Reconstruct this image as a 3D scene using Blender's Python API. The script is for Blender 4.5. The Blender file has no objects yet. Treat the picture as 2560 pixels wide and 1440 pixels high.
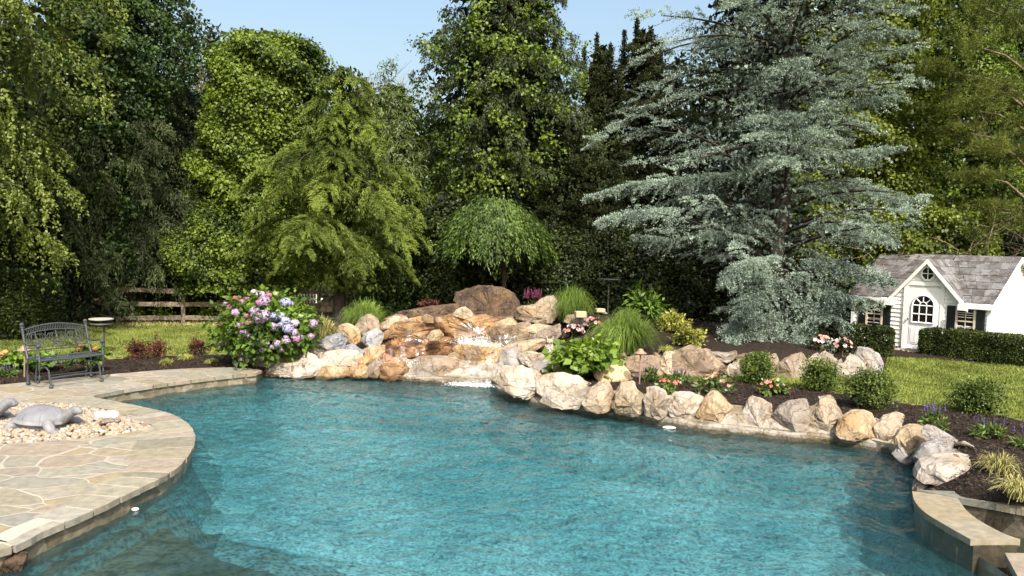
import bpy, bmesh, math, random
import numpy as np
from mathutils import Vector, Matrix, noise
from mathutils.geometry import delaunay_2d_cdt
R = math.radians
random.seed(7)
scene = bpy.context.scene
C = scene.collection

# ---------------------------------------------------------------- camera, world, sun
F = 1850.0                      # focal length in pixels of the 2560 px wide photograph
PITCH = math.atan2(100, F); ROLL = math.atan(0.030)
EYE = np.array([0, 0, 2.4])
fw = np.array([0, math.cos(PITCH), -math.sin(PITCH)])
r0 = np.array([1.0, 0, 0]); u0 = np.array([0, math.sin(PITCH), math.cos(PITCH)])
rt = math.cos(ROLL) * r0 + math.sin(ROLL) * u0
up = -math.sin(ROLL) * r0 + math.cos(ROLL) * u0
cd = bpy.data.cameras.new('camera'); cam = bpy.data.objects.new('camera', cd); C.objects.link(cam)
cd.sensor_width = 36; cd.lens = 36 * F / 2560; cd.clip_start = .05; cd.clip_end = 2000
m = Matrix.Identity(4)
for i in range(3):
    m[i][0] = rt[i]; m[i][1] = up[i]; m[i][2] = -fw[i]; m[i][3] = EYE[i]
cam.matrix_world = m
scene.camera = cam

SUN = Vector((.20, -.655, .729)).normalized()     # towards the sun: behind the camera, to the right
w = bpy.data.worlds.new('World'); scene.world = w; w.use_nodes = True
wn = w.node_tree; sky = wn.nodes.new('ShaderNodeTexSky'); sky.sky_type = 'NISHITA'; sky.sun_disc = False
sky.sun_elevation = math.asin(SUN.z); sky.sun_rotation = math.atan2(SUN.x, SUN.y)
sky.air_density = 1.6; sky.dust_density = 6.0; sky.ozone_density = 2.5
bg = wn.nodes['Background']; bg.inputs['Strength'].default_value = .15
wn.links.new(sky.outputs[0], bg.inputs['Color'])
sl = bpy.data.lights.new('sun', 'SUN'); sl.energy = 3.8; sl.angle = R(.53); sl.color = (1, .945, .86)
so = bpy.data.objects.new('sun', sl); C.objects.link(so); so.rotation_euler = SUN.to_track_quat('Z', 'Y').to_euler()
so.location = (10, -15, 20)
scene.view_settings.view_transform = 'Standard'; scene.view_settings.look = 'None'
scene.view_settings.exposure = .80; scene.view_settings.gamma = 1
cy = scene.cycles
cy.max_bounces = 7; cy.diffuse_bounces = 3; cy.glossy_bounces = 3; cy.transmission_bounces = 5; cy.transparent_max_bounces = 8
cy.use_denoising = True; cy.caustics_reflective = False; cy.caustics_refractive = False
cy.sample_clamp_indirect = 6

# ---------------------------------------------------------------- picture to place
def ray(u, v):
    d = rt * ((u - 1280) / F) + up * (-(v - 720) / F) + fw
    return d
def pd(u, v, D):                       # point on the ray at distance y = D
    d = ray(u, v); return EYE + d * (D / d[1])
def pz(u, v, z=0.0):                   # point on the ray at height z
    d = ray(u, v); t = (z - EYE[2]) / d[2]; return EYE + d * t
def sstep(a, b, x):
    t = np.clip((x - a) / (b - a), 0, 1); return t * t * (3 - 2 * t)

WATER = -.18
EDGE_L = [(388,1199),(412,1186),(440,1166),(464,1138),(478,1110),(480,1092),(472,1072),(455,1054),(423,1037),(379,1025),(318,1012),(262,1001),(231,995),(228,992),(233,989),(248,986),(321,972),(437,955),(560,940),(640,932)]
EDGE_N = [(0,1373),(100,1329),(165,1302),(235,1272),(312,1235)]
WALL_R = [(660,938),(790,942),(900,944),(1010,951),(1100,958),(1225,964),(1252,985),(1300,1001),(1350,1013),(1450,1032),(1600,1052),(1750,1077),(1900,1092),(2050,1107),(2170,1121),(2250,1140),(2290,1166),(2302,1200),(2292,1228)]
SPA_O = [(2289,1229),(2291,1241),(2296,1254),(2310,1272),(2332,1289),(2360,1306),(2395,1326),(2435,1348)]
SPA_I = [(2545,1348),(2505,1334),(2460,1311),(2430,1292),(2410,1275),(2396,1256),(2385,1242)]
SPA_Z = .10
L2 = [pz(u, v, 0)[:2] for u, v in EDGE_N + EDGE_L]
near = [np.array([-4.9, 3.0]), np.array([-4.55, 4.6]), np.array([-4.3, 5.3])]
R2 = [pz(u, v, WATER)[:2] for u, v in WALL_R]
S2 = [pz(u, v, SPA_Z)[:2] for u, v in SPA_O]
POOL = near + list(L2) + list(R2) + list(S2[1:]) + [np.array([3.95, 6.05]), np.array([4.0, 3.0])]
POOL = np.array(POOL)
NL = len(near) + len(L2)               # the first NL corners carry the flagstone coping

def in_poly(poly, x, y):
    inside = np.zeros(np.shape(x), bool); n = len(poly)
    for i in range(n):
        x1, y1 = poly[i]; x2, y2 = poly[(i + 1) % n]
        c = (y1 > y) != (y2 > y)
        with np.errstate(divide='ignore', invalid='ignore'):
            xi = (x2 - x1) * (y - y1) / (y2 - y1 + 1e-12) + x1
        inside ^= c & (x < xi)
    return inside
def dist_poly(poly, x, y, closed=True):
    d = np.full(np.shape(x), 1e9); n = len(poly)
    for i in range(n if closed else n - 1):
        a = poly[i]; b = poly[(i + 1) % n]; e = b - a; L = (e ** 2).sum() + 1e-12
        t = np.clip(((x - a[0]) * e[0] + (y - a[1]) * e[1]) / L, 0, 1)
        d = np.minimum(d, np.hypot(x - a[0] - t * e[0], y - a[1] - t * e[1]))
    return d
def H(x, y):                           # height of the ground
    x = np.asarray(x, float); y = np.asarray(y, float)
    s = sstep(-1.0, 2.2, x)
    z = -.035 * (1 - s) + s * (.20 + .10 * sstep(12, 17, y))
    z = z + .80 * np.exp(-(((x - .1) / 2.3) ** 2 + ((y - 16.6) / 1.5) ** 2))
    tier = 12.95 + (x - 1.9) * .19
    z = z + .30 * sstep(.1, .75, y - tier) * sstep(.9, 2.0, x) * (1 - sstep(6.0, 6.8, x)) * (1 - sstep(19, 23, y))
    d = dist_poly(POOL, x, y)
    cut = sstep(.08, .55, d)
    return np.where(z > -.03, -.06 + (z + .06) * cut, z)
def gp(u, v):                          # point on the ground seen at a pixel
    d = ray(u, v)
    ts = np.linspace(4, 70, 2400) / d[1]
    P = EYE[None] + d[None] * ts[:, None]
    below = P[:, 2] < H(P[:, 0], P[:, 1])
    i = int(np.argmax(below)) if below.any() else len(ts) - 1
    return P[i]

# ---------------------------------------------------------------- objects
def where(o):
    p = Vector((0, 0, 0))
    while o: p = p + o.location; o = o.parent
    return p
def tag(o, label=None, cat=None, group=None, kind=None):
    if label: o['label'] = label
    if cat: o['category'] = cat
    if group: o['group'] = group
    if kind: o['kind'] = kind
    return o
def thing(name, label, cat, loc, group=None):
    o = bpy.data.objects.new(name, None); C.objects.link(o); o.location = [float(a) for a in loc]
    o.empty_display_size = .2
    return tag(o, label, cat, group)
def mk(name, V, Fc, mat, parent=None, loc=None, smooth=False, attr=None):
    """one mesh object; V in world space"""
    V = np.asarray(V, float)
    base = np.array(where(parent)) if parent else (np.array(loc, float) if loc is not None else np.zeros(3))
    me = bpy.data.meshes.new(name)
    if isinstance(Fc, np.ndarray):
        Vl = (V - base).astype(np.float32); k = Fc.shape[1]; n = len(Fc)
        me.vertices.add(len(Vl)); me.vertices.foreach_set('co', Vl.ravel())
        me.loops.add(n * k); me.loops.foreach_set('vertex_index', Fc.astype(np.int32).ravel())
        me.polygons.add(n); me.polygons.foreach_set('loop_start', np.arange(0, n * k, k, dtype=np.int32))
        me.update(calc_edges=True)
    else:
        me.from_pydata([tuple(p) for p in V - base], [], Fc); me.update()
    if attr is not None:
        a = me.attributes.new('rnd', 'FLOAT', 'FACE'); a.data.foreach_set('value', np.asarray(attr, np.float32))
    if smooth: me.polygons.foreach_set('use_smooth', np.ones(len(me.polygons), bool))
    for mm in (mat if isinstance(mat, (list, tuple)) else [mat]): me.materials.append(mm)
    o = bpy.data.objects.new(name, me); C.objects.link(o)
    if parent: o.parent = parent
    else: o.location = base
    return o
class MB:                              # collects shapes for one mesh
    def __init__(s): s.V = []; s.F = []
    def add(s, V, Fc):
        n = len(s.V); s.V += [tuple(float(c) for c in p) for p in V]; s.F += [tuple(i + n for i in f) for f in Fc]
    def box(s, c, sz, M=None):
        x, y, z = (a / 2 for a in sz)
        V = [(-x,-y,-z),(x,-y,-z),(x,y,-z),(-x,y,-z),(-x,-y,z),(x,-y,z),(x,y,z),(-x,y,z)]
        V = [Vector(p) for p in V]
        if M is not None: V = [M @ p for p in V]
        s.add([p + Vector(c) for p in V], [(3,2,1,0),(4,5,6,7),(0,1,5,4),(1,2,6,5),(2,3,7,6),(3,0,4,7)])
    def tube(s, pts, r, k=6, cap=True):
        pts = [Vector(p) for p in pts]; n = len(pts)
        rs = r if isinstance(r, (list, tuple)) else [r] * n
        ref = Vector((0, 0, 1)); V = []
        for i, p in enumerate(pts):
            d = (pts[min(i + 1, n - 1)] - pts[max(i - 1, 0)])
            d = d.normalized() if d.length > 1e-9 else Vector((0, 0, 1))
            a = d.cross(ref)
            if a.length < .05: a = d.cross(Vector((1, 0, 0)))
            a.normalize(); b = d.cross(a)
            for j in range(k):
                t = 2 * math.pi * j / k; V.append(p + (a * math.cos(t) + b * math.sin(t)) * rs[i])
        Fc = [(i*k+j, i*k+(j+1)%k, (i+1)*k+(j+1)%k, (i+1)*k+j) for i in range(n-1) for j in range(k)]
        if cap: Fc += [tuple(range(k-1, -1, -1)), tuple((n-1)*k + j for j in range(k))]
        s.add(V, Fc)
    def lathe(s, c, prof, k=20):       # prof: (radius, height)
        V = []; n = len(prof)
        for r, z in prof:
            for j in range(k):
                t = 2 * math.pi * j / k; V.append((c[0] + r * math.cos(t), c[1] + r * math.sin(t), c[2] + z))
        Fc = [(i*k+j, i*k+(j+1)%k, (i+1)*k+(j+1)%k, (i+1)*k+j) for i in range(n-1) for j in range(k)]
        Fc += [tuple(range(k-1, -1, -1)), tuple((n-1)*k + j for j in range(k))]
        s.add(V, Fc)
    def ball(s, c, r, M=None, seg=12, rings=8):
        rx = r if isinstance(r, (list, tuple)) else (r, r, r); V = []
        for i in range(rings + 1):
            a = math.pi * i / rings
            for j in range(seg):
                t = 2 * math.pi * j / seg
                p = Vector((rx[0]*math.sin(a)*math.cos(t), rx[1]*math.sin(a)*math.sin(t), -rx[2]*math.cos(a)))
                if M is not None: p = M @ p
                V.append(p + Vector(c))
        s.add(V, [(i*seg+j, i*seg+(j+1)%seg, (i+1)*seg+(j+1)%seg, (i+1)*seg+j) for i in range(rings) for j in range(seg)])
    def build(s, name, mat, parent=None, loc=None, smooth=False): return mk(name, s.V, s.F, mat, parent, loc, smooth)
    def xf(s, M): s.V = [tuple(M @ Vector(p)) for p in s.V]; return s

# ---------------------------------------------------------------- materials
def newmat(name):
    mt = bpy.data.materials.new(name); mt.use_nodes = True
    nt = mt.node_tree; return mt, nt, nt.nodes['Principled BSDF']
def N(nt, kind, **kw):
    n = nt.nodes.new('ShaderNode' + kind)
    for k, v in kw.items():
        if k in n.inputs.keys(): n.inputs[k].default_value = v
        else: setattr(n, k, v)
    return n
def ramp(nt, fac, stops):
    r = nt.nodes.new('ShaderNodeValToRGB'); e = r.color_ramp.elements
    while len(e) < len(stops): e.new(.5)
    for k, (p, c) in enumerate(stops):
        e[k].position = p; e[k].color = (*c, 1) if len(c) == 3 else c
    nt.links.new(fac, r.inputs[0]); return r.outputs[0]
def mixc(nt, fac, a, b, mode='MIX'):
    n = nt.nodes.new('ShaderNodeMix'); n.data_type = 'RGBA'; n.blend_type = mode
    for s, v in ((n.inputs[0], fac), (n.inputs[6], a), (n.inputs[7], b)):
        if hasattr(v, 'links'): nt.links.new(v, s)
        elif isinstance(v, (int, float)): s.default_value = v
        else: s.default_value = (*v, 1)
    return n.outputs[2]
def math_(nt, op, a, b=None, c=None):
    n = nt.nodes.new('ShaderNodeMath'); n.operation = op
    for s, v in zip(n.inputs, (a, b, c)):
        if v is None: continue
        if hasattr(v, 'links'): nt.links.new(v, s)
        else: s.default_value = v
    return n.outputs[0]
def coords(nt, scale=(1, 1, 1), rot=(0, 0, 0)):
    g = N(nt, 'NewGeometry'); mp = nt.nodes.new('ShaderNodeMapping')
    mp.inputs['Scale'].default_value = scale; mp.inputs['Rotation'].default_value = rot
    nt.links.new(g.outputs['Position'], mp.inputs['Vector']); return mp.outputs[0]
def tex(nt, kind, vec, **kw):
    n = N(nt, kind, **kw); nt.links.new(vec, n.inputs['Vector']); return n
def bump(nt, bs, h, strength=.5, dist=.02):
    b = N(nt, 'Bump', Strength=strength, Distance=dist); nt.links.new(h, b.inputs['Height']); nt.links.new(b.outputs[0], bs.inputs['Normal']); return b
def plain(name, col, rough=.6, spec=.4, metal=0, var=.12, scale=30):
    mt, nt, bs = newmat(name); v = coords(nt)
    n = tex(nt, 'TexNoise', v, Scale=scale, Detail=4)
    a = tuple(c * (1 - var) for c in col); b = tuple(min(1, c * (1 + var)) for c in col)
    nt.links.new(ramp(nt, n.outputs[0], [(.3, a), (.7, b)]), bs.inputs['Base Color'])
    bs.inputs['Roughness'].default_value = rough; bs.inputs['Specular IOR Level'].default_value = spec; bs.inputs['Metallic'].default_value = metal
    bump(nt, bs, n.outputs[0], .15, .01); return mt
def leafmat(name, dark, light, trans=.3, rough=.5, spec=.35, odd=None, gain=1.25):
    """leaves: each face has its own tint, with patches of growth and painted shadow"""
    mt, nt, bs = newmat(name)
    at = N(nt, 'Attribute', attribute_name='rnd')
    v = coords(nt); n = tex(nt, 'TexNoise', v, Scale=1.1, Detail=3)
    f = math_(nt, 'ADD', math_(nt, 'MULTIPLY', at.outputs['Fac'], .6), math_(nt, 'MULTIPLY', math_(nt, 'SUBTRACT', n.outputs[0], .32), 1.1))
    light = tuple(min(.85, c * gain) for c in light); dark = tuple(c * .62 for c in dark)  # dark tint lowered to put deeper shadow into the leaf colour
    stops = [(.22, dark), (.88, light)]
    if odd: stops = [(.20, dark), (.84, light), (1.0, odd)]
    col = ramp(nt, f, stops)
    nt.links.new(col, bs.inputs['Base Color']); bs.inputs['Roughness'].default_value = rough
    bs.inputs['Specular IOR Level'].default_value = spec
    tr = N(nt, 'BsdfTranslucent'); nt.links.new(mixc(nt, 1.0, col, (1.0, 1.0, .45), 'MULTIPLY'), tr.inputs['Color'])
    ms = N(nt, 'MixShader'); ms.inputs[0].default_value = trans
    nt.links.new(bs.outputs[0], ms.inputs[1]); nt.links.new(tr.outputs[0], ms.inputs[2])
    nt.links.new(ms.outputs[0], nt.nodes['Material Output'].inputs['Surface'])
    return mt

def rockmat(name, cols, stain=None, scale=4.0, rough=.85, strata=False, bumpy=.9):
    mt, nt, bs = newmat(name)
    v = coords(nt, (1, 1, 2.2) if strata else (1, 1, 1), (.3, .25, .5) if strata else (0, 0, 0))
    oi = N(nt, 'ObjectInfo')
    n1 = tex(nt, 'TexNoise', v, Scale=scale, Detail=9, Roughness=.68)
    n2 = tex(nt, 'TexNoise', v, Scale=scale * 6, Detail=6, Roughness=.7)
    n3 = tex(nt, 'TexNoise', v, Scale=scale * .55, Detail=3)
    f = math_(nt, 'ADD', math_(nt, 'MULTIPLY', n1.outputs[0], .7), math_(nt, 'MULTIPLY', n2.outputs[0], .3))
    k = len(cols)
    col = ramp(nt, f, [(.34 + .34 * i / (k - 1), c) for i, c in enumerate(cols)])
    if stain:
        st = ramp(nt, n3.outputs[0], [(.48, (0, 0, 0)), (.64, (1, 1, 1))])
        col = mixc(nt, st, col, stain)
    cr = tex(nt, 'TexVoronoi', v, Scale=scale * .8, feature='DISTANCE_TO_EDGE')
    n4 = tex(nt, 'TexNoise', v, Scale=scale * 2, Detail=5)
    va = N(nt, 'VectorMath', operation='ADD'); nt.links.new(v, va.inputs[0])
    sc = N(nt, 'VectorMath', operation='SCALE'); nt.links.new(n4.outputs['Color'], sc.inputs[0]); sc.inputs['Scale'].default_value = .35
    nt.links.new(sc.outputs[0], va.inputs[1]); nt.links.new(va.outputs[0], cr.inputs['Vector'])
    crack = ramp(nt, cr.outputs['Distance'], [(0, (0, 0, 0)), (.03, (1, 1, 1))])
    cm = math_(nt, 'MULTIPLY', math_(nt, 'SUBTRACT', 1.0, crack), ramp(nt, n3.outputs[0], [(.50, (0, 0, 0)), (.66, (.5, .5, .5))]))
    col = mixc(nt, cm, col, tuple(c * .3 for c in cols[0]))
    hv = N(nt, 'HueSaturation'); nt.links.new(col, hv.inputs['Color'])
    nt.links.new(math_(nt, 'MULTIPLY_ADD', oi.outputs['Random'], .34, .83), hv.inputs['Value'])
    # wet and algae dark just above the water line
    gz = N(nt, 'NewGeometry'); sz_ = N(nt, 'SeparateXYZ'); nt.links.new(gz.outputs['Position'], sz_.inputs[0])
    wz = math_(nt, 'ADD', sz_.outputs[2], math_(nt, 'MULTIPLY', math_(nt, 'SUBTRACT', n1.outputs[0], .5), .14))
    wet = ramp(nt, math_(nt, 'MULTIPLY_ADD', wz, 1.0, 1.0), [(.858, (1, 1, 1)), (.885, (0, 0, 0))])
    nt.links.new(mixc(nt, wet, hv.outputs[0], mixc(nt, 1.0, hv.outputs[0], (.36, .33, .26), 'MULTIPLY')), bs.inputs['Base Color'])
    nt.links.new(ramp(nt, wet, [(0, (rough, rough, rough)), (1, (.3, .3, .3))]), bs.inputs['Roughness'])
    bs.inputs['Specular IOR Level'].default_value = .25
    h = math_(nt, 'ADD', math_(nt, 'MULTIPLY', f, 1.0), math_(nt, 'MULTIPLY', crack, .25))
    bump(nt, bs, h, bumpy, .06)
    return mt

RK = {
 'white': rockmat('white limestone', [(0.193,0.156,0.123), (0.353,0.302,0.248), (0.424,0.368,0.310), (0.449,0.397,0.338)], (0.295,0.229,0.158)),
 'pale': rockmat('pale stone', [(0.137,0.104,0.072), (0.300,0.240,0.168), (0.384,0.316,0.234), (0.424,0.369,0.294)], (0.273,0.187,0.103)),
 'tan': rockmat('tan stone', [(0.112,0.080,0.048), (0.280,0.208,0.128), (0.376,0.296,0.192), (0.424,0.368,0.272)], (0.288,0.176,0.080)),
 'sand': rockmat('sandstone', [(0.281,0.203,0.109), (0.390,0.296,0.172), (0.429,0.335,0.203), (0.452,0.367,0.242)], None, 2.5, .9, False, .5),
 'gray': rockmat('gray stone', [(0.085,0.076,0.068), (0.204,0.187,0.170), (0.306,0.289,0.272), (0.408,0.391,0.374)], (0.255,0.212,0.170)),
 'blue': rockmat('blue gray stone', [(0.123,0.123,0.131), (0.221,0.230,0.246), (0.287,0.295,0.320), (0.377,0.385,0.410)], (0.279,0.262,0.246)),
 'graytan': rockmat('gray tan stone', [(0.119,0.093,0.076), (0.255,0.212,0.170), (0.323,0.281,0.230), (0.391,0.348,0.297)], (0.238,0.178,0.119), 3.2),
 'brown': rockmat('brown boulder', [(0.023,0.016,0.011), (0.070,0.046,0.032), (0.113,0.076,0.053), (0.203,0.144,0.104)], (0.125,0.080,0.041), 4.5),
 'browntan': rockmat('brown tan boulder', [(0.085,0.060,0.038), (0.212,0.153,0.102), (0.297,0.230,0.162), (0.383,0.315,0.238)], (0.187,0.136,0.102), 5),
 'rust': rockmat('wet rust stone', [(.055,.032,.018), (.24,.135,.06), (.36,.225,.11), (.46,.33,.19)], (.15,.085,.045), 3.5, .45, True),
 'rustdark': rockmat('dark rust stone', [(.035,.02,.013), (.14,.07,.035), (.29,.16,.075), (.40,.27,.14)], (.07,.04,.025), 4.5, .42, True),
 'orange': rockmat('orange wet stone', [(.25,.14,.055), (.38,.225,.10), (.45,.30,.14), (.50,.38,.22)], (.38,.26,.13), 3, .35),
 'red': rockmat('red brown stone', [(.16,.05,.03), (.34,.13,.07), (.42,.20,.12), (.45,.26,.18)], None),
 'wet': rockmat('wet brown ledge', [(.05,.035,.02), (.17,.12,.07), (.28,.21,.13), (.38,.31,.22)], (.12,.08,.05), 4, .35, True),
}
# --- flagstones
def flagmat(name, attr=False):
    mt, nt, bs = newmat(name)
    tones = [(0, (0.182,0.182,0.148)), (.2, (0.279,0.231,0.148)), (.38, (0.243,0.239,0.201)), (.55, (0.304,0.270,0.195)), (.7, (0.218,0.220,0.189)), (.85, (0.274,0.226,0.171)), (1, (0.315,0.301,0.255))]
    v0 = coords(nt); nn = tex(nt, 'TexNoise', v0, Scale=1.7, Detail=2)
    fine = tex(nt, 'TexNoise', v0, Scale=9, Detail=8, Roughness=.65)
    if attr:
        at = N(nt, 'Attribute', attribute_name='rnd'); f = at.outputs['Fac']; edge = None
    else:
        mp = nt.nodes.new('ShaderNodeMapping'); mp.inputs['Scale'].default_value = (1.5, 2.7, 0); mp.inputs['Rotation'].default_value = (0, 0, .12)
        sc = N(nt, 'VectorMath', operation='SCALE'); nt.links.new(nn.outputs['Color'], sc.inputs[0]); sc.inputs['Scale'].default_value = .35
        va = N(nt, 'VectorMath', operation='ADD'); nt.links.new(v0, va.inputs[0]); nt.links.new(sc.outputs[0], va.inputs[1])
        nt.links.new(va.outputs[0], mp.inputs['Vector'])
        vo = N(nt, 'TexVoronoi', Scale=1.0, Randomness=.82); nt.links.new(mp.outputs[0], vo.inputs['Vector'])
        ve = N(nt, 'TexVoronoi', Scale=1.0, feature='DISTANCE_TO_EDGE', Randomness=.82); nt.links.new(mp.outputs[0], ve.inputs['Vector'])
        f = N(nt, 'SeparateColor'); nt.links.new(vo.outputs['Color'], f.inputs[0]); f = f.outputs[0]; edge = ve.outputs['Distance']
    r = ramp(nt, f, tones)
    blot = ramp(nt, fine.outputs[0], [(.32, (.66,.67,.69)), (.66, (1.12,1.09,1.04))])
    col = mixc(nt, 1.0, r, blot, 'MULTIPLY')
    h = fine.outputs[0]
    if edge is not None:
        mo = ramp(nt, math_(nt, 'ADD', edge, math_(nt, 'MULTIPLY', math_(nt, 'SUBTRACT', fine.outputs[0], .5), .03)), [(.010, (1, 1, 1)), (.026, (0, 0, 0))])
        col = mixc(nt, mo, col, mixc(nt, fine.outputs[0], (.31,.27,.21), (.42,.37,.30)))
        h = math_(nt, 'ADD', math_(nt, 'MULTIPLY', fine.outputs[0], .35), math_(nt, 'SUBTRACT', 1.0, mo))
    nt.links.new(col, bs.inputs['Base Color']); bs.inputs['Roughness'].default_value = .8; bs.inputs['Specular IOR Level'].default_value = .25
    bump(nt, bs, h, .45, .012); return mt
M_FLAG = flagmat('flagstone paving'); M_COPE = flagmat('flagstone coping', True)
M_MORTAR = plain('pale mortar', (.40,.36,.29), .9, .2)
M_CURB = rockmat('mortared curb', [(0.134,0.115,0.088), (0.269,0.235,0.188), (0.349,0.316,0.269), (0.390,0.363,0.316)], (0.188,0.148,0.094), 5)
# --- pool shell and waterline tile
def tilemat(name='waterline stone', g=1.0):
    mt, nt, bs = newmat(name); v = coords(nt, (1, 1, 1))
    n = tex(nt, 'TexNoise', v, Scale=3.2, Detail=5); n2 = tex(nt, 'TexNoise', v, Scale=14, Detail=6)
    vo = tex(nt, 'TexVoronoi', v, Scale=4.5)
    f = N(nt, 'SeparateColor'); nt.links.new(vo.outputs['Color'], f.inputs[0])
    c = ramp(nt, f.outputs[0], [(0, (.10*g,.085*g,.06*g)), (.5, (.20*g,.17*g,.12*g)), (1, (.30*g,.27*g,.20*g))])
    c = mixc(nt, 1.0, c, ramp(nt, n2.outputs[0], [(.3, (.6,.6,.6)), (.7, (1.15,1.12,1.05))]), 'MULTIPLY')
    nt.links.new(c, bs.inputs['Base Color']); bs.inputs['Roughness'].default_value = .4; bump(nt, bs, n2.outputs[0], .6, .02); return mt
M_TILE = tilemat(); M_WETSHADE = tilemat('wet shade painted wall stone', .42)  # second one is a darker copy: wet stone plus shadow painted in
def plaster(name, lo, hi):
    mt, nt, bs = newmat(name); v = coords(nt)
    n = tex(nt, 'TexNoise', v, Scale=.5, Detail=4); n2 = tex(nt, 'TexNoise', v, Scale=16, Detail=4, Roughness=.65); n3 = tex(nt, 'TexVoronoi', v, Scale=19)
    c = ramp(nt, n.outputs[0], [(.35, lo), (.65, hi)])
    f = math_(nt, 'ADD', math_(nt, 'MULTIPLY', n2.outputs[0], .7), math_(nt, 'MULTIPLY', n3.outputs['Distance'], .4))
    c = mixc(nt, 1.0, c, ramp(nt, f, [(.40, (.26,.31,.35)), (.64, (1.72,1.62,1.56))]), 'MULTIPLY')  # light and dark mottle paints caustic flecks into the plaster colour
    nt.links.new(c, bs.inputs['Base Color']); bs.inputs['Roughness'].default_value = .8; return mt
M_PLASTER = plaster('blue pebble plaster', (.09,.36,.42), (.27,.61,.665)); M_PLWALL = plaster('dark pebble plaster', (.05,.17,.195), (.11,.30,.34))  # the pebble mottle is painted caustic flecks; the sides get a darker copy, shade of the pool edge painted in
def watermat(name, tint, body, bodyfac, s=1.0, clear=.35, fine=.012):
    """clear, refracting and faintly scattering water with fine ripples over the modelled ones"""
    mt = bpy.data.materials.new(name); mt.use_nodes = True; nt = mt.node_tree; nt.nodes.clear()
    v = coords(nt, (.8, 1.0, 1.0), (0, 0, -.15))
    a = tex(nt, 'TexNoise', v, Scale=9.0 * s, Detail=3, Roughness=.5, Distortion=.7)
    c = tex(nt, 'TexNoise', v, Scale=26 * s, Detail=1.5, Roughness=.5)
    h = math_(nt, 'ADD', a.outputs[0], math_(nt, 'MULTIPLY', c.outputs[0], .4))
    bp = N(nt, 'Bump', Strength=1.0, Distance=fine); nt.links.new(h, bp.inputs['Height'])
    df = N(nt, 'BsdfDiffuse'); df.inputs['Color'].default_value = (*body, 1)
    tr = N(nt, 'BsdfTransparent'); tr.inputs['Color'].default_value = (*tint, 1)
    rf = N(nt, 'BsdfRefraction', IOR=1.33); rf.inputs['Color'].default_value = (*tint, 1); rf.inputs['Roughness'].default_value = 0
    cl = N(nt, 'MixShader'); cl.inputs[0].default_value = 1 - clear; nt.links.new(tr.outputs[0], cl.inputs[1]); nt.links.new(rf.outputs[0], cl.inputs[2])
    bm_ = N(nt, 'MixShader'); bm_.inputs[0].default_value = bodyfac
    nt.links.new(cl.outputs[0], bm_.inputs[1]); nt.links.new(df.outputs[0], bm_.inputs[2])
    gl = N(nt, 'BsdfGlossy'); gl.inputs['Roughness'].default_value = .02; nt.links.new(bp.outputs[0], gl.inputs['Normal'])
    fr = N(nt, 'Fresnel', IOR=1.33); nt.links.new(bp.outputs[0], fr.inputs['Normal'])
    ms = N(nt, 'MixShader'); nt.links.new(fr.outputs[0], ms.inputs[0]); nt.links.new(bm_.outputs[0], ms.inputs[1]); nt.links.new(gl.outputs[0], ms.inputs[2])
    o = N(nt, 'OutputMaterial'); nt.links.new(ms.outputs[0], o.inputs['Surface']); return mt
M_WATER = watermat('pool water', (.86, .97, .98), (.07, .19, .21), .10, clear=.45)
M_SPA = watermat('spa water', (.72, .80, .66), (.10, .14, .09), .15, 1.5, .8)
# --- ground
def lawnmat():
    mt, nt, bs = newmat('lawn grass'); v = coords(nt)
    n = tex(nt, 'TexNoise', v, Scale=.55, Detail=4); n2 = tex(nt, 'TexNoise', v, Scale=16, Detail=7, Roughness=.75)
    n3 = tex(nt, 'TexNoise', v, Scale=3.2, Detail=4)
    c = ramp(nt, n.outputs[0], [(.3, (.235,.27,.075)), (.7, (.335,.36,.115))])
    c = mixc(nt, 1.0, c, ramp(nt, n2.outputs[0], [(.3, (.55,.6,.5)), (.7, (1.35,1.3,1.3))]), 'MULTIPLY')
    c = mixc(nt, 1.0, c, ramp(nt, n3.outputs[0], [(.35, (.82,.86,.8)), (.65, (1.12,1.06,1.05))]), 'MULTIPLY')
    nt.links.new(c, bs.inputs['Base Color']); bs.inputs['Roughness'].default_value = .95; bs.inputs['Specular IOR Level'].default_value = .1
    bump(nt, bs, n2.outputs[0], .9, .05); return mt
M_LAWN = lawnmat()
def mulchmat(name, a, b):
    mt, nt, bs = newmat(name); v = coords(nt)
    n = tex(nt, 'TexNoise', v, Scale=24, Detail=8, Roughness=.75); n2 = tex(nt, 'TexVoronoi', v, Scale=38)
    f = math_(nt, 'ADD', math_(nt, 'MULTIPLY', n.outputs[0], .75), math_(nt, 'MULTIPLY', n2.outputs['Distance'], .35))
    nt.links.new(ramp(nt, f, [(.35, a), (.75, b)]), bs.inputs['Base Color']); bs.inputs['Roughness'].default_value = .95; bs.inputs['Specular IOR Level'].default_value = .15
    bump(nt, bs, f, 1.0, .06); return mt
M_MULCH = mulchmat('dark bark mulch', (.012,.009,.007), (.052,.036,.027))
M_LITTER = mulchmat('leaf litter', (.02,.014,.008), (.11,.075,.04))
M_CHIP = plain('bark chips', (.06,.042,.03), .95, .15, 0, .5, 60)

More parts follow.
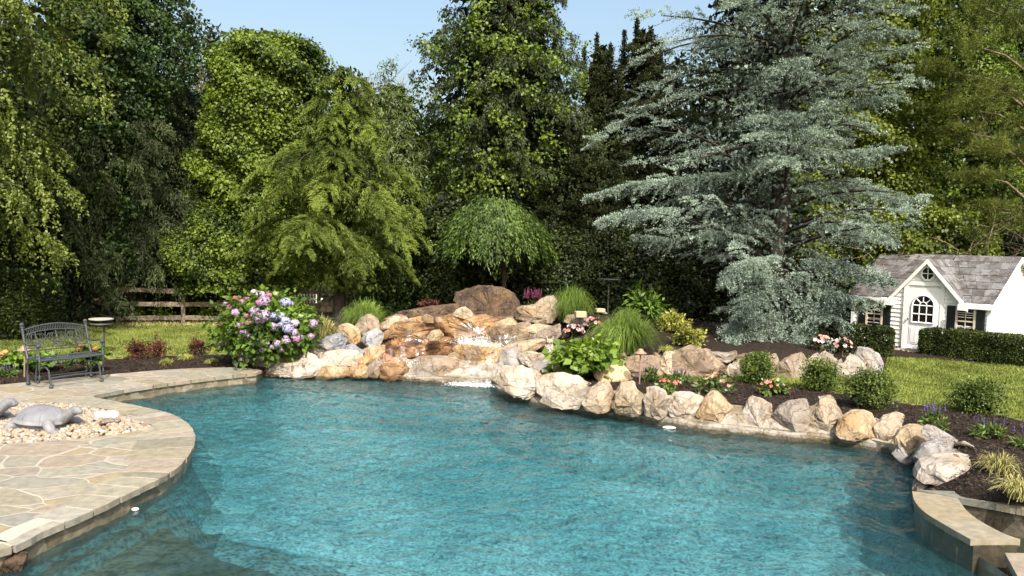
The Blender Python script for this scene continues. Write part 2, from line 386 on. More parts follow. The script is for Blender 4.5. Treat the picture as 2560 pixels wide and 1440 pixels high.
# ---------------------------------------------------------------- the setting
def smooth_line(pts, n=4):
    """Catmull-Rom through plan points"""
    P = [np.array(p, float) for p in pts]; P = [2 * P[0] - P[1]] + P + [2 * P[-1] - P[-2]]; out = []
    for i in range(1, len(P) - 2):
        for k in range(n):
            t = k / n
            out.append(.5 * (2*P[i] + (P[i+1]-P[i-1])*t + (2*P[i-1]-5*P[i]+4*P[i+1]-P[i+2])*t*t + (3*P[i]-P[i-1]-3*P[i+1]+P[i+2])*t**3))
    out.append(P[-2]); return np.array(out)
def patch(poly, step, holes=(), extra=None):
    """triangulated plan area"""
    poly = np.asarray(poly, float); x0, y0 = poly.min(0); x1, y1 = poly.max(0)
    gx, gy = np.meshgrid(np.arange(x0, x1, step), np.arange(y0, y1, step)); gx = gx + (np.arange(gx.shape[0]) % 2)[:, None] * step / 2
    gx, gy = gx.ravel(), gy.ravel()
    ok = in_poly(poly, gx, gy) & (dist_poly(poly, gx, gy) > step * .45)
    for h in holes: ok &= ~in_poly(h, gx, gy) & (dist_poly(h, gx, gy) > step * .3)
    V = [Vector(p) for p in poly]; E = [(i, (i + 1) % len(poly)) for i in range(len(poly))]
    for h in holes:
        b = len(V); V += [Vector(p) for p in h]; E += [(b + i, b + (i + 1) % len(h)) for i in range(len(h))]
    V += [Vector(p) for p in np.c_[gx[ok], gy[ok]]]
    if extra is not None: V += [Vector(p) for p in extra]
    vo, eo, fo, *_ = delaunay_2d_cdt(V, E, [], 0, 1e-5)
    P = np.array([(p.x, p.y) for p in vo]); T = np.array([f for f in fo if len(f) == 3])
    c = P[T].mean(1); keep = in_poly(poly, c[:, 0], c[:, 1])
    for h in holes: keep &= ~in_poly(h, c[:, 0], c[:, 1])
    T = T[keep]
    a = P[T[:, 1]] - P[T[:, 0]]; b = P[T[:, 2]] - P[T[:, 0]]
    flip = a[:, 0] * b[:, 1] - a[:, 1] * b[:, 0] < 0
    T[flip] = T[flip][:, ::-1]
    return P, T

GR = np.array([(-400, -60), (400, -60), (400, 600), (-400, 600)])
inner = np.array([(x, y) for y in np.arange(1.5, 28, .3) for x in np.arange(-14, 15, .3)])
inner = inner[~in_poly(POOL, inner[:, 0], inner[:, 1]) & (dist_poly(POOL, inner[:, 0], inner[:, 1]) > .12)]
SPA_POOL = np.array([pz(u, v, SPA_Z)[:2] for u, v in SPA_I] + [pz(2640, 1292, SPA_Z)[:2], np.array([9.0, 6.6]), np.array([9.0, 3.0]), np.array([4.0, 3.0]), np.array([3.95, 6.05]), S2[-1]])
inner = inner[~in_poly(SPA_POOL, inner[:, 0], inner[:, 1])]
far = np.array([(x, y) for y in (-30, 0, 60, 100, 200, 400) for x in (-300, -150, -60, -25, 0, 25, 60, 150, 300)])
far = far[~in_poly(POOL, far[:, 0], far[:, 1])]
inner = np.r_[inner, far]
P, T = patch(GR, 1000, [POOL], inner)
c = P[T].mean(1); T = T[~in_poly(SPA_POOL, c[:, 0], c[:, 1])]
z = H(P[:, 0], P[:, 1]); z = np.where(np.abs(P[:, 0]) > 30, -.03, z)
tag(mk('lawn_ground', np.c_[P, z], T, M_LAWN, smooth=True), 'mown green lawn around the pool garden', 'lawn', kind='structure')

# pool shell: walls, sloped floor
def strip(line, z0, z1, flip=False):
    V = [(x, y, z0) for x, y in line] + [(x, y, z1) for x, y in line]; n = len(line)
    return V, [((i, i+1, n+i+1, n+i) if flip else (i+1, i, n+i, n+i+1)) for i in range(n - 1)]
PC = np.r_[POOL, POOL[:1]]
mb = MB(); mb.add(*strip(PC, -.001 - .045, -.40)); tag(mb.build('pool_wall', M_TILE), 'stone faced wall at the pool waterline', 'pool wall', kind='structure')
cen = np.array([-.2, 8.5]); sg_ = np.r_[0, np.cumsum(np.hypot(*(np.diff(PC, axis=0)).T))]; tq_ = np.linspace(0, sg_[-1], 220)
PC = np.c_[np.interp(tq_, sg_, PC[:, 0]), np.interp(tq_, sg_, PC[:, 1])]
wv_ = .885 + .010 * np.sin(tq_ * 2 * np.pi * 9 / sg_[-1]) + .006 * np.sin(tq_ * 2 * np.pi * 23 / sg_[-1] + 1); inn = cen + (PC - cen) * wv_[:, None]
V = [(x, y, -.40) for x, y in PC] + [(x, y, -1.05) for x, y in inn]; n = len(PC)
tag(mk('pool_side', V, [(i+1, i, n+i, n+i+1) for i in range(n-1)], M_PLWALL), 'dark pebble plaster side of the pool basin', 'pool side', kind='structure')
P, T = patch(inn[:-1], .5); dq = dist_poly(inn[:-1], P[:, 0], P[:, 1])
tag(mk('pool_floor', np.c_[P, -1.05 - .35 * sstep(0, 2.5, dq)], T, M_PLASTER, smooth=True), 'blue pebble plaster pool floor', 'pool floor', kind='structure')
def waves(x, y, seed=3):
    """height of the ripples: many small crossing wave trains, mostly drifting away from the falls"""
    rg = np.random.default_rng(seed); z = np.zeros_like(x)
    for lam, slope, k in ((.62, .035, 7), (.33, .05, 10), (.19, .06, 14), (.115, .06, 18), (.075, .045, 16)):
        for i in range(k):
            a = rg.normal(-np.pi / 2, .95); l = lam * rg.uniform(.75, 1.3); kk = 2 * np.pi / l; ph = rg.uniform(0, 6.28)
            wob = 1 + .8 * np.sin(x * rg.uniform(.6, 1.6) + y * rg.uniform(-1.2, 1.2) + rg.uniform(0, 6))
            z += slope / kk * 1.9 / np.sqrt(k) * wob * np.sin(kk * (np.cos(a) * x + np.sin(a) * y) + ph + 1.3 * np.sin(.9 * x + 1.3 * y + i))
    return z
sx_ = .026; gx, gy = np.arange(POOL[:, 0].min() - .1, POOL[:, 0].max() + .1, sx_), np.arange(4.6, POOL[:, 1].max() + .1, sx_); nx, ny = len(gx), len(gy)
GX, GY = np.meshgrid(gx, gy); ins = in_poly(POOL, GX, GY); ring = ins.copy()
for a_, b_ in ((1, 0), (-1, 0), (0, 1), (0, -1)): ring |= np.roll(np.roll(ins, a_, 0), b_, 1)
q_ = np.arange(nx * ny).reshape(ny, nx); cell = ring[:-1, :-1] & ring[1:, :-1] & ring[:-1, 1:] & ring[1:, 1:]
Fq = np.stack([q_[:-1, :-1], q_[:-1, 1:], q_[1:, 1:], q_[1:, :-1]], -1)[cell]
us = np.unique(Fq); rm = np.zeros(nx * ny, int); rm[us] = np.arange(len(us)); Fq = rm[Fq]; X_, Y_ = GX.ravel()[us], GY.ravel()[us]
wa = mk('pool_water', np.c_[X_, Y_, WATER + waves(X_, Y_)], Fq, M_WATER, smooth=True); tag(wa, 'rippling teal pool water', 'water', kind='structure')

# flagstone deck on the left, with a round bed of river stones cut in
BED = smooth_line([pz(u, v, 0)[:2] for u, v in [(-180,1000),(0,1004),(120,1007),(200,1011),(285,1028),(350,1050),(380,1066),(335,1079),(250,1091),(110,1103),(0,1110),(-180,1112)]], 3)
DK = [np.array(q, float) for q in near] + list(smooth_line(L2, 3)) + [pz(u, v, 0)[:2] for u, v in [(655,926),(620,920),(560,918),(470,921),(400,925),(270,936),(150,948),(60,956),(0,962),(-160,985)]] + [np.array([-16, 10.5]), np.array([-16, 3.0])]
DK = np.array(DK)
P, T = patch(DK, .5, [BED])
mb = MB(); mb.add(np.c_[P, np.zeros(len(P))], [tuple(t) for t in T])
dk2 = np.r_[DK, DK[:1]]; mb.add(*strip(dk2, 0, -.05)); b2 = np.r_[BED, BED[:1]]; mb.add(*strip(b2, 0, -.05, True))
deck = mb.build('deck_paving', M_FLAG); tag(deck, 'irregular flagstone pool deck with pale mortar joints', 'paving', kind='structure')
# coping stones follow the pool edge
el = smooth_line([np.array([-4.9, 3.0])] + near[1:] + list(L2), 6)
seg = np.r_[0, np.cumsum(np.hypot(*(np.diff(el, axis=0)).T))]
def at(s): return np.array([np.interp(s, seg, el[:, 0]), np.interp(s, seg, el[:, 1])])
def nrm(s):
    d = at(min(s + .06, seg[-1])) - at(max(s - .06, 0)); d = d / (np.hypot(*d) + 1e-9); return np.array([-d[1], d[0]])
mz_ = MB(); nq = int(seg[-1] / .12); qs = [seg[-1] * i / nq for i in range(nq + 1)]; mz_.add([(*(at(t) - nrm(t) * .018), .0025) for t in qs] + [(*(at(t) + nrm(t) * .27), .0025) for t in qs], [(i, i+1, nq+2+i, nq+1+i) for i in range(nq)])
tag(mz_.build('coping_mortar', M_MORTAR), 'pale mortar bed under the coping stones', 'mortar', kind='structure')
rs = random.Random(4); mb = MB(); tint = []; s = 0
while s < seg[-1] - .1:
    L = rs.uniform(.20, .52); e = min(s + L, seg[-1]); wd = rs.uniform(.30, .62)
    tight = 0
    k = max(2, int((e - s) / .07)); a_ = rs.uniform(-.03, .03)
    top = []; prev = None
    q = [s + .012 + (e - s - .024) * i / k for i in range(k + 1)]
    out = [at(t) - nrm(t) * (.035 + rs.uniform(-.006, .006)) for t in q]; ins = [at(t) + nrm(t) * (wd + a_ * (i / k - .5)) for i, t in enumerate(q)]
    V = []
    for zz in (.006, -.052):
        V += [(*p, zz) for p in out] + [(*p, zz) for p in ins]
    m_ = k + 1; Fc = []
    for i in range(k):
        Fc += [(i, i+1, m_+i+1, m_+i), (2*m_+i+1, 2*m_+i, i, i+1)[::-1], (2*m_+i, 2*m_+i+1, 3*m_+i+1, 3*m_+i)[::-1]]
    Fc += [(0, m_, 3*m_, 2*m_), (k, 2*m_+k, 3*m_+k, m_+k)]
    ok_ = all(np.dot(ins[i+1] - ins[i], out[i+1] - out[i]) > 0 for i in range(k))
    if not ok_: ins = [o_ + nrm(t) * .12 for o_, t in zip(out, q)]; V = [(*p, zz) for zz in (.006, -.052) for p in out + ins]
    mb.add(V, Fc); tint += [rs.random()] * len(Fc); s = e
tag(mk('coping_stones', mb.V, mb.F, M_COPE, attr=tint), 'flagstone coping along the curved pool edge', 'coping', kind='structure')
# river stones in the round bed
rg = np.random.default_rng(5)
def lump(k, seed):
    bmm = bmesh.new(); bmesh.ops.create_icosphere(bmm, subdivisions=2, radius=1)
    V = np.array([v.co[:] for v in bmm.verts]); Fc = np.array([[v.index for v in f.verts] for f in bmm.faces]); bmm.free()
    rr = np.random.default_rng(seed); d = rr.normal(size=(5, 3)); d /= np.linalg.norm(d, axis=1)[:, None]
    for q in d: V = V * (1 + .16 * np.clip(V @ q, -1, 1)[:, None])
    return V, Fc
def scatter(Ps, sizes, flat, seed, kinds=5):
    rr = np.random.default_rng(seed); VV, FF, at_ = [], [], []; n = 0
    ks = [lump(2, seed + i) for i in range(kinds)]
    for p, s in zip(Ps, sizes):
        V, Fc = ks[rr.integers(kinds)]; a, b_ = rr.uniform(0, 6.3), rr.normal(0, .25)
        S = V * np.array([s, s * rr.uniform(.6, .95), s * flat * rr.uniform(.7, 1.2)])
        ca, sa = math.cos(a), math.sin(a); cb, sb = math.cos(b_), math.sin(b_)
        S = S @ np.array([[cb, 0, sb], [0, 1, 0], [-sb, 0, cb]]).T @ np.array([[ca, -sa, 0], [sa, ca, 0], [0, 0, 1]]).T
        VV.append(S + p); FF.append(Fc + n); at_ += [rr.random()] * len(Fc); n += len(V)
    return np.concatenate(VV), np.concatenate(FF), at_
def pebmat():
    mt, nt, bs = newmat('river stones'); a = N(nt, 'Attribute', attribute_name='rnd'); v = coords(nt); n = tex(nt, 'TexNoise', v, Scale=30, Detail=5)
    c = ramp(nt, a.outputs['Fac'], [(0, (0.216,0.144,0.086)), (.2, (0.331,0.259,0.173)), (.45, (0.288,0.216,0.144)), (.65, (0.360,0.310,0.238)), (.85, (0.245,0.209,0.173)), (1, (0.432,0.410,0.374))])
    c = mixc(nt, 1.0, c, ramp(nt, n.outputs[0], [(.3, (.8,.8,.8)), (.7, (1.1,1.1,1.1))]), 'MULTIPLY')
    nt.links.new(c, bs.inputs['Base Color']); bs.inputs['Roughness'].default_value = .6; return mt
M_PEB = pebmat()
x0, y0 = BED.min(0); x1, y1 = BED.max(0)
q = np.c_[rg.uniform(max(x0, -9.5), x1, 9000), rg.uniform(y0, y1, 9000)]
q = q[in_poly(BED, q[:, 0], q[:, 1]) & (dist_poly(BED, q[:, 0], q[:, 1]) > .03)][:3600]
dd = dist_poly(BED, q[:, 0], q[:, 1])
V, Fc, a_ = scatter(np.c_[q, -.03 + .045 * np.clip(dd / .3, 0, 1) + rg.uniform(-.015, .02, len(q))], rg.uniform(.020, .048, len(q)), .62, 11)
tag(mk('river_gravel', V, Fc, M_PEB, smooth=True, attr=a_), 'tan and white river pebbles filling the round bed in the deck', 'pebbles', kind='stuff')
P, T = patch(BED, .3); tag(mk('bed_soil', np.c_[P, np.full(len(P), -.045)], T, M_MORTAR), kind='structure')

# mulch beds
def bed(name, poly, label, mat=M_MULCH, h=.03, step=.22, chips=0, seed=1):
    poly = np.asarray(poly, float); P, T = patch(poly, step)
    d = dist_poly(poly, P[:, 0], P[:, 1]); rr = np.random.default_rng(seed)
    zz = H(P[:, 0], P[:, 1]) + np.where(d < 1e-4, -.02, h + rr.uniform(-.012, .014, len(P)))
    o = mk(name, np.c_[P, zz], T, mat, smooth=True); tag(o, label, 'mulch bed', kind='structure')
    if chips:
        x0, y0 = poly.min(0); x1, y1 = poly.max(0)
        q = np.c_[rr.uniform(x0, x1, chips * 4), rr.uniform(y0, y1, chips * 4)]; q = q[in_poly(poly, q[:, 0], q[:, 1])][:chips]
        zq = H(q[:, 0], q[:, 1]) + h + rr.uniform(-.004, .012, len(q)); n = len(q)
        a = rr.uniform(0, 6.28, n); D = np.c_[np.cos(a), np.sin(a), rr.normal(0, .3, n)]; D /= np.linalg.norm(D, axis=1)[:, None]
        Nn = np.c_[rr.normal(0, .4, (n, 2)), np.ones(n)]
        leaf_mesh('mulch_chips', np.c_[q, zq], D, Nn, rr.uniform(.03, .075, n), rr.uniform(.012, .028, n), M_CHIP, None, fold=.3, kind='stuff', label='loose bark chips on the ' + name.replace('_', ' '))
    return o
def unit(a): return a / (np.linalg.norm(a, axis=1)[:, None] + 1e-9)
def leaf_arrays(P, D, Nn, L, W, fold=.25, rnd=None, wide=.45):
    n = len(P); D = unit(D); S = unit(np.cross(D, Nn)); U = np.cross(S, D)
    L = np.broadcast_to(L, (n,))[:, None]; W = np.broadcast_to(W, (n,))[:, None]
    V = np.empty((n, 4, 3)); mid = P + D * L * wide
    V[:, 0] = P; V[:, 1] = mid + S * W * .5 + U * W * fold; V[:, 2] = P + D * L; V[:, 3] = mid - S * W * .5 + U * W * fold
    return V.reshape(-1, 3), np.arange(4 * n).reshape(n, 4)
def leaf_mesh(name, P, D, Nn, L, W, mat, parent=None, fold=.25, kind=None, label=None, loc=None, rnd=None, seed=0, wide=.45, cat=None):
    V, Fc = leaf_arrays(P, D, Nn, L, W, fold, wide=wide)
    if rnd is None: rnd = np.random.default_rng(seed + len(P)).random(len(P))
    o = mk(name, V, Fc, mat, parent, loc, attr=rnd); return tag(o, label, cat, None, kind)
def G2(pts): return [gp(u, v)[:2] for u, v in pts]
bedR = list(R2[5:]) + [S2[0] + [.1, -.05], pz(2400, 1243, SPA_Z)[:2], pz(2640, 1284, SPA_Z)[:2], np.array([8.5, 6.6]), np.array([9.5, 8.0])] + G2([(2620,1075),(2558,1053),(2454,1037),(2360,1023),(2294,1012),(2235,1004),(2100,985),(2072,978),(1962,970),(1875,958),(1822,955),(1722,952),(1640,944),(1560,936)])
bedR = np.array(bedR); ctr_off = []
pushed = bedR.copy()
for i in range(len(R2) - 5):                     # keep the mulch behind the curb
    a = R2[5:][max(i-1, 0)]; b_ = R2[5:][min(i+1, len(R2)-6)]; d = (b_ - a) / (np.hypot(*(b_ - a)) + 1e-9); pushed[i] = bedR[i] + np.array([-d[1], d[0]]) * (.16 if i < len(R2) - 8 else .05)
bed('mulch_bed', pushed, 'dark mulch bed behind the pool edge boulders', chips=7000, seed=2)
backR = np.array(G2([(1240,930),(1400,935),(1560,936),(1640,942),(1750,938),(1900,934),(2050,936),(2150,936),(2210,925),(2218,893),(2330,897),(2450,908),(2570,916)]) + [np.array([13, 14.5]), np.array([16, 20]), np.array([16, 27]), np.array([-6, 27]), np.array([-3.2, 22.2])] + G2([(1000,815),(900,840),(760,850),(640,880),(560,886)]) + [pz(600, 921, 0)[:2], pz(655, 925, 0)[:2]] + [R2[i] + np.array([0, .12]) for i in range(0, 6)])
bed('garden_soil', backR, 'dark mulch under the trees and around the waterfall', chips=5000, seed=3)
bedL = np.array([pz(u, v, -.01)[:2] for u, v in [(-260,1000),(-160,983),(0,960),(60,954),(150,946),(270,934),(400,923.5),(470,919.5),(560,916.5),(606,918.5)]] + G2([(600,884),(545,886),(420,890),(300,898),(200,903),(100,908),(0,913),(-260,935)]))
bed('mulch_strip', bedL, 'dark mulch strip between deck and lawn', chips=2500, seed=4)
lit = np.array([(-40, 20.9), (-11, 20.6), (-2.9, 23.4), (-2, 45), (-40, 45)]); bed('leaf_litter', lit, 'leaf litter under the trees beyond the fence', M_LITTER, .02, .8, seed=6)
lit2 = np.array([(15.9, 13), (40, 10), (40, 45), (-1.9, 45), (-1.9, 27.1), (15.9, 27.1)]); bed('woodland_soil', lit2, 'leaf litter under the woodland', M_LITTER, .02, .8, seed=7)

# mortared curb that carries the boulders along the right side
el2 = smooth_line(R2, 4); n = len(el2)
nr = []
for i in range(n):
    d = el2[min(i+1, n-1)] - el2[max(i-1, 0)]; d = d / np.hypot(*d); nr.append(np.array([-d[1], d[0]]))
rs = np.random.default_rng(8); V = []
for i in range(n):
    j = rs.uniform(-.012, .012, 4); zt = -.055 + j[3]
    for off, zz in ((-.03 + j[0], -.5), (-.035 + j[0], zt - .035), (0 + j[1], zt), (.10, zt + .03 + j[0]), (.20, zt + .13 + 2 * j[2]), (.42, zt + .22), (.44, -.5)): V.append((*(el2[i] + nr[i] * off), zz))
Fc = [(i*7+k, (i+1)*7+k, (i+1)*7+k+1, i*7+k+1)[::-1] for i in range(n-1) for k in range(6)]
tag(mk('pool_curb', V, Fc, M_CURB), 'mortared stone curb under the boulders', 'curb', kind='structure')

# the ground sinks below the beds that cover it
gm = bpy.data.objects['lawn_ground'].data; co = np.empty(len(gm.vertices) * 3, np.float32); gm.vertices.foreach_get('co', co); co = co.reshape(-1, 3)
low = np.zeros(len(co), bool)
for pg in (bedR, backR, bedL, pushed): low |= in_poly(pg, co[:, 0], co[:, 1]) & (dist_poly(pg, co[:, 0], co[:, 1]) > .02)
low |= (dist_poly(POOL, co[:, 0], co[:, 1]) < .62) & (co[:, 0] > -1.2)
low |= (co[:, 0] > 4.2) & (co[:, 1] < 7.7) & (co[:, 1] > 3) & (co[:, 0] < 9)
co[low, 2] -= .14; co[(co[:, 0] > 3.4) & (co[:, 1] < 7.9) & (co[:, 1] > 2.5) & (co[:, 0] < 9.6), 2] = -2; gm.vertices.foreach_set('co', co.ravel()); gm.update()
# dark stone shelf under water at the near left
ps = np.array([pz(u, v, -.5)[:2] for u, v in [(-200,1420),(60,1362),(300,1302),(420,1322),(540,1390),(700,1450),(900,1540),(-200,1700)]])
ps = smooth_line(np.r_[ps, ps[:1]], 7)[:-1]; ps = ps + np.random.default_rng(31).normal(0, .03, ps.shape); P, T = patch(ps, .4); mb = MB(); mb.add(np.c_[P, np.full(len(P), -.5)], [tuple(t) for t in T]); mb.add(*strip(np.r_[ps, ps[:1]], -.5, -1.3))
tag(mb.build('pool_step', plaster('dark stone shelf', (.04,.06,.045), (.13,.15,.095))), 'dark stone shelf under water at the near left corner of the pool', 'pool step', kind='structure')

# ---------------------------------------------------------------- boulders
ROCKS = []
def rock(name, label, mat, pts, D=None, thick=None, base=-.05, group=None, seed=None, lean=.22, rough=1.0, cat='boulder'):
    pts = np.array(pts, float)
    if D is None:
        i = int(np.argmax(pts[:, 1])); D = pz(pts[i, 0], pts[i, 1], base)[1] + .12
    Q = np.array([pd(u, v, D) for u, v in pts])[:, [0, 2]]
    wdt = np.ptp(Q[:, 0]); hgt = np.ptp(Q[:, 1]); size = (wdt * hgt) ** .5
    if thick is None: thick = max(.75 * min(wdt, hgt * 1.6), .12)
    # resample the outline
    n = max(20, min(52, int(size * 60))); Qc = np.r_[Q, Q[:1]]
    s = np.r_[0, np.cumsum(np.hypot(*(np.diff(Qc, axis=0)).T))]; t = np.linspace(0, s[-1], n, endpoint=False)
    O = np.c_[np.interp(t, s, Qc[:, 0]), np.interp(t, s, Qc[:, 1])]
    c = O.mean(0); zmin = O[:, 1].min(); c = np.array([c[0], c[1] - .12 * hgt])
    m = max(5, min(12, int(n / 4))); V = []
    sd = seed if seed is not None else int(pts.sum()) % 9973
    rr = random.Random(sd); ex = rr.uniform(3.6, 7.0); lx = rr.uniform(-.15, .15) * min(1, .35 / thick)
    for j in range(-m, m + 1):
        u = j / m; k = max(0.0, 1 - abs(u) ** ex) ** (1 / ex); k = max(k, .04)
        for x, z in O:
            X = c[0] + (x - c[0]) * k * 1.17 + lx * u * thick; Z = c[1] + (z - c[1]) * k * 1.08
            Yd = u * thick / 2 + lean * (Z - zmin) + thick * .30
            V.append([X + Yd * c[0] / D * .9, D + Yd, Z])
    V = np.array(V); cc = V.mean(0)
    off = Vector((rr.uniform(-50, 50), rr.uniform(-50, 50), rr.uniform(-50, 50)))
    # cleave the lump along random planes, mostly on its front and top
    for k in range(12):
        nn = np.array([rr.uniform(-.9, .9), -rr.uniform(.45, 1.0), rr.uniform(-.4, .75)]); nn /= np.linalg.norm(nn)
        pj = (V - cc) @ nn; lim = np.quantile(pj, rr.uniform(.80, .94)); ov = np.maximum(pj - lim, 0)
        V = V - nn * (ov * .93)[:, None]
    amp = .085 * min(size, .9) * rough; fq = 2.4 / max(size, .22)
    W = V.copy()
    for i in range(len(V)):
        p = Vector(V[i]) + off
        dirv = (V[i] - cc); dirv = dirv / (np.linalg.norm(dirv) + 1e-9)
        vd = noise.voronoi(p * fq)[0]; rg_ = 1 - abs(noise.noise(p * fq * 1.4 + Vector((9, 3, 1)))) * 2
        e = (min(vd[1] - vd[0], .35) - .16) * .8 + noise.fractal(p * fq * 2.2, .75, 2.1, 5) * .6 + max(rg_ - .75, 0) * -2.2
        W[i] = V[i] + dirv * e * amp
    Fc = []
    L = 2 * m + 1
    for j in range(L - 1):
        for i in range(n):
            Fc.append((j*n+i, j*n+(i+1)%n, (j+1)*n+(i+1)%n, (j+1)*n+i))
    Fc += [tuple(range(n-1, -1, -1)), tuple((L-1)*n + i for i in range(n))]
    ROCKS.append((W, Fc))
    o = mk(name, W, Fc, RK[mat], loc=(cc[0], cc[1], zmin)); return tag(o, label, cat, group)
WF = 'stacked stones of the waterfall'; ED = 'boulders along the right pool edge'; TI = 'rocks of the upper garden tier'
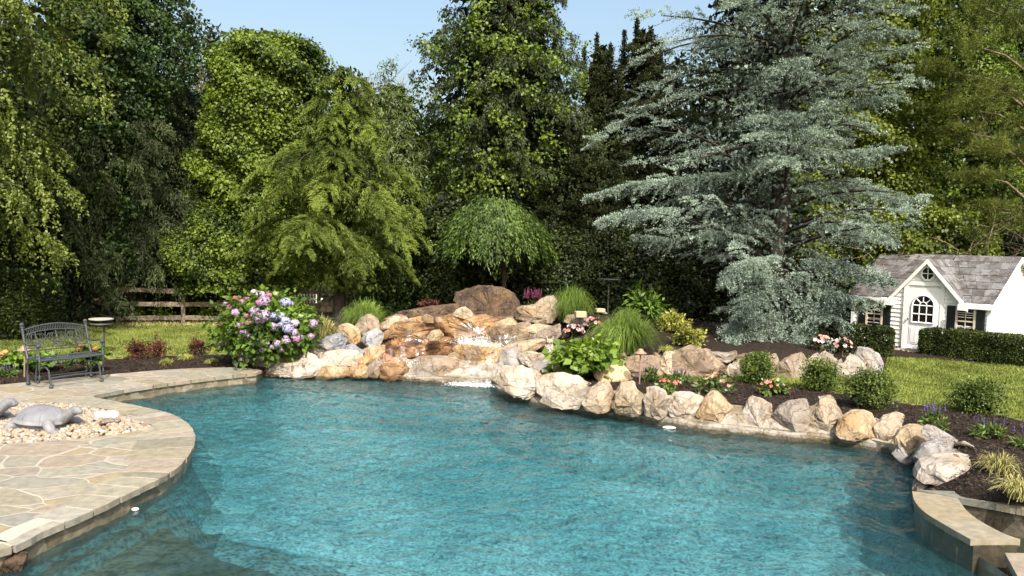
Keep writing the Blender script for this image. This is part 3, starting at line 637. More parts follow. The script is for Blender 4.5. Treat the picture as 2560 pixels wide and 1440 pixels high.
rocks = [
 # waterfall, back to front
 ('big rounded dark brown boulder on top of the waterfall', 'brown', [(1147,758),(1152,740),(1178,726),(1210,721),(1240,725),(1262,723),(1278,739),(1294,755),(1303,770),(1290,787),(1272,800),(1250,803),(1215,800),(1190,793),(1165,777)], 15.7, .9, WF, 1.25),
 ('large pale angular boulder leaning right of the brown top boulder', 'pale', [(1272,796),(1300,772),(1335,765),(1358,748),(1372,745),(1385,757),(1396,778),(1390,795),(1374,810),(1350,815),(1325,807),(1300,804)], 15.4, .6, WF),
 ('long dark brown slab left of the top boulder', 'brown', [(990,792),(1010,783),(1050,776),(1100,768),(1142,764),(1148,780),(1132,797),(1100,797),(1040,797),(1003,800)], 15.5, .7, WF),
 ('pale cap stone at the foot of the brown top boulder', 'pale', [(1131,790),(1145,774),(1160,769),(1175,780),(1181,793),(1160,797)], 15.1, .3, WF),
 ('flat tan stone under the long brown slab', 'tan', [(1012,801),(1050,792),(1058,804),(1018,809)], 15.1, .3, WF),
 ('small tan lump stone between slab and orange shelf', 'pale', [(1054,796),(1068,787),(1086,797),(1084,808),(1060,808)], 15.05, .25, WF),
 ('little pale stone right of the small tan lump', 'pale', [(1085,795),(1100,794),(1104,803),(1088,806)], 15.05, .2, WF),
 ('mottled tan slab at the upper left end of the waterfall', 'pale', [(955,812),(985,794),(1014,799),(1018,810),(985,818),(950,832)], 15.2, .5, WF),
 ('tilted brown stone under the pale upper left slab', 'browntan', [(965,800),(990,788),(1014,792),(1010,803),(975,812)], 15.5, .4, WF),
 ('upper rust orange ledge with water dripping off it', 'rust', [(958,828),(985,813),(1040,806),(1085,808),(1102,815),(1100,832),(1078,846),(1030,850),(985,848),(962,844)], 14.95, .8, WF),
 ('rust orange block behind the main water spill', 'rust', [(1096,820),(1104,801),(1130,794),(1200,797),(1250,802),(1290,811),(1284,830),(1245,848),(1200,854),(1150,856),(1115,852),(1100,838)], 14.95, .9, WF),
 ('small round tan stone between the two rust ledges', 'tan', [(1069,846),(1080,830),(1098,827),(1108,841),(1097,852),(1076,855)], 14.45, .3, WF),
 ('long dark rust ledge in the lower left of the waterfall', 'rustdark', [(955,852),(990,847),(1050,853),(1090,852),(1140,855),(1147,875),(1132,892),(1100,900),(1060,897),(1000,905),(970,898),(956,876)], 14.6, .8, WF),
 ('wet brown ledge right of the main spill', 'wet', [(1210,836),(1240,823),(1300,821),(1322,834),(1312,852),(1260,868),(1215,872),(1203,854)], 14.7, .8, WF),
 ('pale flat stone above the wet brown ledge', 'pale', [(1300,828),(1340,814),(1377,819),(1374,836),(1340,850),(1318,843)], 15.0, .5, WF),
 ('gray tan stone at the right shoulder of the waterfall', 'graytan', [(1320,848),(1350,831),(1396,815),(1398,842),(1382,855),(1345,862)], 14.85, .6, WF),
 ('tan stone tucked right of the rust block', 'tan', [(1240,810),(1275,798),(1292,814),(1272,828),(1246,823)], 15.05, .4, WF),
 ('small dark stone below the pale leaning boulder', 'browntan', [(1290,812),(1320,806),(1330,818),(1300,826)], 15.15, .3, WF),
 ('bright orange wet block in the middle of the falls', 'orange', [(1141,882),(1155,867),(1200,869),(1250,866),(1253,886),(1242,908),(1200,920),(1165,916),(1142,898)], 14.3, .7, WF),
 ('low orange stone at the foot of the falls', 'orange', [(1178,934),(1195,911),(1225,904),(1244,918),(1228,940),(1190,952)], 14.0, .4, WF),
 ('long flat tan slab left of the owl', 'tan', [(1243,886),(1280,867),(1340,854),(1359,857),(1356,873),(1310,884),(1255,893)], 14.3, .6, WF),
 ('large smooth gray base boulder at the waterline', 'graytan', [(1012,940),(1030,914),(1060,903),(1110,904),(1150,914),(1188,926),(1184,950),(1140,964),(1060,962),(1018,954)], 13.75, .9, WF, .45),
 ('gray craggy stone right of the lower falls', 'gray', [(1230,952),(1248,920),(1255,890),(1290,879),(1312,895),(1322,927),(1292,955),(1260,972),(1238,966)], 13.75, .6, WF),
 ('jagged white stone under the owl', 'white', [(1292,897),(1320,884),(1347,889),(1372,888),(1376,905),(1320,918),(1302,908)], 13.75, .5, WF),
 ('gray stone in front of the leafy green bush', 'gray', [(1326,926),(1345,904),(1372,899),(1389,920),(1367,946),(1333,946)], 13.55, .5, WF),
 ('small tan stone below the lower rust ledge', 'tan', [(1106,908),(1125,889),(1142,884),(1148,905),(1136,916)], 14.2, .35, WF),
 ('small red brown stone left of the gray base boulder', 'red', [(950,900),(960,887),(979,895),(982,908),(963,910)], 14.3, .3, WF),
 ('tan stone behind the small red stone', 'pale', [(975,912),(985,898),(1012,900),(1020,915),(1000,922)], 14.2, .4, WF),
 ('orange brown angular rock at the waterline', 'rust', [(936,944),(949,920),(975,908),(1010,915),(1017,930),(1002,954),(958,954)], 13.75, .5, WF),
 ('gray tan rock left of the orange waterline rock', 'graytan', [(914,946),(918,920),(935,907),(957,910),(950,930),(938,950)], 13.85, .5, WF),
 ('tan block above the orange wedge stone', 'tan', [(903,882),(925,871),(957,869),(957,894),(935,907),(906,897)], 14.35, .5, WF),
 ('flat orange wedge stone low on the left', 'orange', [(882,918),(900,899),(926,892),(932,905),(905,922)], 14.05, .4, WF),
 ('pale speckled boulder in front of the left fountain grass', 'pale', [(890,822),(900,800),(925,789),(941,804),(948,824),(925,838),(899,836)], 14.9, .5, WF),
 ('blue gray boulder left of the rust ledges', 'blue', [(903,857),(910,840),(940,824),(956,840),(951,862),(925,872)], 14.6, .45, WF),
 ('tan upright stone right of the gray slabs', 'tan', [(843,848),(850,820),(870,814),(896,825),(900,852),(880,868)], 14.7, .45, WF),
 ('dark gray slab lying nearest to the hydrangea', 'gray', [(736,882),(765,860),(800,851),(818,868),(792,888),(748,892)], 14.3, .5, WF),
 ('white veined gray slab left of the tan upright stone', 'blue', [(798,857),(820,845),(850,839),(865,855),(852,877),(812,884)], 14.35, .5, WF),
 ('long rounded tan boulder where deck meets waterfall', 'graytan', [(620,928),(630,896),(650,883),(735,880),(750,890),(742,910),(700,916),(655,920),(635,930)], 14.0, .6, WF),
 ('whitish mortared stones at the waterline by the deck', 'white', [(640,934),(660,918),(740,909),(760,886),(780,896),(802,925),(794,948),(650,943)], 13.75, .45, WF),
 ('big pale quartz rock above the waterline', 'white', [(778,908),(800,890),(850,881),(882,884),(902,896),(887,918),(860,928),(820,926),(788,920)], 13.95, .55, WF),
 ('small gray stone above the pale quartz rock', 'blue', [(853,870),(880,864),(907,885),(890,898),(860,884)], 14.25, .35, WF),
 ('tan base stone below the pale quartz rock', 'tan', [(786,948),(800,920),(862,923),(874,946)], 13.8, .4, WF),
 ('flat tan base stone left of the orange waterline rock', 'tan', [(868,946),(880,921),(914,919),(918,948)], 13.82, .4, WF),
 # pool edge, left to right
 ('big white slab boulder at the start of the pool edge wall', 'white', [(1244,966),(1251,932),(1270,929),(1300,928),(1340,941),(1358,958),(1354,995),(1312,1000),(1270,984)], None, .6, ED),
 ('white slab boulder overhanging a dark hollow at the water', 'white', [(1350,985),(1350,955),(1380,948),(1405,943),(1440,950),(1465,965),(1485,976),(1478,1008),(1440,1004),(1380,992)], 11.8, .6, ED),
 ('low white stone under the overhanging slab', 'white', [(1352,1012),(1370,985),(1430,998),(1462,1008),(1440,1026),(1380,1020)], None, .35, ED),
 ('rounded tan boulder right of the white slabs', 'pale', [(1460,1016),(1475,985),(1500,967),(1521,967),(1534,995),(1536,1028),(1500,1036),(1470,1030)], None, .45, ED),
 ('layered cracked pale boulder with a narrow top', 'pale', [(1533,1026),(1548,985),(1560,966),(1586,964),(1591,985),(1606,995),(1614,1032),(1580,1044),(1545,1040)], None, .45, ED),
 ('pale twin peaked stone beside the layered boulder', 'white', [(1611,1010),(1620,982),(1640,977),(1661,990),(1664,1000),(1673,1000),(1677,1040),(1650,1052),(1615,1044)], None, .42, ED),
 ('broad pale gray boulder left of the triangular tan rock', 'white', [(1673,1022),(1690,993),(1720,991),(1756,1000),(1764,1015),(1758,1052),(1720,1056),(1680,1046)], None, .5, ED),
 ('triangular tan boulder in the pool edge wall', 'tan', [(1744,1046),(1761,1013),(1777,993),(1790,988),(1803,1000),(1822,1022),(1842,1036),(1842,1054),(1818,1066),(1787,1060)], None, .5, ED),
 ('mottled white boulder with a dark spot', 'white', [(1842,1052),(1868,1030),(1866,1020),(1880,1004),(1896,1007),(1920,1020),(1940,1035),(1937,1058),(1905,1072),(1860,1068)], None, .5, ED),
 ('small gray stone peeping behind the mottled white boulder', 'gray', [(1916,1020),(1940,1009),(1958,1024),(1942,1040)], 11.5, .3, ED),
 ('smooth gray tan slanted boulder with a flat face', 'graytan', [(1936,1052),(1955,1025),(1975,1017),(2014,1011),(2021,1030),(2017,1065),(2000,1084),(1960,1076),(1940,1068)], None, .5, ED, .6),
 ('narrow gray stone wedged beside the tall split boulder', 'gray', [(2014,1045),(2020,1030),(2034,1030),(2036,1055),(2022,1075)], 11.2, .3, ED),
 ('tall split boulder with a deep dark cleft', 'pale', [(2022,1068),(2030,1040),(2050,1022),(2055,1009),(2075,1004),(2091,1015),(2093,1030),(2109,1050),(2103,1082),(2075,1092),(2040,1086)], None, .5, ED, 1.5),
 ('squat tan boulder right of the split boulder', 'tan', [(2097,1090),(2105,1062),(2130,1044),(2156,1040),(2182,1050),(2190,1068),(2182,1102),(2150,1108),(2110,1100)], None, .5, ED),
 ('pale wedge boulder hanging over the dark water', 'pale', [(2188,1076),(2212,1054),(2235,1047),(2256,1051),(2268,1065),(2256,1082),(2240,1112),(2220,1122),(2196,1112)], 9.80, .5, ED),
 ('rusty brown rock at the turn of the pool edge', 'tan', [(2238,1118),(2250,1095),(2273,1081),(2302,1082),(2322,1100),(2336,1110),(2328,1128),(2300,1146),(2265,1140)], 9.0, .6, ED),
 ('dark gray stone beneath the rusty brown rock', 'gray', [(2236,1140),(2258,1108),(2286,1116),(2296,1150),(2278,1166),(2255,1156)], 9.05, .4, ED),
 ('long gray stone slab lying on the mulch', 'gray', [(2308,1088),(2316,1072),(2332,1077),(2372,1100),(2389,1112),(2386,1124),(2350,1118)], 8.75, .3, ED),
 ('gray mottled flat boulder above the big pale slab', 'gray', [(2288,1158),(2310,1125),(2340,1116),(2390,1119),(2403,1146),(2362,1158),(2318,1175)], 8.45, .5, ED),
 ('big pale pinkish slab boulder beside the spa coping', 'white', [(2300,1218),(2310,1192),(2345,1181),(2400,1177),(2446,1185),(2468,1218),(2466,1234),(2380,1227),(2308,1225)], 7.62, .95, ED, .5, .3),
 ('small pale stone wedged between the pinkish slab and the spa coping', 'white', [(2286,1236),(2292,1214),(2320,1208),(2352,1214),(2360,1232),(2320,1240)], 7.9, .4, ED),
 ('brown weathered stone behind the pale pinkish slab', 'browntan', [(2392,1150),(2436,1160),(2447,1172),(2450,1192),(2424,1184),(2400,1170)], 8.0, .3, ED),
 # tier
 ('rounded tan brown rock at the left end of the tier', 'browntan', [(1556,940),(1567,905),(1590,898),(1650,900),(1657,920),(1652,945),(1600,950)], 12.9, .6, TI),
 ('pale stone leaning against the big brown tier boulder', 'pale', [(1648,920),(1665,888),(1690,884),(1702,905),(1692,940),(1660,935)], 13.05, .5, TI),
 ('largest rounded brown boulder of the upper tier', 'browntan', [(1664,945),(1675,905),(1700,885),(1730,877),(1765,887),(1790,910),(1820,935),(1838,950),(1770,950),(1700,950)], 12.95, .8, TI),
 ('flat gray slab with upturned ends on the tier', 'graytan', [(1777,886),(1800,886),(1820,888),(1841,882),(1839,900),(1820,909),(1795,901)], 13.3, .5, TI),
 ('flat brown slab behind the first boxwood', 'browntan', [(1838,895),(1875,887),(1892,900),(1862,908)], 13.5, .5, TI),
 ('small pale stone right of the big brown boulder', 'pale', [(1815,935),(1825,914),(1846,930),(1842,948)], 12.95, .3, TI),
 ('gray tan stone left of the first boxwood', 'graytan', [(1829,918),(1850,902),(1862,930),(1847,946)], 13.1, .4, TI),
 ('gray stone right of the first boxwood', 'graytan', [(1917,900),(1938,889),(1947,914),(1932,940),(1918,930)], 13.2, .4, TI),
 ('pale gray cracked boulder between two boxwoods', 'graytan', [(1940,948),(1950,915),(1985,892),(2002,889),(2018,905),(2021,938),(1990,949)], 13.1, .6, TI),
 ('small stone behind the second boxwood', 'graytan', [(2016,910),(2040,887),(2055,900),(2048,935),(2024,936)], 13.5, .4, TI),
 ('gray tan rock right behind the second boxwood', 'graytan', [(2048,895),(2070,886),(2092,905),(2098,938),(2060,944)], 13.5, .5, TI),
 ('narrow gray post like stone in the tier', 'graytan', [(2090,910),(2108,902),(2114,942),(2094,946)], 13.4, .3, TI),
 ('peaked gray boulder near the right end of the tier', 'graytan', [(2103,930),(2125,893),(2146,904),(2168,925),(2154,950),(2108,948)], 13.35, .5, TI),
 ('dark furrowed boulder ending the tier by the lawn', 'gray', [(2136,905),(2150,877),(2176,879),(2202,893),(2208,920),(2200,943),(2162,940)], 13.6, .6, TI),
 ('smooth yellow sandstone block in front of the leafy bush', 'sand', [(1487,940),(1500,921),(1520,917),(1556,921),(1571,940),(1580,966),(1555,970),(1508,970)], 12.25, .45, TI, .6),
 ('pale upright stone behind the sandstone block', 'graytan', [(1541,932),(1545,894),(1558,887),(1565,905),(1562,940)], 13.1, .35, TI),
 ('small pale rock at the foot of the back fountain grass', 'pale', [(1413,806),(1420,790),(1438,789),(1444,806),(1425,815)], 15.4, .35, TI),
 ('small tan rock behind the pink flowers', 'tan', [(1440,812),(1448,798),(1464,800),(1468,814),(1450,818)], 15.3, .3, TI),
 ('little brown stone by the yellow grass tuft on the tier', 'browntan', [(1632,898),(1640,883),(1655,895),(1660,905),(1642,904)], 13.4, .25, TI),
]
for r in rocks:
    rock('boulder', r[0], r[1], r[2], r[3], r[4], group=r[5], rough=r[6] if len(r) > 6 else 1.0, lean=r[7] if len(r) > 7 else .22)
# core of earth and mortar behind the stacked stones
def terrain_core(pts, D, th, mat, name, label):
    rock(name, label, mat, pts, D, th, seed=3, lean=.3, cat='stone pile')
terrain_core([(850,905),(900,850),(985,815),(1100,800),(1280,808),(1390,830),(1400,900),(1300,950),(1000,950),(900,945)], 15.3, 1.2, 'browntan', 'rubble_core', 'dark rubble and mortar packed between the waterfall stones')
# a submerged rock step at the near left corner
rock('boulder', 'brown stone step breaking the water below the deck corner', 'brown', [(-60,1490),(-40,1440),(0,1418),(42,1402),(56,1418),(40,1455),(10,1490)], 5.45, .35, group=None, lean=0)

# ---------------------------------------------------------------- foliage
LM = {
 'birch': leafmat('birch leaves', (.055,.085,.015), (.235,.285,.060), .38),
 'ivy': leafmat('dark ivy leaves', (.010,.026,.006), (.065,.120,.022), .25),
 'vine': leafmat('bright vine leaves', (.022,.055,.008), (.19,.265,.035), .35),
 'vine2': leafmat('yellow green vine leaves', (.030,.055,.006), (.20,.25,.035), .35),
 'peach': leafmat('narrow peach leaves', (.05,.08,.03), (.20,.25,.09), .35),
 'deodar': leafmat('golden cedar needles', (.034,.056,.008), (.195,.255,.044), .22, .6, .2, (.25,.22,.06)),
 'spruce': leafmat('spruce needles', (.014,.024,.010), (.070,.092,.034), .1, .6, .2, (.11,.11,.05)),
 'hemlock': leafmat('dark hemlock needles', (0.009,0.016,0.005), (0.047,0.058,0.016), .15, .6, .2, (0.078,0.060,0.023)),
 'atlas': leafmat('blue cedar needles', (.048,.074,.060), (.335,.415,.345), .12, .6, .2, (.32,.35,.21)),
 'pine': leafmat('soft pine needles', (.035,.05,.008), (.165,.195,.036), .25, .6, .2),
 'cherry': leafmat('weeping cherry leaves', (.022,.046,.008), (.13,.20,.036), .3),
 'under': leafmat('undergrowth leaves', (0.008,0.014,0.003), (0.043,0.064,0.011), .25),
 'wood': leafmat('far woodland leaves', (0.009,0.016,0.005), (0.039,0.056,0.014), .2),
 'yew': leafmat('yew hedge leaves', (.016,.032,.008), (.085,.125,.022), .2),
 'yewlit': leafmat('clipped hedge leaves', (.018,.032,.010), (.095,.125,.030), .2, .6, .2),
}
M_BARK = rockmat('dark bark', [(.018,.014,.011), (.038,.030,.024), (.060,.050,.041), (.09,.077,.064)], None, 6, .95)
M_BARKL = rockmat('pale bark', [(.12,.09,.065), (.22,.17,.12), (.30,.24,.18), (.36,.30,.24)], None, 7, .95)
M_TWIG = plain('bare twigs', (.26,.19,.13), .9, .2)
def wpx(u, D): return (u - 1280) / F * D       # width at distance D
def prof_world(prof, D, u0):
    """(v, uL, uR) rows to (z, left reach, right reach)"""
    rows = []
    for v, a, b in prof:
        z = pd(u0, v, D)[2]; rows.append((z, max(.05, (u0 - a) / F * D), max(.05, (b - u0) / F * D)))
    rows.sort(); return np.array(rows)
def blob_crown(prof, D, u0, depth, nc, per, rc, L, W, seed, front=.7, core=2600, droop=.5, coreL=.27, lumps=.16, thick=.10):
    """leaf clumps over the surface of a crown"""
    rg = np.random.default_rng(seed); pr = prof_world(prof, D, u0); x0 = pd(u0, 500, D)[0]
    zz = np.linspace(pr[0, 0], pr[-1, 0], 200); rl = np.interp(zz, pr[:, 0], pr[:, 1]); rr_ = np.interp(zz, pr[:, 0], pr[:, 2])
    cx = x0 + (rr_ - rl) / 2; rx = (rl + rr_) / 2; wgt = np.minimum(rx + .25, 3) ; wgt = wgt / wgt.sum()
    dpt = np.minimum(depth, rx * 1.0)
    slope = np.gradient(rx, zz)
    def sample(n, kf):
        i = rg.choice(200, n, p=wgt); phi = np.where(rg.random(n) < front, rg.normal(-np.pi / 2, .95, n), rg.uniform(0, 2 * np.pi, n))
        z = zz[i] + rg.uniform(-.5, .5, n) * (zz[1] - zz[0])
        bumpn = 1 + lumps * np.sin(phi * 3 + z * 1.9 + seed) * np.sin(z * 2.7 + phi * 2) + lumps * .5 * np.sin(z * 6 + phi * 5)
        k = kf * bumpn
        P = np.c_[cx[i] + rx[i] * np.cos(phi) * k, D + dpt[i] * np.sin(phi) * k, z]
        Nn = unit(np.c_[np.cos(phi) / np.maximum(rx[i], .1), np.sin(phi) / np.maximum(dpt[i], .1), -slope[i] / np.maximum(rx[i], .1)])
        return P, Nn
    cp, cn = sample(nc, 1 - np.abs(rg.normal(0, thick, nc)))
    sz = rc * rg.uniform(.55, 1.45, nc)
    n = nc * per; idx = np.repeat(np.arange(nc), per)
    off = rg.normal(0, 1, (n, 3)); off = off / np.linalg.norm(off, axis=1)[:, None] * (rg.random(n) ** .5)[:, None]
    off[:, 2] *= .7
    P = cp[idx] + off * sz[idx][:, None]
    Nn = unit(cn[idx] * .55 + off * .55 + np.array([0, 0, .45]) + rg.normal(0, .42, (n, 3)))
    Dv = unit(rg.normal(0, .7, (n, 3)) + cn[idx] * .35 + np.array([0, 0, -droop]))
    LL = L * rg.uniform(.65, 1.3, n); WW = W * LL / L
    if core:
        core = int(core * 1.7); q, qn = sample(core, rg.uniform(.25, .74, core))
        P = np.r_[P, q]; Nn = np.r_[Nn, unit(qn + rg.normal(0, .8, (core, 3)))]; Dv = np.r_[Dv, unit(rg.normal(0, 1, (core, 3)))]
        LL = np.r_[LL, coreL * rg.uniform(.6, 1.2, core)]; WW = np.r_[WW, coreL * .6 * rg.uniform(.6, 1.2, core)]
    rnd = np.r_[np.clip(rg.normal(.5, .22, n) + np.repeat(rg.normal(0, .12, nc), per), 0, 1), np.full(core, .15)]  # core leaves all dark: inner shade of the crown put into their tint
    return P, Dv, Nn, LL, WW, rnd
def sprays(base, prof, D, u0, frontL, nb, rise, droop, nsub, sl, subdroop, per, L, W, mode, seed, tilt=0.0, zpow=1.0, smin=.12, quant=0.0, tn=.12, bvar=.05, curt=0.0, jit=None):
    """needles on branchlets on branches; reach left and right follows prof"""
    rg = np.random.default_rng(seed); pr = prof_world(prof, D, u0)
    z0, z1 = pr[0, 0], pr[-1, 0]
    bz = z0 + (z1 - z0) * ((np.arange(nb) + rg.random(nb)) / nb) ** zpow
    az = (np.arange(nb) * 2.39996 + rg.uniform(-.4, .4, nb)) % (2 * np.pi)
    back = (np.sin(az) > .35) & (rg.random(nb) < .55); az[back] = -az[back]
    Ll = np.interp(bz, pr[:, 0], pr[:, 1]); Lr = np.interp(bz, pr[:, 0], pr[:, 2])
    Lf = np.minimum(frontL, (Ll + Lr) * .5 + .15)
    cs = np.cos(az); sn = np.sin(az)
    ca_ = np.abs(cs) ** 1.1; bL = np.where(cs > 0, Lr, Ll) * ca_ + Lf * (1 - ca_)
    bL = np.maximum(bL * rg.uniform(.72, 1.05, nb), .25)
    # tips reach the given height: lift the root so that drooping tips sit at bz
    rise = rise + rg.normal(0, bvar, nb); droop = droop + rg.normal(0, bvar, nb) + .5 * 0
    yaw = rg.normal(0, bvar * 1.5, nb)
    root = bz - (rise - droop) * bL
    root = np.minimum(root, z1 + .5)
    pb = bL / bL.sum(); k = nsub
    b = rg.choice(nb, k, p=pb); s = smin + (1 - smin) * rg.random(k) ** .75
    if quant: s = np.round(s / quant) * quant
    dirx = np.c_[cs[b], sn[b], np.zeros(k)]; lat = np.c_[-sn[b], cs[b], np.zeros(k)]
    wob = rg.normal(0, .05, k)
    p = np.c_[np.full(k, base[0]), np.full(k, base[1]), root[b]] + dirx * (bL[b] * s)[:, None]
    p += lat * (bL[b] * s * s * yaw[b])[:, None]
    p[:, 2] += bL[b] * (rise[b] * s - droop[b] * s * s) + wob * bL[b] * .3
    side = rg.choice([-1, 1], k); l = bL[b] * sl * (1.12 - s) * rg.uniform(.6, 1.2, k) + .12
    sd = unit(lat * (side * .75)[:, None] + dirx * .65 + np.array([0, 0, 1.0]) * (tilt + rg.normal(0, tn, k))[:, None])
    n = k * per; ix = np.repeat(np.arange(k), per); t = rg.random(n)
    P = p[ix] + sd[ix] * (l[ix] * t)[:, None]
    P[:, 2] -= subdroop * l[ix] * t * t * rg.uniform(.6, 1.3, k)[ix]
    if curt: P[:, 2] -= curt * rg.random(n) ** 1.6 * (.5 + t)
    if jit is None: jit = .012 + .02 * (mode != 'strand')
    P += rg.normal(0, jit, (n, 3))
    dn = np.c_[np.zeros((n, 2)), -np.ones(n)]
    if mode == 'atlas':
        Dv = unit(rg.normal(0, .65, (n, 3)) + sd[ix] * .45 + np.array([0, 0, .35])); Nn = unit(rg.normal(0, .6, (n, 3)) + np.array([0, -.3, .8]))
    elif mode == 'fan':
        Dv = unit(sd[ix] * .75 + rg.normal(0, .24, (n, 3)) + dn * (.1 + 1.1 * subdroop * t)[:, None]); Nn = unit(rg.normal(0, .45, (n, 3)) + np.array([0, -.35, .85]))
    elif mode == 'hang':
        tang = sd[ix] + dn * (2 * subdroop * t)[:, None]
        Dv = unit(unit(tang) * .9 + rg.normal(0, .38, (n, 3)) + dn * .15); Nn = unit(rg.normal(0, .6, (n, 3)) + np.array([0, -.2, .8]))
    else:
        Dv = unit(rg.normal(0, .55, (n, 3)) + dn * .8 + sd[ix] * .3); Nn = unit(rg.normal(0, .8, (n, 3)) + np.array([0, -.35, .5]))
    LL = L * rg.uniform(.6, 1.3, n); WW = W * rg.uniform(.7, 1.3, n)
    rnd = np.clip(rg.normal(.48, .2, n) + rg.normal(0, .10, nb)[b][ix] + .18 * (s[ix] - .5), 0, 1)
    br = [(np.array([base[0], base[1], root[i]]), az[i], bL[i]) for i in range(nb)]
    br = [q + (rise[i], droop[i], yaw[i]) for i, q in enumerate(br)]
    return (P, Dv, Nn, LL, WW, rnd), br
def branch_wood(mb, br, rise, droop, r=.035, step=1, frac=.85):
    for o, a, L, rise, droop, yaw in br[::step]:
        pts = []
        for s in np.linspace(0, frac, 6): pts.append(o + np.array([math.cos(a) * L * s - math.sin(a) * L * s * s * yaw, math.sin(a) * L * s + math.cos(a) * L * s * s * yaw, L * (rise * s - droop * s * s)]))
        rr = r * min(1.3, .4 + L / 3); mb.tube(pts, [rr * (1 - .8 * i / 5) for i in range(6)], 4, False)
def trunk_wood(mb, x, y, z0, z1, r0_, r1_, seed=0, k=9, wob=.06):
    rr = random.Random(seed); n = 9; pts = []
    for i in range(n): pts.append((x + rr.uniform(-wob, wob) * (i > 0), y + rr.uniform(-wob, wob) * (i > 0), z0 + (z1 - z0) * i / (n - 1)))
    mb.tube(pts, [r0_ * (1.35 if i == 0 else 1) * (1 - i / (n - 1)) + r1_ * i / (n - 1) for i in range(n)], k)
def cat_(*a): return tuple(np.concatenate(q) for q in zip(*a))
def crown(arr, mat, root, name='crown', fold=.25, label=None, wide=.45):
    P, Dv, Nn, LL, WW, rnd = arr
    return leaf_mesh(name, P, Dv, Nn, LL, WW, LM[mat] if isinstance(mat, str) else mat, root, fold, label=label, rnd=rnd, wide=wide)
def tree(name, label, u0, D, group=None, z=None):
    x = pd(u0, 700, D)[0]; zz = float(H(x, D)) if z is None else z
    return thing(name, label, 'tree', (x, D, zz), group), x, zz

# 1 weeping birch at the left
t, x, z = tree('weeping_birch', 'pale green weeping birch hanging into view behind the bench', -150, 15.5)
pr = [(-260,-400,240),(-120,-400,330),(20,-400,345),(140,-400,335),(230,-400,315),(310,-400,280),(360,-400,200),(430,-400,250),(480,-400,320),(560,-400,350),(640,-400,120)]
a, br = sprays((x, 15.5), pr, 15.5, -150, 2.6, 75, .55, .80, 4600, .14, 2.2, 20, .070, .043, 'strand', 21)
# the long hanging strands
a2, br2 = sprays((x, 15.5), pr, 15.5, -150, 2.2, 46, .60, .80, 800, .05, 7, 30, .070, .043, 'strand', 22)
a3 = blob_crown([(-300,-400,200),(0,-400,250),(200,-400,220),(400,-350,90),(520,-300,60),(600,-300,-40)], 16.0, -150, 2.2, 500, 26, .30, .09, .055, 23, core=1800)
crown(cat_(a, a2, a3), 'birch', t)
mb = MB(); trunk_wood(mb, x, 15.5, z, 9.5, .2, .05, 1); branch_wood(mb, br, .55, .8, .03, 2); mb.build('trunk', M_BARK, t)

# 2 ivy-clad dark spruce, top beyond the frame
D = 21.0; t, x, z = tree('ivy_clad_spruce', 'tall dark ivy covered spruce behind the birch', 320, D, 'tall evergreens behind the fence')
a = blob_crown([(-260,180,420),(-100,150,440),(60,140,452),(170,150,458),(240,150,420),(330,160,400),(420,180,395),(560,190,400),(680,200,420)], D, 320, 2.2, 1900, 36, .28, .095, .070, 31, core=3200)
crown(a, 'ivy', t, 'ivy', label='dark glossy ivy cloak')
s_, br = sprays((x, D), [(190,280,430),(300,250,490),(400,230,510),(520,220,520),(640,210,530),(720,230,500)], D, 320, 2.6, 95, .12, .42, 2400, .22, 1.6, 16, .10, .022, 'hang', 32)
crown(s_, 'spruce', t, 'crown')
mb = MB(); trunk_wood(mb, x, D, z, 12, .28, .08, 2); branch_wood(mb, br, .12, .42, .03, 2); mb.build('trunk', M_BARK, t)
# 2b drooping spruces low behind the fence on the left
for i, (u, D, pr, lab) in enumerate([
  (450, 23.0, [(215,440,460),(260,415,500),(340,380,530),(450,350,560),(560,340,580),(690,330,590),(780,340,590)], 'drooping spruce standing between the ivy column and the vine covered tree'),
  (120, 20.0, [(150,60,180),(300,0,260),(450,-60,330),(600,-90,360),(720,-90,380),(800,-60,380)], 'dark spruce in deep shade behind the rounded yew'),
  (-150, 19.0, [(100,-220,-80),(300,-320,20),(500,-380,80),(700,-400,100),(800,-400,100)], 'dark spruce at the left edge behind the birch')]):
    t, x, z = tree('drooping_spruce', lab, u, D, 'drooping spruces behind the fence')
    s_, br = sprays((x, D), pr, D, u, 2.6, 100, .10, .45, 2300, .24, 1.5, 18, .12, .03, 'hang', 40 + i)
    b_ = blob_crown(pr, D + .3, u, 1.4, 10, 8, .3, .1, .07, 45 + i, core=2200)
    crown(cat_(s_, b_), 'spruce', t)
    mb = MB(); trunk_wood(mb, x, D, z, pd(u, pr[0][0], D)[2], .2, .03, 3 + i); branch_wood(mb, br, .1, .45, .025, 3); mb.build('trunk', M_BARK, t)

# 3 vine-covered dome tree
D = 22.0; t, x, z = tree('vine_covered_tree', 'bright green vine covered tree with a flat domed top', 665, D)
a = blob_crown([(103,640,700),(108,600,740),(125,560,775),(160,543,798),(220,548,805),(270,545,800),(330,535,790),(400,510,770),(470,505,760),(560,500,760),(650,470,760),(720,450,760)], D, 665, 2.4, 2700, 44, .25, .090, .072, 51, core=3600, lumps=.20, thick=.09)
crown(a, 'vine', t, 'crown')
mb = MB(); trunk_wood(mb, x, D, z, 8.5, .25, .08, 5)
rr = random.Random(3)
for k in range(26):                                    # loose tendrils around the top
    u, v = rr.choice([(545, 170), (560, 125), (800, 200), (720, 104), (660, 100), (795, 150), (545, 260)]); p = pd(u, v, D - rr.uniform(-.5, 1))
    q = p + np.array([(-1 if u < 660 else 1) * rr.uniform(.05, .4), 0, rr.uniform(-.1, .3)]); mb.tube([p, (p + q) / 2 + np.array([0, 0, .06]), q], [.008, .006, .003], 3, False)
mb.build('trunk', M_BARK, t)

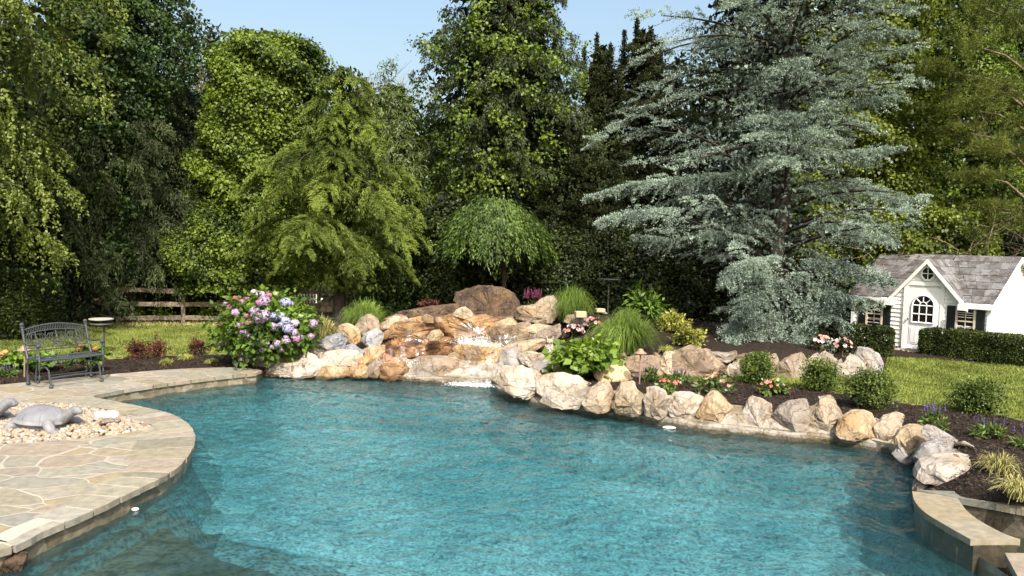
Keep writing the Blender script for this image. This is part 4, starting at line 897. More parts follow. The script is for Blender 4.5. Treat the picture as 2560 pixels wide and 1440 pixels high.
# 4 golden deodar cedar
D = 19.4; t, x, z = tree('golden_cedar', 'golden green weeping cedar with arching sprays behind the hydrangea', 850, D)
pr = [(180,815,850),(205,795,900),(240,775,950),(300,730,945),(360,690,985),(430,640,1010),(500,600,1050),(560,580,1085),(610,570,1105),(670,620,1080),(705,690,1050)]
a, br = sprays((x, D), pr, D, 850, 2.8, 46, .62, .90, 1050, .40, .75, 150, .095, .012, 'fan', 61, tilt=.20, smin=.22, bvar=.13, tn=.12, jit=.020)
a2, br2 = sprays((x, D), pr, D, 850, 1.3, 30, .40, .60, 300, .30, 1.2, 44, .085, .022, 'hang', 62)
a3 = blob_crown([(190,830,870),(260,805,900),(400,770,930),(600,730,960),(720,740,960)], D, 850, .7, 260, 24, .28, .085, .018, 63, core=900, coreL=.26, droop=.9, lumps=.25)
crown(cat_(a, a2, a3), 'deodar', t)
mb = MB(); trunk_wood(mb, x, D, z, pd(850, 200, D)[2], .19, .03, 6); branch_wood(mb, br, .55, .78, .035, 1); mb.build('trunk', M_BARK, t)

# 5 slender peach with narrow leaves and bare twigs behind it
D = 21.5; t, x, z = tree('young_peach_tree', 'slender pale tree with narrow leaves above the golden cedar', 968, D)
a = blob_crown([(155,960,975),(190,940,1000),(240,930,1020),(320,930,1050),(420,920,1060),(520,930,1080),(620,950,1080)], D, 968, .9, 200, 16, .26, .17, .035, 71, core=0, droop=.7)
crown(a, 'peach', t); mb = MB(); trunk_wood(mb, x, D, z, 7, .08, .02, 7); mb.build('trunk', M_BARK, t)
def twigs(mb, base, n, Lr, spread, seed, upk=1.0, r=.012):
    rr = random.Random(seed)
    for k in range(n):
        p = Vector(base) + Vector((rr.gauss(0, spread), rr.gauss(0, spread * .6), rr.uniform(-.3, .3)))
        d = Vector((rr.gauss(0, .5), rr.gauss(0, .4), upk + rr.gauss(0, .2))).normalized(); L = rr.uniform(.4, 1) * Lr
        pts = [p]
        for s in range(4):
            d = (d + Vector((rr.gauss(0, .18), rr.gauss(0, .18), rr.gauss(0, .12)))).normalized(); pts.append(pts[-1] + d * L / 4)
        mb.tube(pts, [r * (1 - .2 * i) for i in range(5)], 3, False)
        for s in range(3):
            q = pts[1 + s]; e = (d + Vector((rr.gauss(0, .7), rr.gauss(0, .5), rr.gauss(0, .4)))).normalized()
            mb.tube([q, q + e * L * .2, q + e * L * .38 + Vector((0, 0, .03))], [r * .6, r * .4, r * .25], 3, False)
D = 25.0; t, x, z = tree('bare_tree', 'leafless gray twigs against the sky left of the big spruce', 985, D)
mb = MB(); trunk_wood(mb, x, D, z, pd(985, 330, D)[2], .10, .04, 8); b0 = pd(985, 300, D)
twigs(mb, b0, 46, 2.0, .55, 81, 1.0, .011); mb.build('trunk', M_TWIG, t)
t, x, z = tree('bare_sapling', 'thin bare sapling against the sky left of the vine covered dome', 515, 25.5)
mb = MB(); trunk_wood(mb, x, 25.5, z, pd(515, 260, 25.5)[2], .06, .02, 9); twigs(mb, pd(515, 250, 25.5), 14, 1.1, .3, 82, 1.2, .009); mb.build('trunk', M_TWIG, t)

# 6 the big vine-hung spruce in the middle
D = 22.5; t, x, z = tree('vine_hung_spruce', 'huge dark spruce hung with vines in the middle of the tree line', 1255, D, 'tall evergreens behind the fence')
prT = [(-300,1170,1330),(-120,1130,1380),(0,1105,1398),(60,1100,1405),(100,1100,1432),(150,1000,1450),(170,1015,1470),(230,1030,1480),(300,1040,1500),(380,1060,1530),(470,1050,1560),(580,1050,1580),(700,1040,1600)]
s_, br = sprays((x, D), prT, D, 1255, 3.0, 210, .10, .34, 6200, .22, .9, 20, .11, .030, 'hang', 91, bvar=.1)
b_ = blob_crown(prT, D + .4, 1255, 2.4, 10, 8, .3, .12, .08, 92, core=5500, coreL=.3)
crown(cat_(s_, b_), 'spruce', t)
v_ = blob_crown([(-300,1180,1310),(-80,1130,1375),(30,1115,1392),(80,1120,1405),(130,1050,1430),(250,1060,1440),(400,1090,1440),(560,1120,1420),(690,1120,1400)], D - .3, 1255, 2.6, 620, 30, .30, .10, .08, 93, core=0, lumps=.3, thick=.08)
crown(v_, 'vine', t, 'vine', label='bright vine climbing over the dark spruce')
mb = MB(); trunk_wood(mb, x, D, z, 12.5, .35, .1, 10); branch_wood(mb, br, .1, .34, .03, 3); mb.build('trunk', M_BARK, t)
# 6b evergreens with upright shoots right of it
for i, (u, D, pr, lab) in enumerate([
  (1490, 24.0, [(122,1486,1496),(160,1466,1512),(205,1440,1540),(310,1425,1570),(450,1420,1600),(600,1420,1620),(720,1420,1620)], 'dark hemlock with one upright shoot left of the blue cedar'),
  (1590, 24.5, [(85,1575,1605),(118,1545,1640),(150,1522,1670),(220,1505,1700),(350,1510,1720),(550,1500,1740),(720,1500,1740)], 'dark hemlock with several pointed shoots just behind the blue cedar'),
  (1420, 21.0, [(330,1410,1430),(380,1370,1480),(460,1340,1540),(560,1330,1580),(660,1330,1600),(740,1330,1600)], 'brownish hemlock between the umbrella tree and the blue cedar')]):
    t, x, z = tree('dark_hemlock', lab, u, D, 'hemlocks behind the blue cedar')
    s_, br = sprays((x, D), pr, D, u, 2.0, 120, .75, .45, 2600, .30, .2, 17, .085, .032, 'atlas', 100 + i, tilt=.3)
    b_ = blob_crown(pr, D + .3, u, 1.5, 260, 18, .25, .09, .06, 105 + i, core=2600)
    crown(cat_(s_, b_), 'hemlock', t)
    mb = MB(); trunk_wood(mb, x, D, z, pd(u, pr[0][0], D)[2], .16, .02, 11 + i); branch_wood(mb, br, .75, .45, .02, 4)
    if i < 2:
        for du, vv in ((0, pr[0][0] - 36), (-32, pr[1][0] - 40), (34, pr[1][0] - 48), (58, pr[2][0] - 40)):
            p0 = pd(u + du, vv + 120, D); p1 = pd(u + du + 3, vv, D); mb.tube([p0, (p0 + p1) / 2, p1], [.03, .02, .008], 4)
    mb.build('trunk', M_BARK, t)
    if i < 2:
        PP = []
        rg = np.random.default_rng(120 + i)
        for du, vv in ((0, pr[0][0] - 36), (-32, pr[1][0] - 40), (34, pr[1][0] - 48), (58, pr[2][0] - 40)):
            p0 = pd(u + du, vv + 130, D); p1 = pd(u + du + 3, vv, D); tt = rg.random(700)[:, None]
            PP.append(p0 + (p1 - p0) * tt + rg.normal(0, .03, (700, 3)) * (1.3 - tt) * 2.2)
        PP = np.concatenate(PP); n = len(PP)
        crown((PP, unit(rg.normal(0, .6, (n, 3)) + [0, 0, .7]), unit(rg.normal(0, 1, (n, 3))), np.full(n, .10), np.full(n, .045), rg.random(n) * .6), 'hemlock', t, 'shoots')

# 7 weeping cherry shaped like an umbrella
D = 18.6; t, x, z = tree('umbrella_cherry', 'umbrella shaped weeping cherry with a slim trunk behind the waterfall', 1258, D)
rg = np.random.default_rng(131); ns = 620; az = rg.uniform(0, 2 * np.pi, ns); rad = 1.14 * rg.random(ns) ** .5 * (1 + .13 * np.sin(az * 3 + 1) + .08 * np.sin(az * 7))
az = np.where((np.sin(az) > .3) & (rg.random(ns) < .5), -az, az)
zt = pd(1250, 505, D)[2]; R0 = 1.14; cx = pd(1238, 500, D)[0]
top = zt - .62 * (rad / R0) ** 2.2 + rg.normal(0, .09, ns) + .08 * np.sin(az * 5); ln = rg.uniform(.25, .8, ns) * (.5 + .7 * rad / R0)
bot = pd(1250, 672, D)[2] + rg.uniform(-.05, .35, ns); per = 42
ix = np.repeat(np.arange(ns), per); tt = rg.random(ns * per)
rr_ = rad[ix] + .28 * tt ** .6 * (rad[ix] / R0); zz = top[ix] - np.minimum(ln[ix] * 1.2, np.maximum(top[ix] - bot[ix], .1)) * tt
P = np.c_[cx + rr_ * np.cos(az[ix]), D + rr_ * np.sin(az[ix]) * .95, zz] + rg.normal(0, .03, (ns * per, 3)); n = len(P)
Dv = unit(np.c_[np.cos(az[ix]), np.sin(az[ix]), np.full(n, -1.3)] + rg.normal(0, .5, (n, 3))); Nn = unit(np.c_[np.cos(az[ix]), np.sin(az[ix]), np.full(n, .8)] + rg.normal(0, .45, (n, 3)))
crown((P, Dv, Nn, rg.uniform(.07, .13, n), rg.uniform(.025, .04, n), np.clip(rg.normal(.55, .2, n), 0, 1)), 'cherry', t)
mb = MB(); trunk_wood(mb, x, D, z, zt - .25, .075, .05, 15, wob=.03)
rr = random.Random(5)
for k in range(34):
    a_ = rr.uniform(0, 6.28); L = rr.uniform(.45, .95); o = np.array([x, D, zt - .3])
    mb.tube([o, o + [math.cos(a_) * L * .5, math.sin(a_) * L * .5, .12], o + [math.cos(a_) * L * .9, math.sin(a_) * L * .9, -.15], o + [math.cos(a_) * L * 1.02, math.sin(a_) * L * 1.02, -.85]], [.018, .013, .009, .004], 4, False)
mb.build('trunk', M_BARK, t)

# 9 blue atlas cedar
D = 17.4; t, x, z = tree('blue_cedar', 'large silvery blue cedar with layered branches beside the playhouse', 1945, D)
pr = [(-420,1800,2070),(-250,1700,2160),(-100,1640,2200),(-20,1600,2220),(50,1560,2240),(85,1540,2290),(150,1520,2230),(250,1500,2220),(330,1460,2240),(430,1500,2190),(480,1430,2250),(520,1470,2300),(560,1470,2270),(620,1580,2160),(670,1750,2170),(705,1790,2230),(760,1805,2190),(820,1815,2140),(870,1835,2080)]
a, br = sprays((x, D), pr, D, 1945, 3.1, 150, .34, .32, 3000, .40, .24, 80, .050, .015, 'atlas', 141, tilt=.03, tn=.17, bvar=.12, jit=.013)
# outer fans named in the photo: low skirts right and left
fans = []
for j, (pts, ns) in enumerate([
   ([(1960,640),(1880,650),(1810,715)], 260), ([(1990,650),(2100,655),(2170,685),(2235,705)], 260), ([(1960,780),(1860,800),(1835,860)], 190),
   ([(1980,800),(2020,835),(2065,858)], 200), ([(2000,700),(2080,735),(2150,750)], 220), ([(1800,520),(1640,525),(1540,540),(1500,562)], 330),
   ([(1900,430),(1700,445),(1570,462),(1462,498)], 330), ([(2000,470),(2130,460),(2230,500),(2310,500)], 300), ([(2000,380),(2120,380),(2250,370)], 220),
   ([(1980,130),(2080,120),(2200,80),(2290,85)], 240), ([(1960,250),(2080,260),(2200,250),(2270,190)], 220), ([(1930,560),(1700,600),(1580,590)], 220), ([(2000,560),(2100,570),(2180,595),(2240,600)], 220),
   ([(1960,690),(1900,740),(1850,790)], 240), ([(2010,740),(2050,780),(2090,800)], 180), ([(1950,820),(1900,850),(1870,885)], 200)]):
    ns = int(ns * .62); rg = np.random.default_rng(150 + j); low = pts[-1][1] > 620
    d0 = D - (1.2 if low else .6); d1 = D - (2.6 if low else rg.uniform(.6, 2.0))
    W3 = np.array([pd(u, v, d0 + (d1 - d0) * i / (len(pts) - 1)) for i, (u, v) in enumerate(pts)])
    W3 = np.c_[smooth_line(W3[:, :2], 6), np.interp(np.linspace(0, 1, 6 * (len(pts) - 1) + 1), np.linspace(0, 1, len(pts)), W3[:, 2])]
    tq = rg.random(ns) ** .8; pos = np.array([np.interp(tq * (len(W3) - 1), np.arange(len(W3)), W3[:, c_]) for c_ in range(3)]).T
    dr = unit((W3[-1] - W3[0])[None])[0]; la = np.cross(dr, [0, 0, 1]); sd = rg.choice([-1, 1], ns)
    l = rg.uniform(.35, 1.1, ns) * (1.15 - tq); sdir = unit(la[None] * sd[:, None] * .9 + dr[None] * .7 + rg.normal(0, .24, (ns, 3)))
    per = 74; ix = np.repeat(np.arange(ns), per); t_ = rg.random(ns * per); n = ns * per
    Pq = pos[ix] + sdir[ix] * (l[ix] * t_)[:, None] + rg.normal(0, .012, (n, 3)); Pq[:, 2] -= .34 * l[ix] * t_ ** 1.5
    fans.append((Pq, unit(rg.normal(0, .65, (n, 3)) + sdir[ix] * .45 + [0, 0, .35]), unit(rg.normal(0, .6, (n, 3)) + [0, -.3, .8]), .050 * rg.uniform(.6, 1.3, n), .016 * rg.uniform(.7, 1.3, n), np.clip(rg.normal(.58, .2, n), 0, 1)))
    br.append(None)
    fans[-1] = fans[-1]
core_ = blob_crown([(-400,1900,2000),(-100,1790,2090),(200,1680,2110),(420,1650,2110),(560,1680,2120),(660,1820,2120),(860,1860,2080)], D + .2, 1945, 1.5, 10, 8, .3, .1, .07, 149, core=2600, coreL=.13)
crown(cat_(a, core_, *fans), 'atlas', t)
mb = MB(); trunk_wood(mb, x, D, z, 11.5, .30, .06, 16); branch_wood(mb, [q for q in br if q], .32, .26, .04, 1)
mb.build('trunk', M_BARK, t)
# 9b a second dark cedar behind its top
D = 22.5; t, x, z = tree('dark_cedar', 'dark cedar rising behind the top of the blue cedar', 1840, D)
pr = [(-350,1800,1900),(-100,1720,2000),(10,1690,2080),(120,1690,2100),(300,1640,2120),(500,1640,2120),(700,1660,2120)]
s_, br = sprays((x, D), pr, D, 1840, 1.9, 120, .3, .28, 2600, .28, .2, 20, .08, .035, 'atlas', 171)
b_ = blob_crown(pr, D + .3, 1840, 1.8, 10, 8, .3, .1, .07, 172, core=4200)
crown(cat_(s_, b_), 'hemlock', t); mb = MB(); trunk_wood(mb, x, D, z, 11, .25, .05, 17); branch_wood(mb, br, .3, .28, .03, 2); mb.build('trunk', M_BARK, t)

# 10 vine-draped woodland edge at the right
for i, (u, D, pr, lab, mt, nc) in enumerate([
  (2130, 22.0, [(-300,1990,2270),(-50,1960,2290),(150,1970,2300),(350,1960,2290),(520,1950,2280),(660,1940,2290)], 'yellow green vine draped tree behind the blue cedar', 'vine2', 1500),
  (2330, 23.0, [(-300,2180,2480),(0,2180,2500),(200,2200,2490),(400,2180,2500),(560,2160,2500),(670,2160,2500)], 'vine draped tree rising behind the playhouse roof', 'vine', 1400),
  (2540, 24.0, [(-300,2380,2760),(0,2380,2760),(250,2400,2760),(450,2420,2760),(650,2400,2760)], 'shadowy leafy tree at the right edge behind the pine', 'ivy', 1200),
  (2010, 20.8, [(440,1980,2040),(500,1950,2070),(580,1930,2090),(660,1930,2100)], 'small light green bush glimpsed through the blue cedar', 'vine2', 420),
  (2260, 20.6, [(500,2200,2330),(540,2120,2420),(590,2100,2440),(660,2090,2450),(760,2090,2450)], 'leafy brush directly behind the playhouse', 'vine2', 1000),
  (2480, 20.8, [(560,2420,2540),(600,2380,2640),(680,2370,2660),(760,2370,2660)], 'dark brush behind the playhouse gable', 'under', 800)]):
    t, x, z = tree('vine_draped_tree' if i < 3 else 'woodland_bush', lab, u, D, 'vine draped woodland edge')
    a = blob_crown(pr, D, u, 2.0, int(nc * 1.25), 36, .27, .092, .072, 180 + i, core=3000, lumps=.22, thick=.12)
    crown(a, mt, t); mb = MB(); trunk_wood(mb, x, D, z, pd(u, max(pr[0][0], 0), D)[2], .22, .07, 20 + i)
    if i == 4: twigs(mb, (x + .3, D - 1.0, z + 2.3), 60, 1.7, 1.0, 301, .25, .012)
    if i == 1: twigs(mb, (x + .6, D - 1.6, z + 3.2), 60, 1.9, 1.0, 302, -.1, .012); twigs(mb, (x + .3, D - 1.7, z + 5.2), 30, 1.6, .9, 303, .4, .010)
    mb.build('trunk', M_BARKL if i in (1, 4) else M_BARK, t)
D = 20.3; t, x, z = tree('soft_pine', 'soft needled pine with bare lower twigs at the right edge', 2560, D)
pl = []; mb = MB(); trunk_wood(mb, x, D, z, 10, .2, .06, 27); rg = np.random.default_rng(190)
for j, (u, v, wd, ht) in enumerate([(2440,215,85,40),(2510,225,80,45),(2400,270,60,26),(2480,365,75,22),(2545,385,70,24),(2420,110,60,40),(2530,60,70,40),(2460,20,60,30),(2340,175,45,25),(2560,300,60,30),(2500,520,70,24),(2560,560,60,26),(2390,330,40,20),(2450,440,50,18),(2430,590,55,20)]):
    c_ = pd(u, v, D - rg.uniform(.5, 1.6)); k = 60; per = 46
    o = rg.normal(0, 1, (k, 3)) * [wd / F * D * .5, .35, ht / F * D * .45]; ix = np.repeat(np.arange(k), per); n = k * per
    d = unit(rg.normal(0, .8, (n, 3)) + [0, 0, .35]); pl.append((c_ + o[ix] + d * .02, d, unit(rg.normal(0, 1, (n, 3))), .15 * rg.uniform(.6, 1.2, n), np.full(n, .011), np.clip(rg.normal(.5, .2, n), 0, 1)))
    mb.tube([(x, D, c_[2] - .5), (np.array([x, D, c_[2] - .1]) + c_) / 2, c_], [.045, .03, .012], 5, False)
crown(cat_(*pl), 'pine', t); twigs(mb, (x - .6, D - .8, z + 2.8), 70, 1.5, .8, 304, -.2, .010); mb.build('trunk', M_BARKL, t)

# 11 shade shrubs in front of the tree line
for i, (u, D, pr, lab, mt, L) in enumerate([
  (1130, 20.5, [(500,1110,1150),(560,1070,1200),(640,1060,1220),(760,1060,1230)], 'leafy shrub left of the umbrella cherry', 'under', .11),
  (1400, 20.0, [(560,1380,1420),(610,1330,1470),(680,1300,1510),(770,1300,1510)], 'dark shrub right of the umbrella cherry', 'under', .10),
  (1560, 20.2, [(560,1540,1600),(600,1480,1650),(680,1460,1680),(800,1460,1690)], 'dark shrub under the left branches of the blue cedar', 'under', .10),
  (1730, 20.5, [(540,1700,1760),(600,1650,1810),(700,1640,1830),(820,1640,1840)], 'dark shrub behind the trunk of the blue cedar', 'under', .10),
  (1010, 21.8, [(540,980,1040),(600,930,1080),(700,920,1100),(790,920,1100)], 'ivy covered shrub behind the golden cedar', 'ivy', .11),
  (560, 21.3, [(500,520,600),(560,470,640),(640,430,650),(690,430,640)], 'hanging vine curtain over the fence', 'vine', .11),
  (985, 23.6, [(222,950,1005),(245,915,1050),(300,890,1090),(420,880,1110),(600,880,1120),(760,880,1120)], 'mixed leafy thicket filling the gap left of the big spruce', 'vine', .11),
  (500, 24.6, [(240,480,520),(270,455,560),(360,440,580),(500,430,590),(720,430,600)], 'leafy thicket behind the gap left of the vine covered dome', 'ivy', .11),
  (1870, 19.8, [(600,1840,1900),(660,1800,1960),(760,1790,1990),(830,1790,1990)], 'brownish shrub inside the shade of the blue cedar', 'hemlock', .09)]):
    t, x, z = tree('shade_shrub', lab, u, D, 'shade shrubs along the tree line'); t['category'] = 'shrub'
    crown(blob_crown(pr, D, u, 1.3, 620, 30, .25, L * .75, L * .52, 200 + i, core=1600, lumps=.2), mt, t)
    mb = MB(); twigs(mb, (x, D, z + .2), 10, 1.2, .3, 210 + i, 1.4, .02); mb.build('trunk', M_BARK, t)

# far woodland closing the background
rg = np.random.default_rng(220); n = 120000
X = rg.uniform(-32, 36, n); Y = rg.uniform(28.5, 33, n)
hz = 6.3 + .9 * np.sin(X * .7) + .6 * np.sin(X * 1.9 + 1) + np.where(X > 6, 4.5, 0) + np.where(X < -11.2, 5.0, 0) + np.where((X > -11) & (X < -1), 1.3, 0)
Z = hz * rg.random(n) ** .8
tag(leaf_mesh('woodland', np.c_[X, Y, Z], rg.normal(0, 1, (n, 3)), unit(rg.normal(0, 1, (n, 3)) + [0, -.5, .5]), rg.uniform(.16, .32, n), rg.uniform(.10, .2, n), LM['wood'], label='dark far woodland behind the garden trees', cat='woodland'), kind='stuff')

# ---------------------------------------------------------------- plants in the beds
PM = {
 'grass': leafmat('fountain grass blades', (.06,.11,.014), (.24,.34,.07), .25, .6, .2),
 'tuft': leafmat('yellow striped blades', (.20,.23,.05), (.48,.48,.14), .25, .6, .2),
 'dry': leafmat('straw yellow blades', (.22,.21,.06), (.50,.46,.20), .2, .7, .2),
 'box': leafmat('boxwood leaves', (.020,.042,.009), (.145,.20,.036), .25, .5, .3),
 'hyd': leafmat('hydrangea leaves', (.035,.08,.012), (.16,.26,.035), .3, .5, .3),
 'lime': leafmat('lime green broad leaves', (.06,.13,.012), (.26,.37,.05), .35, .4, .4),
 'gold': leafmat('gold edged leaves', (.16,.18,.03), (.46,.45,.10), .3, .5, .3),
 'barb': leafmat('barberry leaves', (.05,.016,.012), (.19,.075,.05), .3, .5, .25, (.12,.13,.04)),
 'imp': leafmat('bedding plant leaves', (.03,.06,.012), (.16,.23,.05), .3, .4, .4, (.40,.42,.22)),
 'impdark': leafmat('bronze bedding leaves', (.012,.016,.008), (.07,.075,.028), .25, .4, .4),
 'sal': leafmat('salvia leaves', (.03,.06,.012), (.15,.21,.05), .3, .6, .2),
}
def petal(name, a, b, trans=.3): return leafmat(name, a, b, trans, .6, .2)
FM = {
 'pink': petal('pink petals', (.36,.08,.20), (.60,.24,.42)), 'rose': petal('rose petals', (.50,.07,.14), (.72,.26,.34)),
 'lilac': petal('lilac petals', (.38,.25,.50), (.64,.49,.70)), 'blue': petal('blue violet petals', (.22,.23,.52), (.46,.47,.72)),
 'pale': petal('pale lilac petals', (.40,.28,.46), (.64,.52,.68)), 'green': petal('young green petals', (.36,.45,.22), (.62,.68,.42)),
 'red': petal('coral red petals', (.55,.035,.045), (.75,.20,.17)), 'coral': petal('coral pink petals', (.62,.14,.12), (.80,.42,.36)),
 'white': petal('pink white petals', (.65,.35,.38), (.85,.70,.68)), 'salmon': petal('salmon petals', (.60,.20,.09), (.74,.38,.18)),
 'violet': petal('violet flower spikes', (.10,.075,.28), (.26,.20,.50), .2), 'magenta': petal('magenta plumes', (.34,.08,.22), (.56,.24,.40), .2),
}
M_STEM = plain('green stems', (.09,.12,.03), .8, .2); M_WSTEM = plain('woody stems', (.10,.07,.045), .9, .2)
def plant(name, label, cat, loc, group=None): return thing(name, label, cat, loc, group)
def fountain(name, label, u, v, vt, halfpx, n, mat='grass', group=None, up_=.75, W=.014, seed=1, cat='ornamental grass', loc=None):
    """arching blades from one base; vt the top of the clump, halfpx half its width in the photograph"""
    p = gp(u, v) if loc is None else np.array(loc); D = p[1]; Hh = (v - vt) / F * D; Rr = halfpx / F * D; rg = np.random.default_rng(seed)
    root = plant(name, label, cat, p, group)
    az = rg.uniform(0, 2 * np.pi, n); reach = Rr * rg.random(n) ** .5 * 1.1; hh = Hh * (1.06 - .06 * (reach / Rr) ** 2) * rg.uniform(.62, 1.02, n)
    b0 = rg.normal(0, .16 * Rr, (n, 2)); K = 6; V = np.empty((n, K, 2, 3)); s = np.linspace(0, 1, K)
    curl = rg.uniform(.35, 1.0, n)
    for k in range(K):
        t = s[k]; r = reach * t ** .95; z = hh * (t * 2.1 - t * t * (1.1 + .9 * curl * (reach / Rr)))
        z = np.maximum(z, .01)
        x = p[0] + b0[:, 0] + np.cos(az) * r; y = p[1] + b0[:, 1] + np.sin(az) * r
        wd = W * (1 - .85 * t) * rg.uniform(.9, 1.1, n) * .5; tw = az + np.pi / 2 + rg.normal(0, .5, n) * 0 + (np.arange(n) % 7) * .25
        V[:, k, 0] = np.c_[x - np.cos(tw) * wd, y - np.sin(tw) * wd, p[2] + z]; V[:, k, 1] = np.c_[x + np.cos(tw) * wd, y + np.sin(tw) * wd, p[2] + z]
    base = (np.arange(n) * K * 2)[:, None]; q = []
    for k in range(K - 1): q.append(base + np.array([[2*k, 2*k+1, 2*k+3, 2*k+2]]))
    Fc = np.concatenate(q, 1).reshape(-1, 4); rnd = np.repeat(np.clip(rg.normal(.5, .2, n), 0, 1), K - 1)
    mk('blades', V.reshape(-1, 3), Fc, PM[mat], root, attr=rnd)
    return root
FG = 'arching fountain grasses'
fountain('fountain_grass', 'green fountain grass left of the waterfall behind the pale speckled boulder', 910, 832, 738, 56, 1500, group=FG, seed=1, loc=pd(910, 832, 15.7))
fountain('fountain_grass', 'tall fountain grass behind the pale leaning boulder, beside the pink plumes', 1428, 806, 702, 54, 1700, group=FG, seed=2, loc=pd(1428, 808, 15.9))
fountain('fountain_grass', 'biggest fountain grass, in front on the dark mulch right of the waterfall', 1560, 884, 772, 84, 2600, group=FG, seed=3)
fountain('ornamental_sedge', 'yellow green sedge between the hydrangea and the gray slabs', 808, 866, 783, 46, 700, 'dry', None, seed=4, W=.018, loc=pd(808, 866, 14.9))
TG = 'small yellow striped grass tufts'
for i, (u, v, vt, h, lab) in enumerate([(418,915,893,21,'yellow striped tuft nearest the bench, at the deck edge'), (466,902,882,23,'yellow striped tuft between two red barberries'), (528,910,893,19,'yellow striped tuft at the foot of the hydrangea'), (1666,886,858,23,'yellow striped tuft on top of the upper rock tier')]):
    fountain('grass_tuft', lab, u, v, vt, h, 170, 'tuft', TG, seed=10 + i, W=.018, cat='grass tuft')
for i, (u, v, vt, h, lab) in enumerate([(2497,1192,1118,62,'straw yellow grass clump beside the big pale pinkish slab'), (2548,1250,1178,66,'straw yellow grass clump beside the spa coping at the frame edge')]):
    fountain('straw_grass', lab, u, v, vt, h, 260, 'dry', 'straw yellow grass clumps by the spa', seed=20 + i, W=.014, cat='grass clump')
fountain('dark_grass', 'thin dark grass rising behind the biggest fountain grass', 1585, 800, 742, 40, 300, 'grass', None, seed=30, loc=pd(1570, 815, 16.5))

def bush(root, c, rad, n, L, W, mat, seed, droop=.2, core=150, name='foliage', top=.5, lump=.22, stems=True, uniform=False):
    """leaves clumped over a rounded bush; c its middle, rad its half sizes"""
    rg = np.random.default_rng(seed); nc = max(14, n // 22)
    d = unit(rg.normal(0, 1, (nc, 3)) + [0, -.25, .25]); d[:, 2] = np.where(d[:, 2] < -.75, -d[:, 2], d[:, 2])
    k = rg.uniform(.62, 1.0, nc) * (1 + lump * rg.normal(0, .5, nc))
    cp = d * k[:, None]; ix = rg.integers(0, nc, n)
    o = rg.normal(0, .17, (n, 3)); q = cp[ix] + o; P = c + q * rad
    out = unit(q + 1e-6); Nn = unit(out * .6 + [0, -.05, top] + rg.normal(0, .38, (n, 3)))
    Dv = unit(rg.normal(0, .6, (n, 3)) + out * .65 + [0, 0, -droop])
    LL = L * rg.uniform(.6, 1.25, n); WW = LL * W / L; rnd = np.clip(rg.normal(.45, .2, n) + rg.normal(0, .12, nc)[ix], 0, 1)
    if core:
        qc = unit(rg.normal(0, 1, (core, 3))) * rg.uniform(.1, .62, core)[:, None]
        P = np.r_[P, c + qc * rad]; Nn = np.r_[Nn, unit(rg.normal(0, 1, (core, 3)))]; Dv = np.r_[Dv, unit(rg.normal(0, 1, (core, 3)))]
        LL = np.r_[LL, np.full(core, min(rad) * .5)]; WW = np.r_[WW, np.full(core, min(rad) * .35)]; rnd = np.r_[rnd, np.full(core, .1)]  # inner leaves tinted dark, shade put into their colour
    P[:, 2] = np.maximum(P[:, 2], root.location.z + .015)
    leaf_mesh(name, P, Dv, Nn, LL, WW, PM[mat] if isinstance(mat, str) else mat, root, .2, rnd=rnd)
    if stems:
        mb = MB(); b = np.array(root.location)
        for i in range(7):
            e = c + d[i] * rad * .7; e[2] = max(e[2], b[2] + .05); mb.tube([b + rg.normal(0, .02, 3) * [1, 1, 0], (b + e) / 2 + [0, 0, .03], e], [.009, .007, .004], 4, False)
        mb.build('stem', M_WSTEM, root)
def box_of(u0, v0, u1, v1, D):
    a = pd((u0 + u1) / 2, (v0 + v1) / 2, D); return a, np.array([(u1 - u0) / F * D / 2, (u1 - u0) / F * D / 2, (v1 - v0) / F * D / 2])
def blossom(p, nrmv, r, mat, root, seed, name='blossom', k=5):
    rg = np.random.default_rng(seed); n_ = unit(np.array([nrmv]))[0]; a = unit(np.cross(n_, [.3, .2, .9])[None])[0]; b = np.cross(n_, a)
    th = np.arange(k) * 2 * np.pi / k + rg.uniform(0, 1); Dv = np.cos(th)[:, None] * a + np.sin(th)[:, None] * b + n_ * .25
    leaf_mesh(name, np.repeat(p[None], k, 0), Dv, np.repeat(n_[None], k, 0), r, r * .95, FM[mat], root, .12, rnd=rg.random(k), wide=.6)
BW = 'round boxwood shrubs'
for i, (u0, v0, u1, v1, lab) in enumerate([(1848,886,1934,964,'boxwood in front of the tier rocks, nearest the waterfall'), (2006,900,2094,982,'boxwood in front of the right half of the tier rocks'), (2118,930,2234,1028,'boxwood standing on the mulch before the end of the rock tier'), (2382,955,2496,1038,'boxwood at the lawn edge between two purple salvias')]):
    g = gp((u0 + u1) / 2, v1 - 3); r_ = plant('boxwood', lab, 'shrub', g, BW); c, rad = box_of(u0, v0, u1, v1 - 4, g[1]); bush(r_, c, rad * [.98, .95, 1], 3600, .038, .024, 'box', 40 + i, 0, lump=.3)
